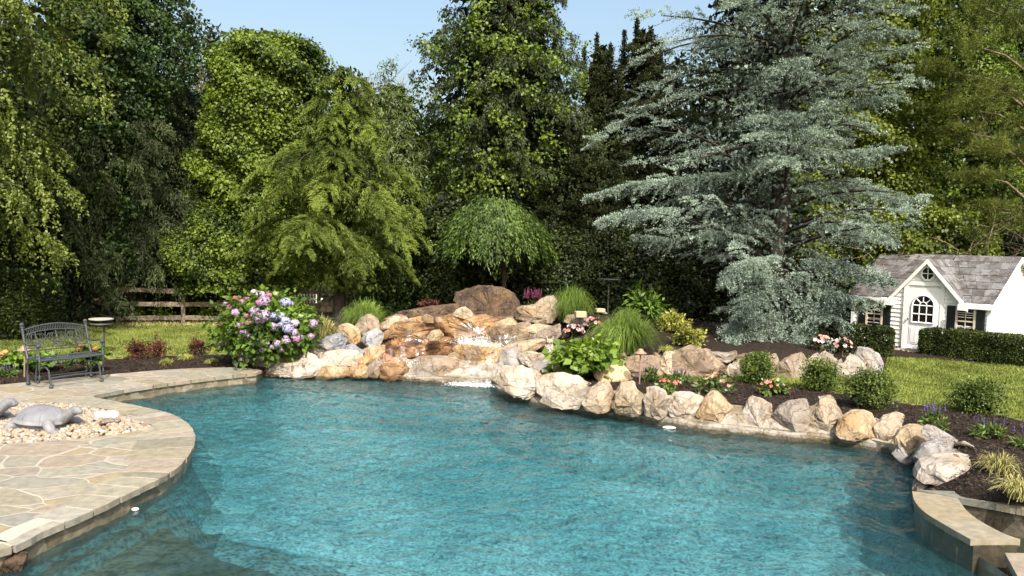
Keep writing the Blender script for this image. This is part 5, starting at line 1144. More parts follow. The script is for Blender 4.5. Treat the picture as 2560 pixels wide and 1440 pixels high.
# hydrangea with mop heads
c, rad = box_of(550, 740, 786, 910, 14.2); hb = np.array([c[0], 14.2, float(H(c[0], 14.2))])
hy = plant('hydrangea', 'large hydrangea in pink, lilac and blue bloom beside the waterfall', 'shrub', hb); bush(hy, c, rad * [.97, .85, .98], 5200, .115, .082, 'hyd', 50, .35, 500, top=.55, lump=.12)
heads = [(588,746,8,'rose'),(652,738,14,'pale'),(650,736,11,'lilac'),(672,740,10,'pink'),(660,755,17,'lilac'),(606,757,12,'pink'),(618,750,10,'pink'),(576,768,10,'pink'),(560,780,11,'rose'),(566,798,11,'rose'),(554,812,10,'rose'),(549,797,9,'blue'),(590,782,13,'lilac'),(637,777,13,'lilac'),(660,790,19,'pale'),(650,800,14,'lilac'),(637,790,12,'lilac'),(714,757,16,'blue'),(728,760,9,'pale'),(687,792,14,'blue'),(700,790,12,'blue'),(714,803,13,'blue'),(720,822,15,'blue'),(686,818,12,'pale'),(737,808,12,'pale'),(701,812,9,'blue'),(781,810,15,'lilac'),(595,815,12,'pale'),(748,843,12,'lilac'),(741,848,12,'pink'),(777,841,10,'pale'),(540,862,10,'lilac'),(553,865,11,'pale'),(571,857,9,'pink'),(692,859,11,'pale'),(611,897,17,'lilac'),(619,839,8,'pale'),(651,848,7,'green'),(597,865,6,'green'),(704,876,7,'pale'),(632,845,6,'blue'),(669,775,7,'green'),(635,730,9,'pale'),(690,735,7,'green'),(752,790,7,'green'),(545,885,7,'green'),(600,838,6,'green')]
def mophead(p, r, mat, root, seed):
    rg = np.random.default_rng(seed); k = int(70 + 120 * min(1, r / .12)); d = unit(rg.normal(0, 1, (k, 3)) + [0, -.2, .35]); pl = r * .34
    P = p + d * r * rg.uniform(.82, 1.0, k)[:, None] * [1, 1, .82]; a = unit(np.cross(d, rg.normal(0, 1, (k, 3))))
    leaf_mesh('flower_head', P - a * pl * .5, a, d, pl, pl * .95, FM[mat], root, -.1, rnd=np.clip(rg.normal(.55, .22, k), 0, 1), wide=.5)
rq = random.Random(12)
heads += [(rq.randint(560, 775), rq.randint(745, 890), rq.choice([7, 8, 9, 11]), rq.choice(['lilac', 'pale', 'pink', 'pale', 'green'])) for i in range(26)]
for i, (u, v, r, mt) in enumerate(heads):
    Dq = 14.2; q = pd(u, v, Dq); e = np.clip(1 - ((q[0] - c[0]) / rad[0]) ** 2 - ((q[2] - c[2]) / rad[2]) ** 2, 0.02, 1) ** .5
    mophead(pd(u, v, Dq - rad[1] * .88 * e), r / F * 13.6 * 1.05, mt, hy, 500 + i)
# lime green big-leaved bush by the water
g = np.array(pd(1455, 950, 12.75)); g[2] = float(H(g[0], g[1])) + .02
lb = plant('lime_hydrangea', 'lime green broad leaved bush above the white slab boulders', 'shrub', g); c, rad = box_of(1376, 856, 1546, 958, 12.75); bush(lb, c, rad * [.97, .85, 1.0], 1150, .15, .115, 'lime', 60, .5, 160, top=.7, lump=.1)
# low plants behind the bench with salmon heads
SH = 'small hydrangeas behind the bench'
for i, (u0, v0, u1, v1, lab, hs) in enumerate([(-20,888,80,946,'small hydrangea left of the path light by the bench', [(8,884),(4,897),(14,880)]), (72,886,146,918,'small hydrangea seen through the left half of the bench', []), (180,868,262,916,'small hydrangea with salmon heads seen through the right half of the bench', [(238,872),(204,862),(196,873)])]):
    D = 12.9; c, rad = box_of(u0, v0, u1, v1, D); g = np.array([c[0], D, float(H(c[0], D)) + .02]); r_ = plant('small_hydrangea', lab, 'shrub', g, SH)
    bush(r_, c, rad * [1, .8, 1], 420, .10, .075, 'hyd', 70 + i, .4, 60, top=.65)
    for j, (u, v) in enumerate(hs): mophead(pd(u, v, D - .15), .055, 'salmon', r_, 560 + i * 9 + j)
# red barberries
BB = 'red leaved barberries'
for i, (u0, v0, u1, v1, sp, lab) in enumerate([(314,856,372,900,[(333,848),(352,852)],'red barberry nearest to the bench'), (362,852,416,896,[(391,835),(400,850)],'red barberry with one tall upright shoot'), (474,852,522,888,[(478,842),(488,848)],'red barberry close to the hydrangea'), (1050,748,1104,778,[(1070,744)],'red barberry behind the long brown slab of the waterfall')]):
    if i < 3: g = gp((u0 + u1) / 2, v1)
    else: g = np.array(pd((u0 + u1) / 2, v1, 16.3)); g[2] = float(H(g[0], g[1]))
    r_ = plant('barberry', lab, 'shrub', g, BB); c, rad = box_of(u0, v0 + 4, u1, v1, g[1]); bush(r_, c, rad * [1, .9, 1], 900, .042, .026, 'barb', 80 + i, 0, 50, lump=.35)
    rg = np.random.default_rng(85 + i)
    PP = []
    for (u, v) in sp:
        a = pd((u0 + u1) / 2, v1 - 12, g[1]); b = pd(u, v, g[1]); t = rg.random(70)[:, None]; PP.append(a + (b - a) * t + rg.normal(0, .018, (70, 3)))
    PP = np.concatenate(PP); n = len(PP); leaf_mesh('shoot', PP, rg.normal(0, .6, (n, 3)) + [0, 0, .6], rg.normal(0, 1, (n, 3)), .042, .024, PM['barb'], r_)
# gold euonymus
for i, (u0, v0, u1, v1, lab) in enumerate([(1645,788,1718,834,'gold leaved shrub farther back on the mulch'), (1683,824,1762,870,'gold leaved shrub nearer the upper rock tier')]):
    g = gp((u0 + u1) / 2, v1); r_ = plant('gold_shrub', lab, 'shrub', g, 'gold leaved shrubs'); c, rad = box_of(u0, v0, u1, v1, g[1]); bush(r_, c, rad * [1, .9, 1], 1300, .062, .036, 'gold', 90 + i, .1, 60, lump=.35, top=.7)
# bedding plants in flower
def impatiens(lab, u0, v0, u1, v1, flowers, leaf, cols, seed, group, r=.035, D=None):
    g = gp((u0 + u1) / 2, v1 - 2) if D is None else pd((u0 + u1) / 2, v1 - 2, D)
    r_ = plant('bedding_plant', lab, 'flower', g, group); c, rad = box_of(u0, v0, u1, v1, g[1]); bush(r_, c, rad * [1, .85, .95], 260, .085, .042, leaf, seed, .2, 20, top=.7, lump=.3)
    rg = np.random.default_rng(seed + 5)
    for j in range(flowers):
        a = rg.uniform(-2.9, -.25) if rg.random() < .8 else rg.uniform(0, 6.28); e = rg.uniform(.1, 1.35); d = np.array([math.cos(a) * math.cos(e), math.sin(a) * math.cos(e), math.sin(e)])
        blossom(c + d * rad * 1.03, d + [0, -.5, .35], r * rg.uniform(.75, 1.2), cols[rg.integers(len(cols))], r_, seed * 50 + j)
RI = 'coral red bedding plants on the mulch'; PI_ = 'pink flowers near the fountain grass'
impatiens('coral red bedding plant beside the path light on the right', 1640, 946, 1706, 988, 10, 'imp', ['red','red','coral'], 700, RI)
impatiens('coral red bedding plant above the triangular tan boulder', 1748, 938, 1824, 992, 12, 'imp', ['red','coral','red','white'], 702, RI)
impatiens('small coral red bedding plant below the nearest waterfall boxwood', 1888, 950, 1962, 992, 8, 'imp', ['coral','red'], 704, RI)
impatiens('pink white flowers left of the biggest fountain grass', 1410, 812, 1462, 846, 16, 'impdark', ['white','white','coral'], 706, PI_, .05)
impatiens('pink flowers behind the pink white flowers, touching the fountain grass', 1456, 795, 1506, 828, 14, 'impdark', ['white','coral','white'], 708, PI_, .048)
impatiens('pink flowers under the low right branch of the blue cedar', 2030, 838, 2080, 876, 15, 'impdark', ['coral','white','coral'], 710, 'pink flowers before the clipped hedge', .045, 14.6)
impatiens('pink flowers just left of the dark furrowed tier boulder', 2078, 846, 2130, 890, 12, 'impdark', ['coral','white','coral'], 712, 'pink flowers before the clipped hedge', .045, 14.4)
# salvias
def spikes(lab, u0, vtop, vleaf, u1, v1, ns, mat, seed, group, name='salvia', cat='flower', wide=.016, g=None):
    g = gp((u0 + u1) / 2, v1 - 2) if g is None else g; D = g[1]; r_ = plant(name, lab, cat, g, group); c, rad = box_of(u0, vleaf, u1, v1, D); bush(r_, c, rad * [1, .85, 1], 300, .085, .026, 'sal', seed, -.1, 15, lump=.3, stems=False)
    rg = np.random.default_rng(seed)
    for j in range(ns):
        b = c + np.array([rg.uniform(-.95, .95) * rad[0], rg.uniform(-.6, .6) * rad[1], rad[2] * .4]); ht = (vleaf - vtop) / F * D * rg.uniform(.6, 1.05) + rad[2] * .4
        e = b + np.array([rg.normal(0, .02), rg.normal(0, .02), ht]); k = 60; t = rg.uniform(.45, 1, k)
        a = rg.uniform(0, 6.28, k); P = b + (e - b) * t[:, None]; Dv = np.c_[np.cos(a), np.sin(a), np.full(k, .7)]
        leaf_mesh('flower_spike', P, Dv, np.c_[-np.sin(a), np.cos(a), np.zeros(k)] * .3 + [0, 0, 1], wide * (1.75 - 1.4 * t), wide * .8 * (1.5 - t), FM[mat], r_, .2, rnd=rg.random(k))
    mb = MB()
    for j in range(min(ns, 8)):
        b = c + np.array([rg.uniform(-.6, .6) * rad[0], 0, -rad[2] * .6]); mb.tube([b, b + [0, 0, rad[2] * 1.6]], .003, 3, False)
    mb.build('stem', M_STEM, r_)
SV = 'purple salvias'
spikes('purple salvia at the lawn edge left of the rightmost boxwood', 2308, 998, 1032, 2372, 1086, 16, 'violet', 720, SV)
spikes('purple salvia on the mulch below the rightmost boxwood', 2440, 1036, 1062, 2506, 1102, 14, 'violet', 722, SV)
spikes('purple salvia cut by the right frame edge', 2540, 1058, 1092, 2600, 1128, 10, 'violet', 724, SV)
spikes('purple salvia before the big brown tier boulder', 1676, 918, 940, 1724, 962, 16, 'violet', 726, SV)
spikes('small salvia just right of the path light post', 1604, 908, 925, 1642, 960, 7, 'violet', 728, SV)
spikes('purple salvia at the left edge beside the bench path light', -14, 906, 925, 42, 948, 12, 'violet', 730, SV)
ga = np.array(pd(1330, 772, 16.4)); ga[2] = float(H(ga[0], ga[1]))
spikes('magenta plumed astilbe behind the waterfall boulders', 1308, 716, 752, 1352, 786, 26, 'magenta', 732, None, 'astilbe', 'flower', .035, ga)
gd = np.array(pd(1605, 810, 17.0)); gd[2] = float(H(gd[0], gd[1]))
r_ = plant('broadleaf_shrub', 'dark green large leaved shrub in shade behind the fountain grass', 'shrub', gd); c, rad = box_of(1555, 728, 1655, 812, 17.0); bush(r_, c, rad, 420, .20, .07, 'hyd', 740, .3, 60)

# clipped hedges and the rounded yew
def hedge(name, label, c, half, rot, n, L, mat, seed, ex=6.0, group=None, top=1.0):
    """superellipsoid hedge of small leaves, c = centre of its base"""
    rg = np.random.default_rng(seed); root = plant(name, label, 'hedge', c, group); q = rg.normal(0, 1, (n, 3)) + [0, -.3, .25]; q = q / (np.abs(q) ** ex).sum(1)[:, None] ** (1 / ex)
    # even out over the faces
    u = rg.uniform(-1, 1, (n, 3)); f = rg.integers(0, 5, n); s = [(0, -1), (0, 1), (1, -1), (1, -1), (2, 1)]
    for i, (ax, sg) in enumerate(s): u[f == i, ax] = sg
    if ex > 4: q = u / (np.abs(u) ** ex).sum(1)[:, None] ** (1 / ex)
    out = np.sign(q) * np.abs(q) ** (ex - 1); out = unit(out); k = (1 - np.abs(rg.normal(0, .035, n))) * (1 + .03 * np.sin(q[:, 0] * 9 + seed) * np.sin(q[:, 2] * 7)); ca, sa = math.cos(rot), math.sin(rot); Rm = np.array([[ca, -sa, 0], [sa, ca, 0], [0, 0, 1]])
    P = (q * k[:, None] * half) @ Rm.T + c + [0, 0, half[2]]; o = (out / half * min(half)) @ Rm.T; o = unit(o)
    Nn = unit(o * .7 + rg.normal(0, .5, (n, 3)) + [0, 0, .25]); Dv = unit(rg.normal(0, .7, (n, 3)) + o * .6); LL = L * rg.uniform(.6, 1.3, n)
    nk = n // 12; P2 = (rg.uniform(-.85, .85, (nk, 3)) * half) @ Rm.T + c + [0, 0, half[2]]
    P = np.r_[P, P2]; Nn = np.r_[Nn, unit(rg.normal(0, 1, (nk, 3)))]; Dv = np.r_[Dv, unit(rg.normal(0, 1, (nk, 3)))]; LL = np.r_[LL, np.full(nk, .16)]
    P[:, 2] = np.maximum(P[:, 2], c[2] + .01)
    leaf_mesh('foliage', P, Dv, Nn, LL, LL * .55, LM[mat], root, .2, rnd=np.r_[np.clip(rg.normal(.45, .22, n), 0, 1), np.full(nk, .1)])  # leaves inside the hedge tinted dark as painted shade
    mb = MB()
    for i in range(5): b = np.array([(i - 2) / 3 * half[0], 0, 0]) @ Rm.T + c; mb.tube([b, b + [0, 0, half[2]]], [.02, .012], 5)
    mb.build('stem', M_WSTEM, root); return root
yc = pd(45, 830, 17.2); yc[2] = float(H(yc[0], yc[1])); hedge('rounded_yew', 'large rounded yew behind the bench at the left edge', yc, np.array([.86, .8, .78]), 0, 15000, .075, 'yew', 750, 2.6)

# ---------------------------------------------------------------- playhouse
HA = R(50)                                    # the front looks to the left and towards the pool
wv = np.array([math.cos(HA), -math.sin(HA)]); dv = np.array([math.sin(HA), math.cos(HA)])   # along the front, into the house
HC = np.array([10.36, 16.0]); HW, HD = 2.95, 3.2
HO = HC - wv * HW; HZ = .30
def hp(x, y, z): return np.array([HO[0] + wv[0]*x + dv[0]*y, HO[1] + wv[1]*x + dv[1]*y, HZ + z])
def siding():
    mt, nt, bs = newmat('white lap siding'); g = N(nt, 'NewGeometry'); sx = N(nt, 'SeparateXYZ'); nt.links.new(g.outputs['Position'], sx.inputs[0])
    n = tex(nt, 'TexNoise', g.outputs['Position'], Scale=2.5, Detail=6)
    nt.links.new(ramp(nt, n.outputs[0], [(.3, (.76,.76,.73)), (.7, (.85,.85,.83))]), bs.inputs['Base Color']); bs.inputs['Roughness'].default_value = .5; return mt
M_SIDE = siding(); M_TRIM = plain('white painted trim', (.86,.86,.85), .45, .4, 0, .03); M_DOOR = plain('white painted door', (.86,.86,.87), .35, .5, 0, .02)
M_SHUT = plain('black green shutter', (.018,.022,.02), .5, .4); M_SASH = plain('tan window sash', (.62,.54,.42), .5, .4, 0, .05)
def glassm():
    mt, nt, bs = newmat('dark window glass'); bs.inputs['Base Color'].default_value = (.015,.012,.011,1); bs.inputs['Roughness'].default_value = .06; bs.inputs['Specular IOR Level'].default_value = .6; return mt
M_GLASS = glassm(); M_BRASS = plain('door knob metal', (.35,.28,.2), .3, .5, 1)
def shingles():
    mt, nt, bs = newmat('weathered slate shingles'); at_ = N(nt, 'Attribute', attribute_name='rnd'); v = coords(nt)
    n = tex(nt, 'TexNoise', v, Scale=7, Detail=7, Roughness=.7); n2 = tex(nt, 'TexNoise', v, Scale=2.2, Detail=3)
    c = ramp(nt, at_.outputs['Fac'], [(0, (.092,.090,.089)), (.5, (.145,.142,.140)), (1, (.20,.196,.193))])
    c = mixc(nt, ramp(nt, math_(nt, 'ADD', math_(nt, 'MULTIPLY', n.outputs[0], .7), math_(nt, 'MULTIPLY', n2.outputs[0], .3)), [(.47, (0,0,0)), (.56, (.8,.8,.8))]), c, (.06,.045,.04))
    nt.links.new(c, bs.inputs['Base Color']); bs.inputs['Roughness'].default_value = .85; bump(nt, bs, n.outputs[0], .5, .02); return mt
M_SHINGLE = shingles()
house = thing('playhouse', 'white playhouse with slate roof, arched door window and black shutters', 'playhouse', hp(0, 0, 0))
EAVE, RIDGE, HALF = 1.24, 2.22, HD / 2
GX0, GX1, GPK = .94, 2.42, 2.10               # the cross gable on the front
GC = (GX0 + GX1) / 2
def lap(mb, span, z0, z1, off, fn, h=.10):
    """boards between z0 and z1, span(z) gives both ends, fn maps (along, out, z)"""
    z = z0
    while z < z1 - 1e-3:
        t = min(z + h, z1); a0, b0 = span(z); a1, b1 = span(t)
        if b0 - a0 > .02:
            if b1 - a1 < .005: a1 = b1 = (a1 + b1) / 2
            V = [fn(a0, off + .028, z), fn(b0, off + .028, z), fn(b1, off + .003, t), fn(a1, off + .003, t), fn(a0, off - .02, z), fn(b0, off - .02, z)]
            mb.add(V, [(0, 1, 2, 3), (4, 5, 1, 0)])
        z = t
fr = lambda a, o, z: hp(a, -o, z); sd_ = lambda a, o, z: hp(HW + o, a, z); sl_ = lambda a, o, z: hp(-o, HD - a, z); bk = lambda a, o, z: hp(HW - a, HD + o, z)
mb = MB()
lap(mb, lambda z: (0, HW), .06, EAVE, 0, fr)
lap(mb, lambda z: (GC - (GPK - z) / ((GPK - EAVE) / (GC - GX0)), GC + (GPK - z) / ((GPK - EAVE) / (GC - GX0))), EAVE, GPK - .02, 0, fr)
gspan = lambda z: (0, HD) if z <= EAVE else ((z - EAVE) / (RIDGE - EAVE) * HALF, HD - (z - EAVE) / (RIDGE - EAVE) * HALF)
lap(mb, gspan, .06, EAVE, 0, sd_); lap(mb, gspan, EAVE, RIDGE - .02, 0, sd_); lap(mb, gspan, .06, EAVE, 0, sl_); lap(mb, gspan, EAVE, RIDGE - .02, 0, sl_); lap(mb, lambda z: (0, HW), .06, EAVE, 0, bk)
mb.build('wall', M_SIDE, house)
mb = MB(); ang = Matrix.Rotation(-HA, 3, 'Z')
mb.box(hp(HW / 2, HD / 2, .0), (HW + .03, HD + .03, .14), ang); mb.build('foundation', plain('gray foundation', (.34,.31,.28), .9, .2), house)
# roof slopes of overlapping shingles
def slope(mb, tn, A, B, Ct, seed, clip=None, row=.135):
    """A-B eave, up to Ct-Dt ridge given as functions of t: left(t), right(t)"""
    rr = random.Random(seed); left, right, nz = A, B, Ct; n = int(round(1 / row)); 
    for i in range(n):
        t0, t1 = i / n, min(1, (i + 1) / n + .02)
        a0, b0, a1, b1 = left(t0), right(t0), left(t1), right(t1); L = np.linalg.norm(b0 - a0); s = -rr.uniform(0, .15)
        while s < L:
            wd = rr.uniform(.16, .30); u0, u1 = max(0, s + .004) / L, min(L, s + wd - .004) / L; s += wd
            if u1 - u0 < .01: continue
            lf = rr.uniform(.008, .022); dn = rr.uniform(-.012, .02)
            p0, p1 = a0 + (b0 - a0) * u0, a0 + (b0 - a0) * u1; q0, q1 = a1 + (b1 - a1) * u0, a1 + (b1 - a1) * u1
            dl = (p0 - q0) / (np.linalg.norm(p0 - q0) + 1e-9); p0 = p0 + dl * dn; p1 = p1 + dl * dn
            V = [p0 + nz * lf, p1 + nz * lf, q1 + nz * .004, q0 + nz * .004, p0 - nz * .004, p1 - nz * .004]
            mb.add(V, [(0, 1, 2, 3), (4, 5, 1, 0), (0, 3, 4), (1, 5, 2)]); tn += [rr.random()] * 4
OV, OG = .12, .10                              # overhangs at eaves and gables
k_ = (RIDGE - EAVE) / HALF
def rp(x, y): return hp(x, y, RIDGE + .03 - k_ * abs(y - HALF))
e_f = -OV
# where the cross gable meets the main roof: valley from the eave up to the main slope
gk = (GPK - EAVE) / (GC - GX0); yv = HALF - (RIDGE - GPK) / k_
mb = MB(); tn = []
nf = np.array([-dv[0] * k_, -dv[1] * k_, 1.0]); nf /= np.linalg.norm(nf); nb = np.array([dv[0] * k_, dv[1] * k_, 1.0]); nb /= np.linalg.norm(nb)
def main(xa, xb):
    return (lambda t: rp(xa(t), e_f + (HALF - e_f) * t)), (lambda t: rp(xb(t), e_f + (HALF - e_f) * t))
def vx(t, sgn):                                # x of the valley at slope position t
    y = e_f + (HALF - e_f) * t; z = RIDGE - k_ * (HALF - y); h = max(0.0, (GPK - z) / gk); return GC + sgn * h
l_, r_f = main(lambda t: -OG, lambda t: vx(t, -1)); slope(mb, tn, l_, r_f, nf, 1)
l_, r_f = main(lambda t: vx(t, 1), lambda t: HW + OG); slope(mb, tn, l_, r_f, nf, 2)
slope(mb, tn, lambda t: rp(HW + OG, HD + OV - (HALF + OV) * t), lambda t: rp(-OG, HD + OV - (HALF + OV) * t), nb, 3)
# cross gable slopes: from the rake at the front back to the valley
for sg, sdn in ((-1, 4), (1, 5)):
    ng = np.array([wv[0] * sg * gk, wv[1] * sg * gk, 1.0]); ng /= np.linalg.norm(ng)
    def g_front(t, sg=sg): h = (1 - t) * (GC - GX0 + .14); return hp(GC + sg * h, -OG - .03, GPK + .035 - gk * h)
    def g_back(t, sg=sg):
        h = (1 - t) * (GC - GX0 + .14); z = GPK - gk * h; y = max(e_f, HALF - (RIDGE - z) / k_); return hp(GC + sg * h, y + .02, GPK + .035 - gk * h)
    if sg > 0: slope(mb, tn, g_front, g_back, ng, sdn, row=.16)
    else: slope(mb, tn, g_back, g_front, ng, sdn, row=.16)
mk('roof', mb.V, mb.F, M_SHINGLE, house, attr=tn)
# deck boards under the shingles so that the roof is solid
mb = MB()
def quad_solid(mb, a, b, c_, d, nz, th=.03): mb.add([a, b, c_, d, a - nz*th, b - nz*th, c_ - nz*th, d - nz*th], [(0,1,2,3), (7,6,5,4), (0,4,5,1), (1,5,6,2), (2,6,7,3), (3,7,4,0)])
dn_ = np.array([0, 0, -.012])
quad_solid(mb, rp(-OG, e_f) + dn_, rp(GX0 - .02, e_f) + dn_, rp(GC - .25, HALF) + dn_, rp(-OG, HALF) + dn_, nf); quad_solid(mb, rp(GX1 + .02, e_f) + dn_, rp(HW + OG, e_f) + dn_, rp(HW + OG, HALF) + dn_, rp(GC + .25, HALF) + dn_, nf)
quad_solid(mb, rp(HW + OG, HD + OV) + dn_, rp(-OG, HD + OV) + dn_, rp(-OG, HALF) + dn_, rp(HW + OG, HALF) + dn_, nb)
for sg in (-1, 1):
    h = GC - GX0 + .13; ng = np.array([wv[0]*sg*gk, wv[1]*sg*gk, 1.0]); ng /= np.linalg.norm(ng)
    quad_solid(mb, hp(GC + sg*h, -OG - .02, GPK + .02 - gk*h), hp(GC + sg*h, e_f + .1, GPK + .02 - gk*h), hp(GC, yv, GPK + .02), hp(GC, -OG - .02, GPK + .02), ng)
mb.build('roof_deck', M_TRIM, house)
mb = MB()                                      # fascia, rakes, corner boards, gable returns
def board(p, q, w_, t_, nvec):
    """a board from p to q, w_ tall, t_ thick towards nvec"""
    p, q = np.array(p), np.array(q); dwn = np.array([0, 0, -w_]); nn = np.array(nvec) * t_
    mb.add([p, q, q + dwn, p + dwn, p + nn, q + nn, q + dwn + nn, p + dwn + nn], [(0,1,2,3), (7,6,5,4), (0,4,5,1), (1,5,6,2), (2,6,7,3), (3,7,4,0)])
fo = np.array([-dv[0], -dv[1], 0]); so_ = np.array([wv[0], wv[1], 0])
zf = RIDGE - k_ * (HALF + OV) + .012
board(hp(-OG, -OV, zf), hp(GX0 + .04, -OV, zf), .11, .025, fo); board(hp(GX1 - .04, -OV, zf), hp(HW + OG, -OV, zf), .11, .025, fo)
mb.box(hp(GX0 - .05, -OV / 2 - .04, zf - .085), (.16, OV + .12, .14), ang); mb.box(hp(GX1 + .05, -OV / 2 - .04, zf - .085), (.16, OV + .12, .14), ang)
for sg in (-1, 1):
    h = GC - GX0 + .15; board(hp(GC + sg*h, -OG - .03, GPK + .03 - gk*h), hp(GC, -OG - .03, GPK + .03), .105, .025, fo)
for sg in (-1, 1): board(hp(HW + OG, HALF + sg * (HALF + OV), RIDGE - k_ * (HALF + OV) + .01), hp(HW + OG, HALF, RIDGE + .01), .10, .02, so_); board(hp(-OG, HALF + sg * (HALF + OV), RIDGE - k_ * (HALF + OV) + .01), hp(-OG, HALF, RIDGE + .01), .10, .02, -so_)
for x in (-.004, HW + .004): mb.box(hp(x, -.004, EAVE / 2 + .03), (.075, .075, EAVE - .06), ang)
mb.box(hp(GX0 / 2 - .05, -.06, EAVE - .05), (GX0, .11, .012), ang); mb.box(hp((GX1 + HW) / 2 + .05, -.06, EAVE - .05), (HW - GX1, .11, .012), ang)
mb.build('trim', M_TRIM, house)
# door
DX0, DX1, DZ = 1.27, 1.97, 1.46
door = MB(); door.box(hp((DX0 + DX1) / 2, -.03, .06 + DZ / 2 - .03), (DX1 - DX0, .035, DZ - .06), ang)
for x in (.17, .53): 
    for (w_, h_) in ((.20, .40),): door.box(hp(DX0 + x, -.05, .36), (w_, .012, h_), ang); door.box(hp(DX0 + x, -.057, .36), (w_ - .07, .010, h_ - .07), ang)
do = door.build('door', M_DOOR, house)
mb = MB(); zs, rad_ = 1.06, .235; cxd = (DX0 + DX1) / 2
A = [(cxd - rad_, .66), (cxd + rad_, .66)] + [(cxd + rad_ * math.cos(t), zs + rad_ * math.sin(t)) for t in np.linspace(0, math.pi, 18)]
V = [hp(x, -.052, z) for x, z in A]; mb.add(V, [tuple(range(len(V)))]); mb.build('pane', M_GLASS, do)
mb = MB()
def bar2(p, q, r=.014): mb.tube([hp(p[0], -.055, p[1]), hp(q[0], -.055, q[1])], r, 4)
out = A[:1] + A[1:] + A[:1]
for p, q in zip(out[:-1], out[1:]): bar2(p, q, .022)
for x in (-rad_ / 3, rad_ / 3): bar2((cxd + x, .66), (cxd + x, zs))
for z_ in (.86, zs): bar2((cxd - rad_, z_), (cxd + rad_, z_))
for t in np.linspace(0, math.pi, 12)[:-1]: bar2((cxd + .08*math.cos(t), zs + .08*math.sin(t)), (cxd + .08*math.cos(t + math.pi/11), zs + .08*math.sin(t + math.pi/11)), .010)
for t in (math.pi/4, math.pi/2, 3*math.pi/4): bar2((cxd + .08*math.cos(t), zs + .08*math.sin(t)), (cxd + rad_*math.cos(t), zs + rad_*math.sin(t)), .012)
mb.build('glazing_bars', M_DOOR, do)
mb = MB(); mb.ball(hp(DX0 + .045, -.085, .74), .024); mb.tube([hp(DX0 + .045, -.045, .74), hp(DX0 + .045, -.085, .74)], .01, 6); mb.build('handle', M_BRASS, do)
mb = MB()
for x in (DX0 - .045, DX1 + .045): mb.box(hp(x, -.03, .06 + DZ / 2), (.085, .05, DZ), ang)
mb.box(hp(cxd, -.03, .06 + DZ + .045), (DX1 - DX0 + .18, .055, .09), ang); mb.box(hp(cxd, -.09, .045), (DX1 - DX0 + .1, .14, .03), ang); mb.build('door_frame', M_TRIM, house)
def house_window(x0, x1, z0, z1):
    wn_ = MB(); w_, h_ = x1 - x0, z1 - z0; cx_, cz = (x0 + x1) / 2, (z0 + z1) / 2
    wn_.box(hp(x0 - .02, -.03, cz), (.04, .05, h_ + .08), ang); wn_.box(hp(x1 + .02, -.03, cz), (.04, .05, h_ + .08), ang); wn_.box(hp(cx_, -.03, z1 + .022), (w_, .05, .036), ang); wn_.box(hp(cx_, -.03, z0 - .022), (w_, .05, .036), ang)
    wo = wn_.build('window', M_SASH, house)
    g = MB(); g.box(hp(cx_, -.018, cz), (w_, .012, h_), ang); g.build('pane', M_GLASS, wo)
    b = MB(); b.box(hp(cx_, -.035, cz), (w_, .022, .03), ang); b.box(hp(cx_, -.036, (cz + z1) / 2), (w_, .012, .014), ang); b.box(hp(cx_, -.036, (cz + z0) / 2), (w_, .012, .014), ang); b.box(hp(cx_, -.0375, (cz + z1) / 2), (.014, .012, h_ / 2 - .03), ang); b.box(hp(cx_, -.0375, (cz + z0) / 2), (.014, .012, h_ / 2 - .03), ang); b.build('glazing_bars', M_SASH, wo)
    s = MB(); s.box(hp(cx_, -.05, z0 - .055), (w_ + .12, .08, .03), ang); s.build('sill', M_TRIM, wo)
    for sx in (x0 - .135, x1 + .135):
        sh = MB(); sh.box(hp(sx, -.03, cz), (.17, .02, h_ + .10), ang)
        for i in range(14): sh.box(hp(sx, -.045, z0 + h_ * (i + .5) / 14), (.13, .014, .018), ang)
        sh.build('shutter', M_SHUT, house)
house_window(2.34, 2.66, .50, 1.06); house_window(.36, .68, .50, 1.06)
# octagon window in the gable
mb = MB(); oc = [(GC + .125*math.cos(math.pi/8 + i*math.pi/4), 1.80 + .14*math.sin(math.pi/8 + i*math.pi/4)) for i in range(8)]
oz = lambda p, o, s=1: hp(GC + (p[0]-GC)*s, -o, 1.80 + (p[1]-1.80)*s)
V = [oz(p, .06, 1.32) for p in oc] + [oz(p, .06) for p in oc] + [oz(p, .0, 1.32) for p in oc]
mb.add(V, [(i, (i+1)%8, 8+(i+1)%8, 8+i)[::-1] for i in range(8)] + [(i, (i+1)%8, 16+(i+1)%8, 16+i) for i in range(8)]); ow = mb.build('gable_window', M_TRIM, house)
mb = MB(); mb.add([oz(p, .045, 1.02) for p in oc], [tuple(range(8))]); mb.build('pane', M_GLASS, ow)
mb = MB(); mb.box(hp(GC, -.052, 1.80), (.25, .012, .018), ang); mb.box(hp(GC, -.0535, 1.80), (.018, .012, .27), ang); mb.build('glazing_bars', M_TRIM, ow)
mb = MB()
for i in range(5): mb.box(hp(HW + .03, HALF, 1.78 + i * .05), (.02, .20, .02), ang)
mb.box(hp(HW + .022, HALF, 1.88), (.012, .26, .32), ang); mb.build('gable_vent', M_TRIM, house)
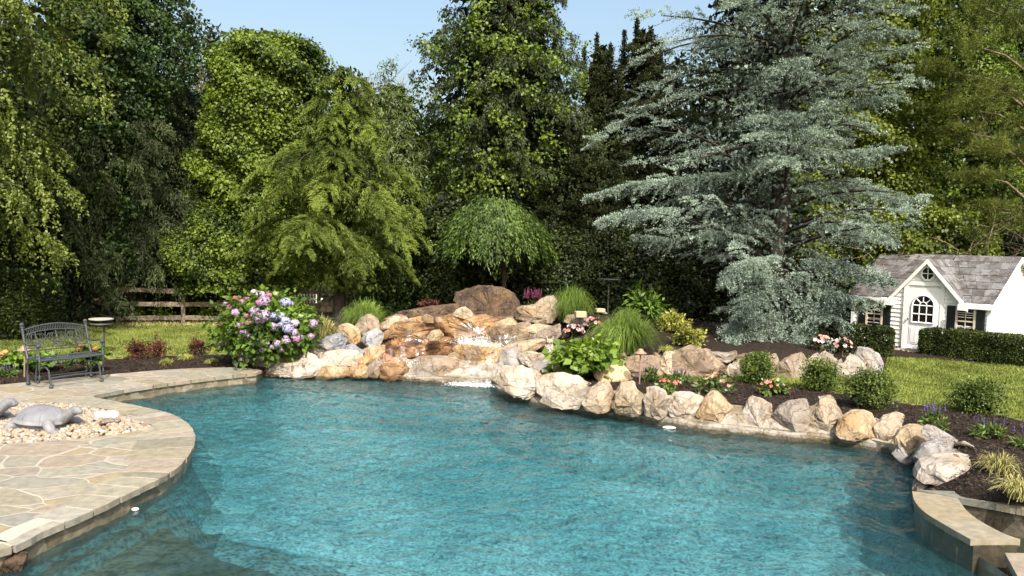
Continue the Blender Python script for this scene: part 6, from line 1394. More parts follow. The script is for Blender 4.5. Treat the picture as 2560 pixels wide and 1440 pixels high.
# clipped hedges in front of the playhouse and a small bench at its side
a = gp(2340, 884); b = gp(2640, 906); mid = (a + b) / 2; ln_ = np.hypot(*(b - a)[:2]); rot_ = math.atan2(b[1] - a[1], b[0] - a[0]); mid[2] = float(H(mid[0], mid[1]))
hedge('clipped_hedge', 'long boxy clipped hedge under the right window of the playhouse', np.array([9.30 + .743 * 1.45, 16.50 - .669 * 1.45, .29]), np.array([1.55, .27, .30]), R(-42), 24000, .045, 'yewlit', 760, 9, 'clipped hedges at the playhouse')
a = gp(2062, 858); b = gp(2216, 872); mid = (a + b) / 2; mid = np.array([*(pd(2138, 868, 16.35)[:2]), .3]); mid[2] = float(H(mid[0], mid[1])); hedge('clipped_hedge', 'shorter clipped hedge left of the playhouse door', mid, np.array([.74, .28, .31]), R(-22), 9000, .045, 'yewlit', 761, 9, 'clipped hedges at the playhouse')
pb_ = MB(); bz = .35; pb_.box(hp(HW + .55, .55, bz + .06), (.5, .25, .03), ang)
for sx in (.36, .74):
    for sy in (.46, .64): pb_.box(hp(HW + sx, sy, bz / 2), (.03, .03, bz + .06), ang)
tag(pb_.build('garden_stool', plain('weathered wood', (.30,.25,.20), .9, .2), None, hp(HW + .55, .55, 0)), 'low dark wooden stool beside the playhouse gable wall', 'stool')
# pale gravel strip at the doorstep
rg = np.random.default_rng(77); q = np.array([hp(rg.uniform(.2, 1.9), -rg.uniform(.25, .62), 0)[:2] for _ in range(420)]); V, Fc, a_ = scatter(np.c_[q, H(q[:, 0], q[:, 1]) + .035], rg.uniform(.02, .05, len(q)), .5, 12)
tag(mk('doorstep_gravel', V, Fc, M_PEB, attr=a_), 'pale gravel strip before the playhouse door', 'gravel', kind='stuff')

# ---------------------------------------------------------------- split rail fence
M_RAIL = rockmat('weathered fence wood', [(0.086,0.068,0.050), (0.173,0.140,0.104), (0.230,0.191,0.144), (0.274,0.230,0.180)], None, 5, .95)
fx = [(292, 20.2), (458, 20.6), (640, 21.2), (797, 21.8), (1008, 22.7), (1190, 23.4)]
fp = [np.array([*(pd(u, 760, D)[:2]), 0]) for u, D in fx]
f0 = np.array([fp[0][0] - 2.1, fp[0][1] - .35, 0]); fp = [f0] + fp
for p in fp: p[2] = -.035
fence = thing('rail_fence', 'weathered three rail wooden fence across the back of the lawn', 'fence', fp[1])
for i, p in enumerate(fp):
    hgt = 1.06 if i > 0 else .98; b = MB(); rr = random.Random(i); b.tube([p + [0, 0, -.1], p + [0, 0, hgt * .5], p + [.01, 0, hgt]], [.062, .058, .055], 7); b.build('post', M_RAIL, fence)
for i in range(len(fp) - 1):
    for zz in (.20, .585, .97):
        rr = random.Random(i * 7 + int(zz * 9)); a = fp[i] + [0, 0, zz + rr.uniform(-.02, .02)]; b = fp[i+1] + [0, 0, zz + rr.uniform(-.02, .02)]; m_ = (a + b) / 2 + [0, 0, rr.uniform(-.015, .01)]
        q = MB(); d = b - a; L = np.hypot(d[0], d[1]); an = Matrix.Rotation(math.atan2(d[1], d[0]), 3, 'Z'); V = []
        for k in range(7):
            c_ = a + d * k / 6; hh = .068 + rr.uniform(-.008, .008); 
            for (oy, oz_) in ((-.02, -hh), (.02, -hh), (.02, hh), (-.02, hh)): V.append(c_ + np.array([-d[1] / L * oy, d[0] / L * oy, oz_ * .9]))
        Fc = [(k*4+j, k*4+(j+1)%4, (k+1)*4+(j+1)%4, (k+1)*4+j) for k in range(6) for j in range(4)] + [(3,2,1,0), (24,25,26,27)]
        q.add(V, Fc); q.build('rail', M_RAIL, fence)
# vine sprigs growing through the fence
rg = np.random.default_rng(88); P = []
for u in np.r_[rg.uniform(300, 620, 46), rg.uniform(800, 1050, 22)]:
    b = pd(u, 800, 20.9 if u < 700 else 22.6); b[2] = 0; hh = rg.uniform(.25, 1.1); t = rg.random(26)[:, None]; P.append(b + t * [rg.normal(0, .15), 0, hh] + rg.normal(0, .06, (26, 3)))
P = np.concatenate(P); P[:, 2] = np.maximum(P[:, 2], .02); n = len(P)
tag(leaf_mesh('fence_ivy', P, rg.normal(0, 1, (n, 3)), unit(rg.normal(0, .6, (n, 3)) + [0, -.5, .5]), rg.uniform(.06, .11, n), rg.uniform(.05, .08, n), LM['vine'], label='sparse vine sprigs growing behind the rail fence', cat='vine'), kind='stuff')
# fallen straw fringe along the fence
rg = np.random.default_rng(89); n = 5200; k = rg.random(n); P = np.c_[np.interp(k, np.linspace(0, 1, len(fp)), [p[0] for p in fp]), np.interp(k, np.linspace(0, 1, len(fp)), [p[1] for p in fp]) - rg.random(n) ** 2 * .5 + .1, np.full(n, -.04)]
tag(leaf_mesh('dry_grass', P, rg.normal(0, .35, (n, 3)) + [0, 0, 1], rg.normal(0, 1, (n, 3)), rg.uniform(.06, .16, n), .012, PM['dry'], label='dry uncut grass fringe at the foot of the fence', cat='grass'), kind='stuff')
# grass blades over the visible lawns
def blades(name, polys, n, seed, label):
    rg = np.random.default_rng(seed); Q = []
    for poly in polys:
        poly = np.array(poly); x0, y0 = poly.min(0); x1, y1 = poly.max(0); q = np.c_[rg.uniform(x0, x1, n), rg.uniform(y0, y1, n)]; Q.append(q[in_poly(poly, q[:, 0], q[:, 1])])
    q = np.concatenate(Q); m_ = len(q)
    tag(leaf_mesh(name, np.c_[q, H(q[:, 0], q[:, 1]) - .005], rg.normal(0, .5, (m_, 3)) + [0, 0, .8], rg.normal(0, 1, (m_, 3)), rg.uniform(.035, .075, m_), rg.uniform(.008, .014, m_), LAWN_B, label=label, cat='grass'), kind='stuff')
LAWN_B = leafmat('mown grass blades', (.10,.145,.025), (.26,.30,.075), .25, .7, .15)
rl = list(bedR[-14:-1]) ; rl = [np.array([12.5, 8.5]), np.array([8.6, 8.1])] + G2([(2620,1075),(2558,1053),(2454,1037),(2360,1023),(2294,1012),(2235,1004),(2100,985),(2072,978),(1962,970),(1875,958),(1722,953),(1642,945),(1750,940),(1900,936),(2150,938),(2212,925),(2220,895),(2330,899),(2450,910),(2570,918)]) + [np.array([12.9, 14.4])]
blades('grass', [rl], 190000, 90, 'short mown grass of the right lawn')
ll = G2([(-100,935),(0,913),(200,903),(300,898),(420,890),(545,886),(620,870),(700,858)]) + [fp[3][:2], fp[2][:2], fp[1][:2], fp[0][:2]] + [np.array([-13.5, 18])]
blades('grass', [ll], 90000, 91, 'short mown grass of the left lawn')

# ---------------------------------------------------------------- cast metal bench
M_IRON = plain('gray cast metal', (.055,.062,.066), .55, .4, .3, .25, 40)
BW_, BA = .98, R(57)
bo = pz(66, 962, 0); bench = thing('garden_bench', 'gray cast metal glider bench with scrolled back on the deck', 'bench', bo)
bx = np.array([math.cos(BA), math.sin(BA)]); by = np.array([math.sin(BA), -math.cos(BA)])       # along the seat, towards the front
def bp_(x, y, z): return (bo[0] + bx[0]*x + by[0]*y, bo[1] + bx[1]*x + by[1]*y, z)
def backy(z): return .02 - .16 * max(0, (z - .42)) / .5
class Thin(MB):
    def tube(s, pts, r, k=6, cap=True): MB.tube(s, pts, [q * .76 for q in r] if isinstance(r, (list, tuple)) else r * .76, k, cap)
for x in (0, BW_):
    m1 = Thin(); m1.tube([bp_(x, .06, .03), bp_(x, .03, .2), bp_(x, .05, .42)], [.026, .022, .02], 7); m1.ball(bp_(x, .06, .03), (.032,.032,.03)); m1.build('leg', M_IRON, bench)
    m1 = Thin(); m1.tube([bp_(x, .40, .08), bp_(x, .43, .16), bp_(x, .42, .28), bp_(x, .44, .42), bp_(x, .40, .55), bp_(x, .38, .635)], [.022, .022, .02, .024, .02, .022], 7); m1.build('leg', M_IRON, bench)
    m1 = Thin(); m1.tube([bp_(x, backy(.66), .66), bp_(x, .10, .635), bp_(x, .22, .65), bp_(x, .32, .668), bp_(x, .39, .655)], [.018, .018, .02, .022, .022], 7); m1.ball(bp_(x, .40, .65), .032); m1.build('armrest', M_IRON, bench)
    m1 = Thin(); m1.tube([bp_(x, .05, .42), bp_(x, backy(.6), .6), bp_(x, backy(.78), .78), bp_(x, backy(.90), .905)], [.026, .024, .026, .032], 8); m1.ball(bp_(x, backy(.93), .945), .034); m1.ball(bp_(x, backy(.9), .905), (.036,.036,.016)); m1.build('back_post', M_IRON, bench)
    xi = x + (.10 if x == 0 else -.10)            # the fixed base frame under the glider
    m1 = Thin(); m1.tube([bp_(xi, .08, .03), bp_(xi, .10, .22), bp_(xi, .13, .30), bp_(xi, .20, .31), bp_(xi, .42, .31), bp_(xi, .50, .27), bp_(xi, .53, .14), bp_(xi, .57, .025)], [.02, .018, .018, .018, .018, .02, .02, .022], 7); m1.ball(bp_(xi, .575, .022), (.035,.03,.02)); m1.build('base_frame', M_IRON, bench)
    m1 = Thin(); m1.tube([bp_(x, .06, .05), bp_(x, .16, .085), bp_(x, .27, .075), bp_(x, .40, .09)], .014, 6); m1.build('side_rail', M_IRON, bench)
m1 = Thin(); m1.tube([bp_(.1, .52, .15), bp_(BW_ / 2, .52, .165), bp_(BW_ - .1, .52, .15)], .018, 7); m1.tube([bp_(.1, .1, .12), bp_(BW_ - .1, .1, .12)], .014, 6); m1.build('stretcher', M_IRON, bench)
m1 = Thin(); nS = 24                               # seat of thin cast straps with a rolled front edge
for i in range(nS):
    x = .03 + (BW_ - .06) * i / (nS - 1); m1.tube([bp_(x, .03, .435), bp_(x, .15, .415), bp_(x, .30, .425), bp_(x, .42, .435)], .009, 4)
for y, z, r_ in ((.03, .435, .018), (.16, .41, .012), (.29, .42, .012), (.435, .43, .026)): m1.tube([bp_(.0, y, z), bp_(BW_ * .5, y, z - .012), bp_(BW_, y, z)], r_, 7)
for x in (.01, BW_ - .01): m1.tube([bp_(x, .03, .43), bp_(x, .43, .43)], .016, 6)
m1.build('seat', M_IRON, bench)
m1 = Thin()
def bk_(x, z): return bp_(x, backy(z), z)
arch = lambda x, a, b: a + (b - a) * math.sin(math.pi * min(max((x - .05) / (BW_ - .1), 0), 1)) ** .8
xs = np.linspace(.03, BW_ - .03, 25)
m1.tube([bk_(x, arch(x, .865, .935)) for x in xs], .020, 7); m1.tube([bk_(x, arch(x, .79, .845)) for x in xs], .013, 6); m1.tube([bk_(x, .535) for x in xs[::4]], .013, 6); m1.tube([bk_(x, .575) for x in xs[::4]], .009, 6)
for i in range(34):
    x = .06 + (BW_ - .12) * i / 33; m1.tube([bk_(x, arch(x, .79, .845)), bk_(x, arch(x, .865, .935))], .006, 4, False)
for c_ in (BW_ * .18, BW_ * .5, BW_ * .82):      # three lyre motifs with scrolls
    hw = .145
    for s_ in (-1, 1):
        for q in (1.0, .72, .46):
            m1.tube([bk_(c_ + s_ * .02, .60), bk_(c_ + s_ * hw * .45 * q, .645), bk_(c_ + s_ * hw * .95 * q, .70), bk_(c_ + s_ * hw * q, .745), bk_(c_ + s_ * hw * .8 * q, .785), bk_(c_ + s_ * hw * .35 * q, .79 - .03 * (1 - q)), bk_(c_ + s_ * .012, .77)], .0075 if q < 1 else .010, 5, False)
        m1.tube([bk_(c_ + s_ * (.075 + .035 * math.cos(t) * (1 - t / 9)), .62 + .035 * math.sin(t) * (1 - t / 9)) for t in np.linspace(0, 6.5, 12)], .006, 4, False)
    m1.tube([bk_(c_, .575), bk_(c_, .83)], .010, 5, False); m1.ball(bk_(c_, .72), (.022, .010, .035)); m1.ball(bk_(c_, .655), (.03, .010, .022))
for x in (BW_ * .34, BW_ * .66): m1.tube([bk_(x, .575), bk_(x + .02, .65), bk_(x - .015, .74), bk_(x, .84)], .007, 5, False)
m1.build('backrest', M_IRON, bench)

# ---------------------------------------------------------------- turtle statues
def turtlemat():
    mt, nt, bs = newmat('gray painted cast stone'); tc = N(nt, 'TexCoord'); v = coords(nt)
    mp = nt.nodes.new('ShaderNodeMapping'); mp.inputs['Scale'].default_value = (3.4, 3.4, 1.2); nt.links.new(tc.outputs['Object'], mp.inputs['Vector'])
    vo = N(nt, 'TexVoronoi', feature='DISTANCE_TO_EDGE', Scale=1.5); vo.inputs['Randomness'].default_value = .55; nt.links.new(mp.outputs[0], vo.inputs['Vector'])
    n = tex(nt, 'TexNoise', v, Scale=5, Detail=7); n2 = tex(nt, 'TexNoise', v, Scale=40, Detail=4)
    c = ramp(nt, n.outputs[0], [(.35, (0.138,0.138,0.146)), (.55, (0.187,0.190,0.204)), (.7, (0.242,0.237,0.231))])
    gr = ramp(nt, vo.outputs['Distance'], [(0, (0,0,0)), (.05, (1,1,1))])
    nt.links.new(mixc(nt, gr, mixc(nt, .6, c, (.16,.15,.15)), c), bs.inputs['Base Color']); bs.inputs['Roughness'].default_value = .7
    bump(nt, bs, math_(nt, 'ADD', math_(nt, 'MULTIPLY', gr, .6), math_(nt, 'MULTIPLY', n2.outputs[0], .3)), .6, .012); return mt
M_TURT = turtlemat()
def remesh(o, vox, sm=6):
    r_ = o.modifiers.new('fuse', 'REMESH'); r_.mode = 'VOXEL'; r_.voxel_size = vox
    s = o.modifiers.new('soft', 'SMOOTH'); s.iterations = sm; s.factor = .5
    o.data.polygons.foreach_set('use_smooth', np.ones(len(o.data.polygons), bool)); r_.use_smooth_shade = True
def turtle(label, loc, rot, sc, turn=0):
    m1 = MB(); S = Vector
    m1.ball((0, 0, .13), (.40, .30, .245), None, 24, 14); m1.ball((-.02, 0, .12), (.45, .345, .055), Matrix.Rotation(.05, 3, 'Y'), 24, 10)
    m1.ball((.02, 0, .09), (.36, .25, .07))
    ct, st = math.cos(turn), math.sin(turn)
    m1.tube([(.30, 0, .13), (.39, .02*st, .18), (.46, .05*st, .24), (.51, .08*st, .285)], [.10, .092, .084, .078], 12); m1.ball((.56, .10*st, .305), (.105, .078, .074), Matrix.Rotation(.15, 3, 'Y'))
    m1.ball((.625, .115*st, .285), (.055, .055, .048))
    for s_ in (-1, 1):
        m1.ball((.59, .105*st + s_*.066, .33), .017)
        m1.tube([(.27, s_*.20, .12), (.36, s_*.28, .09), (.43, s_*.31, .04), (.47, s_*.31, .012)], [.085, .08, .068, .05], 10); m1.ball((.47, s_*.31, .02), (.075, .055, .03))
        m1.tube([(-.26, s_*.20, .10), (-.34, s_*.25, .06), (-.37, s_*.27, .02)], [.08, .075, .06], 10); m1.ball((-.36, s_*.28, .015), (.075, .06, .03))
    m1.tube([(-.40, 0, .10), (-.48, 0, .07), (-.53, 0, .045)], [.045, .03, .012], 8)
    M = Matrix.Scale(sc, 4); m1.xf(M)
    o = m1.build('turtle_statue', M_TURT, None, (0, 0, 0)); o.location = loc; o.rotation_euler.z = rot; remesh(o, .012 * sc, 4); tag(o, label, 'statue', 'turtle statues on the pebbles'); return o
tl = pz(104, 1072, 0); turtle('gray turtle statue with raised head, whole in view on the pebbles', (tl[0], tl[1], .015), R(-7), .76, .5)
t2 = pz(-82, 1062, 0); turtle('gray turtle statue whose head alone pokes in at the left frame edge', (t2[0], t2[1], .015), R(14), .82, .2)
# bleached stone and a piece of driftwood on the pebbles
ws = pz(262, 1051, 0); rk = rock('white_stone', 'flat bright white stone in front of the turtle head', 'white', [(233,1052),(236,1036),(255,1034),(287,1032),(292,1040),(275,1054)], ws[1], .18, lean=.2, cat='stone'); rk.data.materials[0] = plain('bleached stone', (.74,.74,.72), .8, .2, 0, .06)
mb = MB(); a, b = pz(248, 1060, .05), pz(296, 1053, .06); a[2] += .01
for k in range(3): mb.tube([a + [0, .03*k, .012*k], (a + b) / 2 + [0, .03*k, .012], b + [0, .03*k, 0]], [.022, .026, .018], 7)
tag(mb.build('driftwood', M_BARKL, None, a), 'short pale driftwood piece among the pebbles', 'driftwood')

# ---------------------------------------------------------------- owl decoy
def owlmat():
    mt, nt, bs = newmat('speckled owl plumage'); v = coords(nt, (1, 1, .7)); n = tex(nt, 'TexNoise', v, Scale=55, Detail=3); n2 = tex(nt, 'TexVoronoi', v, Scale=60)
    nt.links.new(ramp(nt, math_(nt, 'ADD', math_(nt, 'MULTIPLY', n.outputs[0], .6), math_(nt, 'MULTIPLY', n2.outputs['Distance'], .5)), [(.42, (.06,.045,.035)), (.55, (.30,.25,.20)), (.68, (.55,.50,.43))]), bs.inputs['Base Color']); bs.inputs['Roughness'].default_value = .7; return mt
ow_ = pd(1373, 891, 13.85); m1 = MB()
for c_, r_ in (((0,0,.13), (.085,.08,.14)), ((0,0,.10), (.078,.08,.10)), ((0,-.005,.275), (.072,.066,.062)), ((-.07,.01,.13), (.03,.06,.11)), ((.07,.01,.13), (.03,.06,.11)), ((-.03,-.05,.285), (.032,.02,.032)), ((.03,-.05,.285), (.032,.02,.032))): m1.ball(c_, r_)
for s_ in (-1, 1): m1.tube([(s_*.04, 0, .31), (s_*.055, 0, .345), (s_*.068, 0, .385)], [.026, .017, .005], 8)
m1.tube([(0,-.06,.275),(0,-.078,.262),(0,-.075,.248)], [.013,.010,.003], 6)
owl = m1.build('owl_decoy', owlmat(), None, (0,0,0)); owl.location = ow_; owl.rotation_euler.z = R(-6); remesh(owl, .007, 2); tag(owl, 'speckled brown owl decoy perched on the white stone', 'owl decoy')
m1 = MB()
for s_ in (-1, 1): m1.ball((ow_[0] + s_*.03, ow_[1] - .070, ow_[2] + .287), .012)
ye = newmat('yellow eyes')[0]; ye.node_tree.nodes['Principled BSDF'].inputs['Base Color'].default_value = (.6,.42,.05,1); m1.build('eye', ye, owl)
for ch in owl.children: ch.parent = owl; ch.rotation_euler.z = 0
plp = MB(); plp.box((ow_[0], ow_[1], ow_[2] - .07), (.2, .2, .14)); 

# ---------------------------------------------------------------- path lights and trays on poles
M_COPPER = plain('weathered copper', (.30,.20,.15), .6, .4, .2, .2)
def pathlight(label, u, v, vt, D=None):
    p = gp(u, v) if D is None else np.array(pd(u, v, D)); p[2] = float(H(p[0], p[1])) + .02; h = (v - vt) / F * p[1]; root = thing('path_light', label, 'path light', p, 'copper path lights')
    m1 = MB(); m1.tube([p + [0, 0, -.05], p + [.004, 0, h - .07]], .0125, 8); m1.tube([p + [0, 0, h - .12], p + [0, 0, h - .06]], [.014, .026], 8); m1.build('post', M_COPPER, root)
    m1 = MB(); m1.lathe(p + [0, 0, h], [(.012, .004), (.036, -.006), (.050, -.026), (.054, -.040), (.085, -.058), (.104, -.072), (.106, -.076), (.085, -.066), (.03, -.050)], 24); m1.build('lamp_shade', M_COPPER, root, smooth=True)
pathlight('copper path light on the mulch behind the sandstone block', 1598, 966, 874)
pathlight('copper path light beside the left end of the bench', 61, 947, 866)
M_TRAY = plain('gray tray', (.36,.35,.30), .6, .3); M_DARKM = plain('dark metal pole', (.06,.06,.06), .5, .4)
def tray_(label, u, vt, vb, D, rad_, two):
    p = np.array(pd(u, vb, D)); p[2] = float(H(p[0], p[1])); zt = pd(u, vt, D)[2]; root = thing('bird_tray', label, 'bird feeder', p)
    m1 = MB(); m1.tube([p + [0, 0, -.05], [p[0], p[1], zt - .12]], .022, 8); m1.build('pole', M_DARKM if not two else M_IRON, root)
    c_ = [p[0] - .06 * two, p[1], zt]
    m1 = MB(); m1.lathe(c_, [(.01, .0), (rad_, .012), (rad_ + .008, .004), (rad_, -.012), (.01, -.022)], 28); m1.build('tray', M_TRAY if two else M_DARKM, root)
    if two: m1 = MB(); m1.lathe(c_, [(.01, -.09), (rad_ * .92, -.075), (rad_ * .95, -.10), (.05, -.125)], 28); m1.tube([[c_[0], c_[1], zt - .02], [c_[0], c_[1], zt - .1]], .03, 8); m1.build('baffle', M_DARKM, root)
tray_('round two tier bird feeder tray on a pole behind the bench', 260, 798, 870, 15.2, .225, 1)
tray_('dark flat bird feeder on a pole in the shade of the cedar', 1519, 698, 786, 17.5, .26, 0)

# bricks left by the grasses
M_BRICK = plain('tan paver brick', (.48,.36,.22), .9, .2)
for (u, v, w_, h_, D, lab) in ((1451, 786, .22, .13, 15.2, 'tan paver block on top of the rocks behind the pink flowers'), (1500, 776, .20, .085, 16.2, 'tan paver block farther back in the shade near the dark feeder pole')):
    p = pd(u, v, D); m1 = MB(); m1.box(p, (w_, .16, h_), Matrix.Rotation(.2, 3, 'Z')); o = m1.build('paver_block', M_BRICK, None, p); bv = o.modifiers.new('edge', 'BEVEL'); bv.width = .012; tag(o, lab, 'paver block', 'tan paver blocks')
    q = [(u - w_ / D * F / 2 - 6, v + 10), (u, v + h_ / D * F / 2 - 1), (u + w_ / D * F / 2 + 4, v + 8), (u + 8, v + 40), (u - 14, v + 40)]
    rock('boulder', 'half buried stone under ' + lab.split(' on ')[0].split(' farther')[0] + (' in the shade' if v < 780 else ' by the pink flowers'), 'graytan', q, D + .05, .3, cat='boulder')
# dry plank of bark on the mulch
a = gp(2384, 1120); b = gp(2434, 1127); m1 = MB(); m1.tube([a + [0,0,.05], (a+b)/2 + [0,0,.075], b + [0,0,.05]], [.012, .03, .006], 6); tag(m1.build('bark_piece', plain('pale bark', (.45,.36,.26), .9, .2), None, a), 'pale piece of bark lying on the mulch by the pool edge', 'bark')
# floating skimmer lid and return fitting
p = pz(1673, 1071, WATER); m1 = MB(); m1.ball((p[0], p[1], WATER + .012), (.10, .055, .022), None, 20, 8); tag(m1.build('pool_float', plain('white plastic', (.80,.82,.82), .4, .4, 0, .03), None, (p[0], p[1], WATER), True), 'white oval float drifting by the boulder wall', 'pool float')
p = pz(338, 1274, WATER); m1 = MB(); m1.ball((p[0], p[1], WATER + .004), (.035, .028, .016), None, 14, 8); tag(m1.build('pool_ball', plain('white plastic ball', (.75,.74,.70), .4, .4, 0, .03), None, (p[0], p[1], WATER), True), 'small white float near the curved deck edge', 'pool float')

# ---------------------------------------------------------------- water of the falls
def fallmat():
    mt = bpy.data.materials.new('falling water'); mt.use_nodes = True; nt = mt.node_tree; nt.nodes.clear()
    df = N(nt, 'BsdfDiffuse'); df.inputs[0].default_value = (.85,.88,.90,1); tr = N(nt, 'BsdfTransparent'); gl = N(nt, 'BsdfGlossy'); gl.inputs['Roughness'].default_value = .12
    n = tex(nt, 'TexNoise', coords(nt, (3.2, 1, .35)), Scale=9, Detail=5, Roughness=.65); f = ramp(nt, n.outputs[0], [(.52, (.01,.01,.01)), (.74, (.40,.40,.40))])
    a = N(nt, 'MixShader'); nt.links.new(f, a.inputs[0]); nt.links.new(tr.outputs[0], a.inputs[1]); nt.links.new(df.outputs[0], a.inputs[2]); b = N(nt, 'MixShader'); b.inputs[0].default_value = .12
    nt.links.new(a.outputs[0], b.inputs[1]); nt.links.new(gl.outputs[0], b.inputs[2]); o = N(nt, 'OutputMaterial'); nt.links.new(b.outputs[0], o.inputs[0]); return mt
M_FALL = fallmat()
from mathutils.bvhtree import BVHTree
VV, FF = [], []
for W_, F_ in ROCKS:
    n_ = len(VV); VV += [tuple(p) for p in W_]; FF += [tuple(i + n_ for i in f) for f in F_]
BV = BVHTree.FromPolygons(VV, FF)
def hit(u, v, dflt):
    d = Vector(ray(u, v)).normalized(); q = BV.ray_cast(Vector(EYE), d); return float(q[0].y) if q[0] is not None and q[0].y < dflt + 1.2 else dflt
def fall(label, sheets, seed):
    """films of water that follow the rocks below a lip and fall free where the rock recedes"""
    rr = random.Random(seed); V, Fc = [], []
    for (u0, u1, v0, v1, D) in sheets:
        nu = max(3, int((u1 - u0) / 2.5)); nv = max(5, int((v1 - v0) / 2.5)); b = len(V)
        ph = rr.uniform(0, 6); lip = [v0 + 2.5 * math.sin(i * .5 + ph) + rr.uniform(-1.5, 1.5) for i in range(nu + 1)]; end = [v1 + rr.uniform(-3, 3) for i in range(nu + 1)]
        for i in range(nu + 1):
            u = u0 + (u1 - u0) * i / nu; Dc = 99
            for k in range(nv + 1):
                v = lip[i] + (end[i] - lip[i]) * k / nv; h_ = hit(u, v, D); Dc = min(Dc + .004, h_ - .012) if k else h_ - .012
                V.append(pd(u + rr.uniform(-.4, .4), v, Dc + rr.uniform(-.006, .004)))
        Fc += [(b + i*(nv+1) + k, b + (i+1)*(nv+1) + k, b + (i+1)*(nv+1) + k + 1, b + i*(nv+1) + k + 1) for i in range(nu) for k in range(nv)]
    o = mk('water_stream', V, Fc, M_FALL, smooth=True); tag(o, label, 'water', kind='structure')
fall('thin streams over the upper rust ledge', [(1012,1030,822,852,14.4),(1044,1052,828,852,14.4),(970,978,828,848,14.4)], 1)
fall('thin streams over the lower rust ledge', [(1039,1046,862,903,14.1),(970,982,864,904,14.1),(1002,1014,866,905,14.1),(1056,1062,868,902,14.1),(957,963,858,904,14.1)], 2)
fall('main spill over the rust block', [(1146,1180,808,862,14.4),(1184,1214,818,868,14.4)], 3)
fall('thin curtain over the wet brown ledge', [(1218,1300,838,868,14.25)], 4)
fall('film over the orange block', [(1158,1200,872,928,13.9),(1222,1242,876,912,13.9)], 5)
fall('lower spill into the pool', [(1112,1150,930,963,13.2),(1152,1200,934,964,13.2),(1202,1224,926,968,13.2)], 6)
def foam(label, spots, seed, mat=None):
    rg = np.random.default_rng(seed); Ps, Sz = [], []
    for (u, v, D, du, dz, n, s) in spots:
        c_ = pd(u, v, D); Ps.append(c_ + rg.normal(0, 1, (n, 3)) * [du, du * .5, 0] + np.c_[np.zeros((n, 2)), np.abs(rg.normal(0, dz, n)) - .01]); Sz.append(s * rg.uniform(.4, 1.3, n))
    V, Fc, a_ = scatter(np.concatenate(Ps), np.concatenate(Sz), .9, seed, 3); tag(mk('foam', V, Fc, M_FOAM, smooth=True), label, 'foam', kind='stuff')
M_FOAM = plain('white water foam', (.85,.88,.90), .35, .4, 0, .03)
foam('white splash where the falls hit the ledges', [(1165,858,14.25,.13,.06,420,.006),(1200,862,14.22,.11,.09,420,.006),(1230,866,14.15,.15,.04,200,.005),(1185,925,13.78,.07,.02,110,.005),(1225,905,13.8,.04,.05,90,.005),(1040,851,14.25,.2,.02,60,.006),(1020,905,13.95,.3,.02,70,.006)], 61)
foam('white foam where the falls enter the pool', [(1150,962,13.05,.12,.03,300,.006),(1195,964,13.0,.10,.03,320,.006),(1220,967,12.95,.06,.05,160,.006)], 62)

# ---------------------------------------------------------------- raised spa at the lower right
so2 = smooth_line([pz(u, v, SPA_Z)[:2] for u, v in SPA_O], 4); si2 = smooth_line([pz(u, v, SPA_Z)[:2] for u, v in SPA_I][::-1], 4)
def resample(L, n):
    s = np.r_[0, np.cumsum(np.hypot(*(np.diff(L, axis=0)).T))]; t = np.linspace(0, s[-1], n); return np.c_[np.interp(t, s, L[:, 0]), np.interp(t, s, L[:, 1])]
spa = thing('spa_wall', 'curved flagstone topped spa wall at the lower right corner', 'spa', [*so2[len(so2)//2], 0])
n = 25; A_, B_ = resample(so2, n), resample(si2, n); cuts = [0, 7, 15, 24]; tone = [.24, .17, .28]
rs = random.Random(2); V, Fc, tn = [], [], []
for j in range(3):
    i0, i1 = cuts[j], cuts[j+1]; idx = list(range(i0, i1 + 1)); m_ = len(idx); base = len(V); g = .012
    oA = [A_[i] + (A_[i] - B_[i]) / np.hypot(*(A_[i] - B_[i])) * .03 for i in idx]; oB = [B_[i] + (B_[i] - A_[i]) / np.hypot(*(A_[i] - B_[i])) * .02 for i in idx]
    if j < 2: oA[-1] = oA[-1] + (oA[-2] - oA[-1]) * g * 6; oB[-1] = oB[-1] + (oB[-2] - oB[-1]) * g * 6
    for zz in (SPA_Z, SPA_Z - .055): V += [(*p, zz) for p in oA] + [(*p, zz) for p in oB]
    for i in range(m_ - 1): Fc += [tuple(base + k for k in q) for q in ((i, i+1, m_+i+1, m_+i), (2*m_+i, 2*m_+i+1, i+1, i), (m_+i, m_+i+1, 3*m_+i+1, 3*m_+i))]
    Fc += [tuple(base + k for k in q) for q in ((0, m_, 3*m_, 2*m_), (m_-1, 2*m_+m_-1, 3*m_+m_-1, m_+m_-1))]; tn += [tone[j]] * (3 * (m_ - 1) + 2)
mk('coping', V, Fc, M_COPE, spa, attr=tn)
m1 = MB(); zt = SPA_Z - .05; m_ = n; V = [(*p, zt) for p in A_] + [(*p, zt) for p in B_] + [(*p, -1.3) for p in A_] + [(*p, -1.3) for p in B_]
m1.add(V, [q for i in range(n-1) for q in ((i, i+1, m_+i+1, m_+i), (2*m_+i, 2*m_+i+1, i+1, i), (m_+i, m_+i+1, 3*m_+i+1, 3*m_+i))] + [(0, m_, 3*m_, 2*m_), (m_-1, 2*m_+m_-1, 3*m_+m_-1, 2*m_-1)]); m1.build('wall', M_WETSHADE, spa)
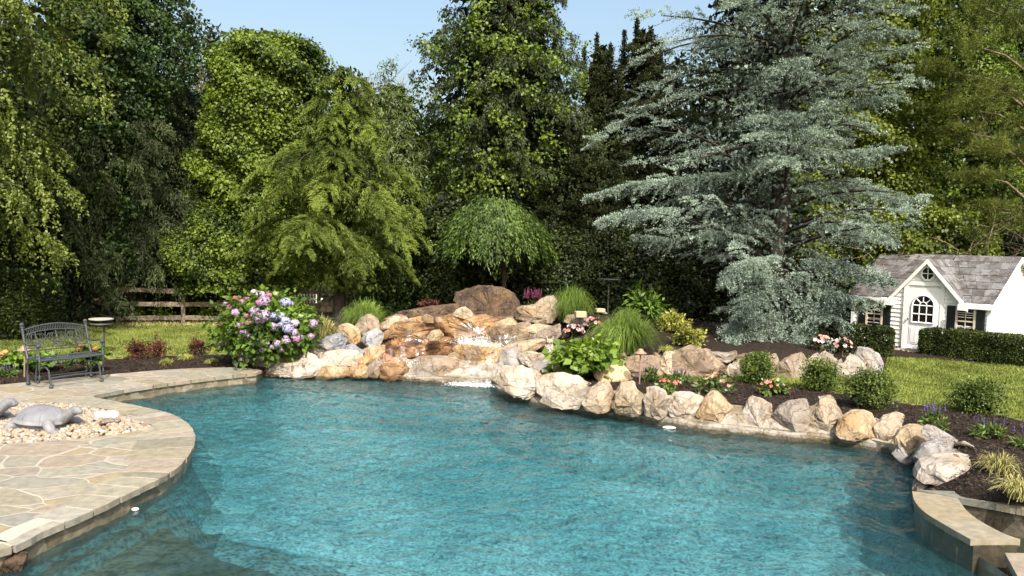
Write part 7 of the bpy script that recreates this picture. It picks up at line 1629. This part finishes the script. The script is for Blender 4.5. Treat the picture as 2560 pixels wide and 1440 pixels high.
# far side of the spa: straight coping with a stone riser
fa, fb = pz(2292, 1227, SPA_Z)[:2], pz(2640, 1262, SPA_Z)[:2]; ga_, gb_ = pz(2388, 1243, SPA_Z)[:2], pz(2640, 1290, SPA_Z)[:2]
bwall = thing('spa_back_wall', 'straight flagstone coping along the far side of the spa', 'spa', [*((fa + fb) / 2), 0])
V, Fc, tn = [], [], []; cu = [0, .42, .62, 1]
for j in range(3):
    a0, a1 = cu[j] + .004, cu[j+1] - .004; q = [fa + (fb - fa) * a0 + [0, .14], fa + (fb - fa) * a1 + [0, .14], ga_ + (gb_ - ga_) * a1, ga_ + (gb_ - ga_) * a0]; b_ = len(V)
    if j == 0: q[0] = fa + np.array([.02, .02]); q[3] = ga_ + np.array([-.03, .0])
    V += [(*p, SPA_Z + .004) for p in q] + [(*p, SPA_Z - .055) for p in q]; Fc += [tuple(b_ + k for k in f) for f in ((0,1,2,3), (7,6,5,4), (0,4,5,1), (1,5,6,2), (2,6,7,3), (3,7,4,0))]; tn += [[.0, .55, .25][j]] * 6
mk('coping', V, Fc, M_COPE, bwall, attr=tn)
m1 = MB(); V = [(*(ga_ + [0, .03]), SPA_Z - .05), (*(gb_ + [0, .03]), SPA_Z - .05), (*(gb_ + [0, .03]), -.9), (*(ga_ + [0, .03]), -.9)]; m1.add(V + [(p[0], p[1] + .15, p[2]) for p in V], [(0,1,2,3), (7,6,5,4), (0,4,5,1), (2,6,7,3), (1,5,6,2), (3,7,4,0)]); m1.build('wall', M_WETSHADE, bwall)
SW = np.array(list(B_) + [B_[-1] + [0.05, -.7], gb_ + [0, -2.2], gb_ + [0, .02], ga_ + [0, .02]])[::1]
c_ = SW.mean(0); P, T = patch(np.array(list(B_[::-1]) + [ga_ + [0, .02]][:0] + []) if False else np.array(list(B_) + [np.array([3.97, 5.6]), np.array([3.97, 3.0]), np.array([9.0, 3.0]), np.array([9.0, 6.4]), gb_ + [0, .02], ga_ + [0, .02]]), .4)
tag(mk('spa_water', np.c_[P, np.full(len(P), -.165)], T, M_SPA), 'greenish water inside the spa', 'water', kind='structure'); tag(mk('spa_floor', np.c_[P, np.full(len(P), -.62)], T, plain('tan spa plaster', (.30,.30,.20), .8, .2)), 'tan plaster spa floor', 'spa floor', kind='structure')
# near pillar block of the spa
p = [pz(u, v, .06)[:2] for u, v in ((2512, 1382), (2660, 1384), (2760, 1470), (2560, 1470))]; pil = thing('spa_pillar', 'low stone block with a flagstone cap at the bottom right corner', 'spa', [*p[0], 0]); p = np.array(p)
V = [(*q, .06) for q in p] + [(*q, .0) for q in p]; mk('coping', V, [(0,1,2,3), (7,6,5,4), (0,4,5,1), (1,5,6,2), (2,6,7,3), (3,7,4,0)], M_COPE, pil, attr=[.86] * 6)
pc = p.mean(0); V = [(*(q + (pc - q) * .07), .004) for q in p] + [(*(q + (pc - q) * .07), -1.3) for q in p]; mk('wall', V, [(0,1,2,3), (7,6,5,4), (0,4,5,1), (1,5,6,2), (2,6,7,3), (3,7,4,0)], M_WETSHADE, pil)

# ---------------------------------------------------------------- neighbour's shed glimpsed beyond the fence
D = 26.0; q = pd(600, 760, D); q[2] = -.03; barn = thing('neighbour_shed', 'red brown shed with an orange door glimpsed through the trees beyond the fence', 'shed', q)
M_RED = plain('red brown boards', (.22,.06,.035), .8, .2); M_ORG = plain('orange door panel', (.55,.25,.07), .7, .3)
m1 = MB(); m1.box(q + [0, 1.2, .95], (2.9, 2.4, 1.9)); m1.build('wall', M_RED, barn)
m1 = MB(); m1.add([q + [-1.6, -.15, 1.88], q + [1.6, -.15, 1.88], q + [1.6, 1.2, 2.7], q + [-1.6, 1.2, 2.7], q + [-1.6, 2.55, 1.88], q + [1.6, 2.55, 1.88]], [(0,1,2,3), (3,2,5,4), (0,3,4), (1,5,2)]); m1.build('roof', plain('dark shed roof', (.05,.045,.04), .9, .2), barn)
m1 = MB(); m1.box(q + [-.38, -.02, .8], (.60, .05, 1.55)); m1.build('door', M_ORG, barn)
m1 = MB()
for dx in (-.72, -.04): m1.box(q + [dx, -.035, .85], (.07, .06, 1.7))
m1.build('door_frame', plain('pale shed trim', (.6,.58,.52), .6, .3), barn)
q = pd(740, 720, 27.0); q[2] = -.03; rail = thing('white_railing', 'white picket railing glimpsed beyond the golden cedar', 'railing', q); m1 = MB()
for i in range(17): m1.box(q + [-.9 + i * .11, 0, .75], (.05, .03, 1.1))
m1.build('picket', M_TRIM, rail); m1 = MB()
for zz in (.35, 1.2): m1.box(q + [-.02, .032, zz], (2.0, .03, .08))
m1.build('rail', M_TRIM, rail)
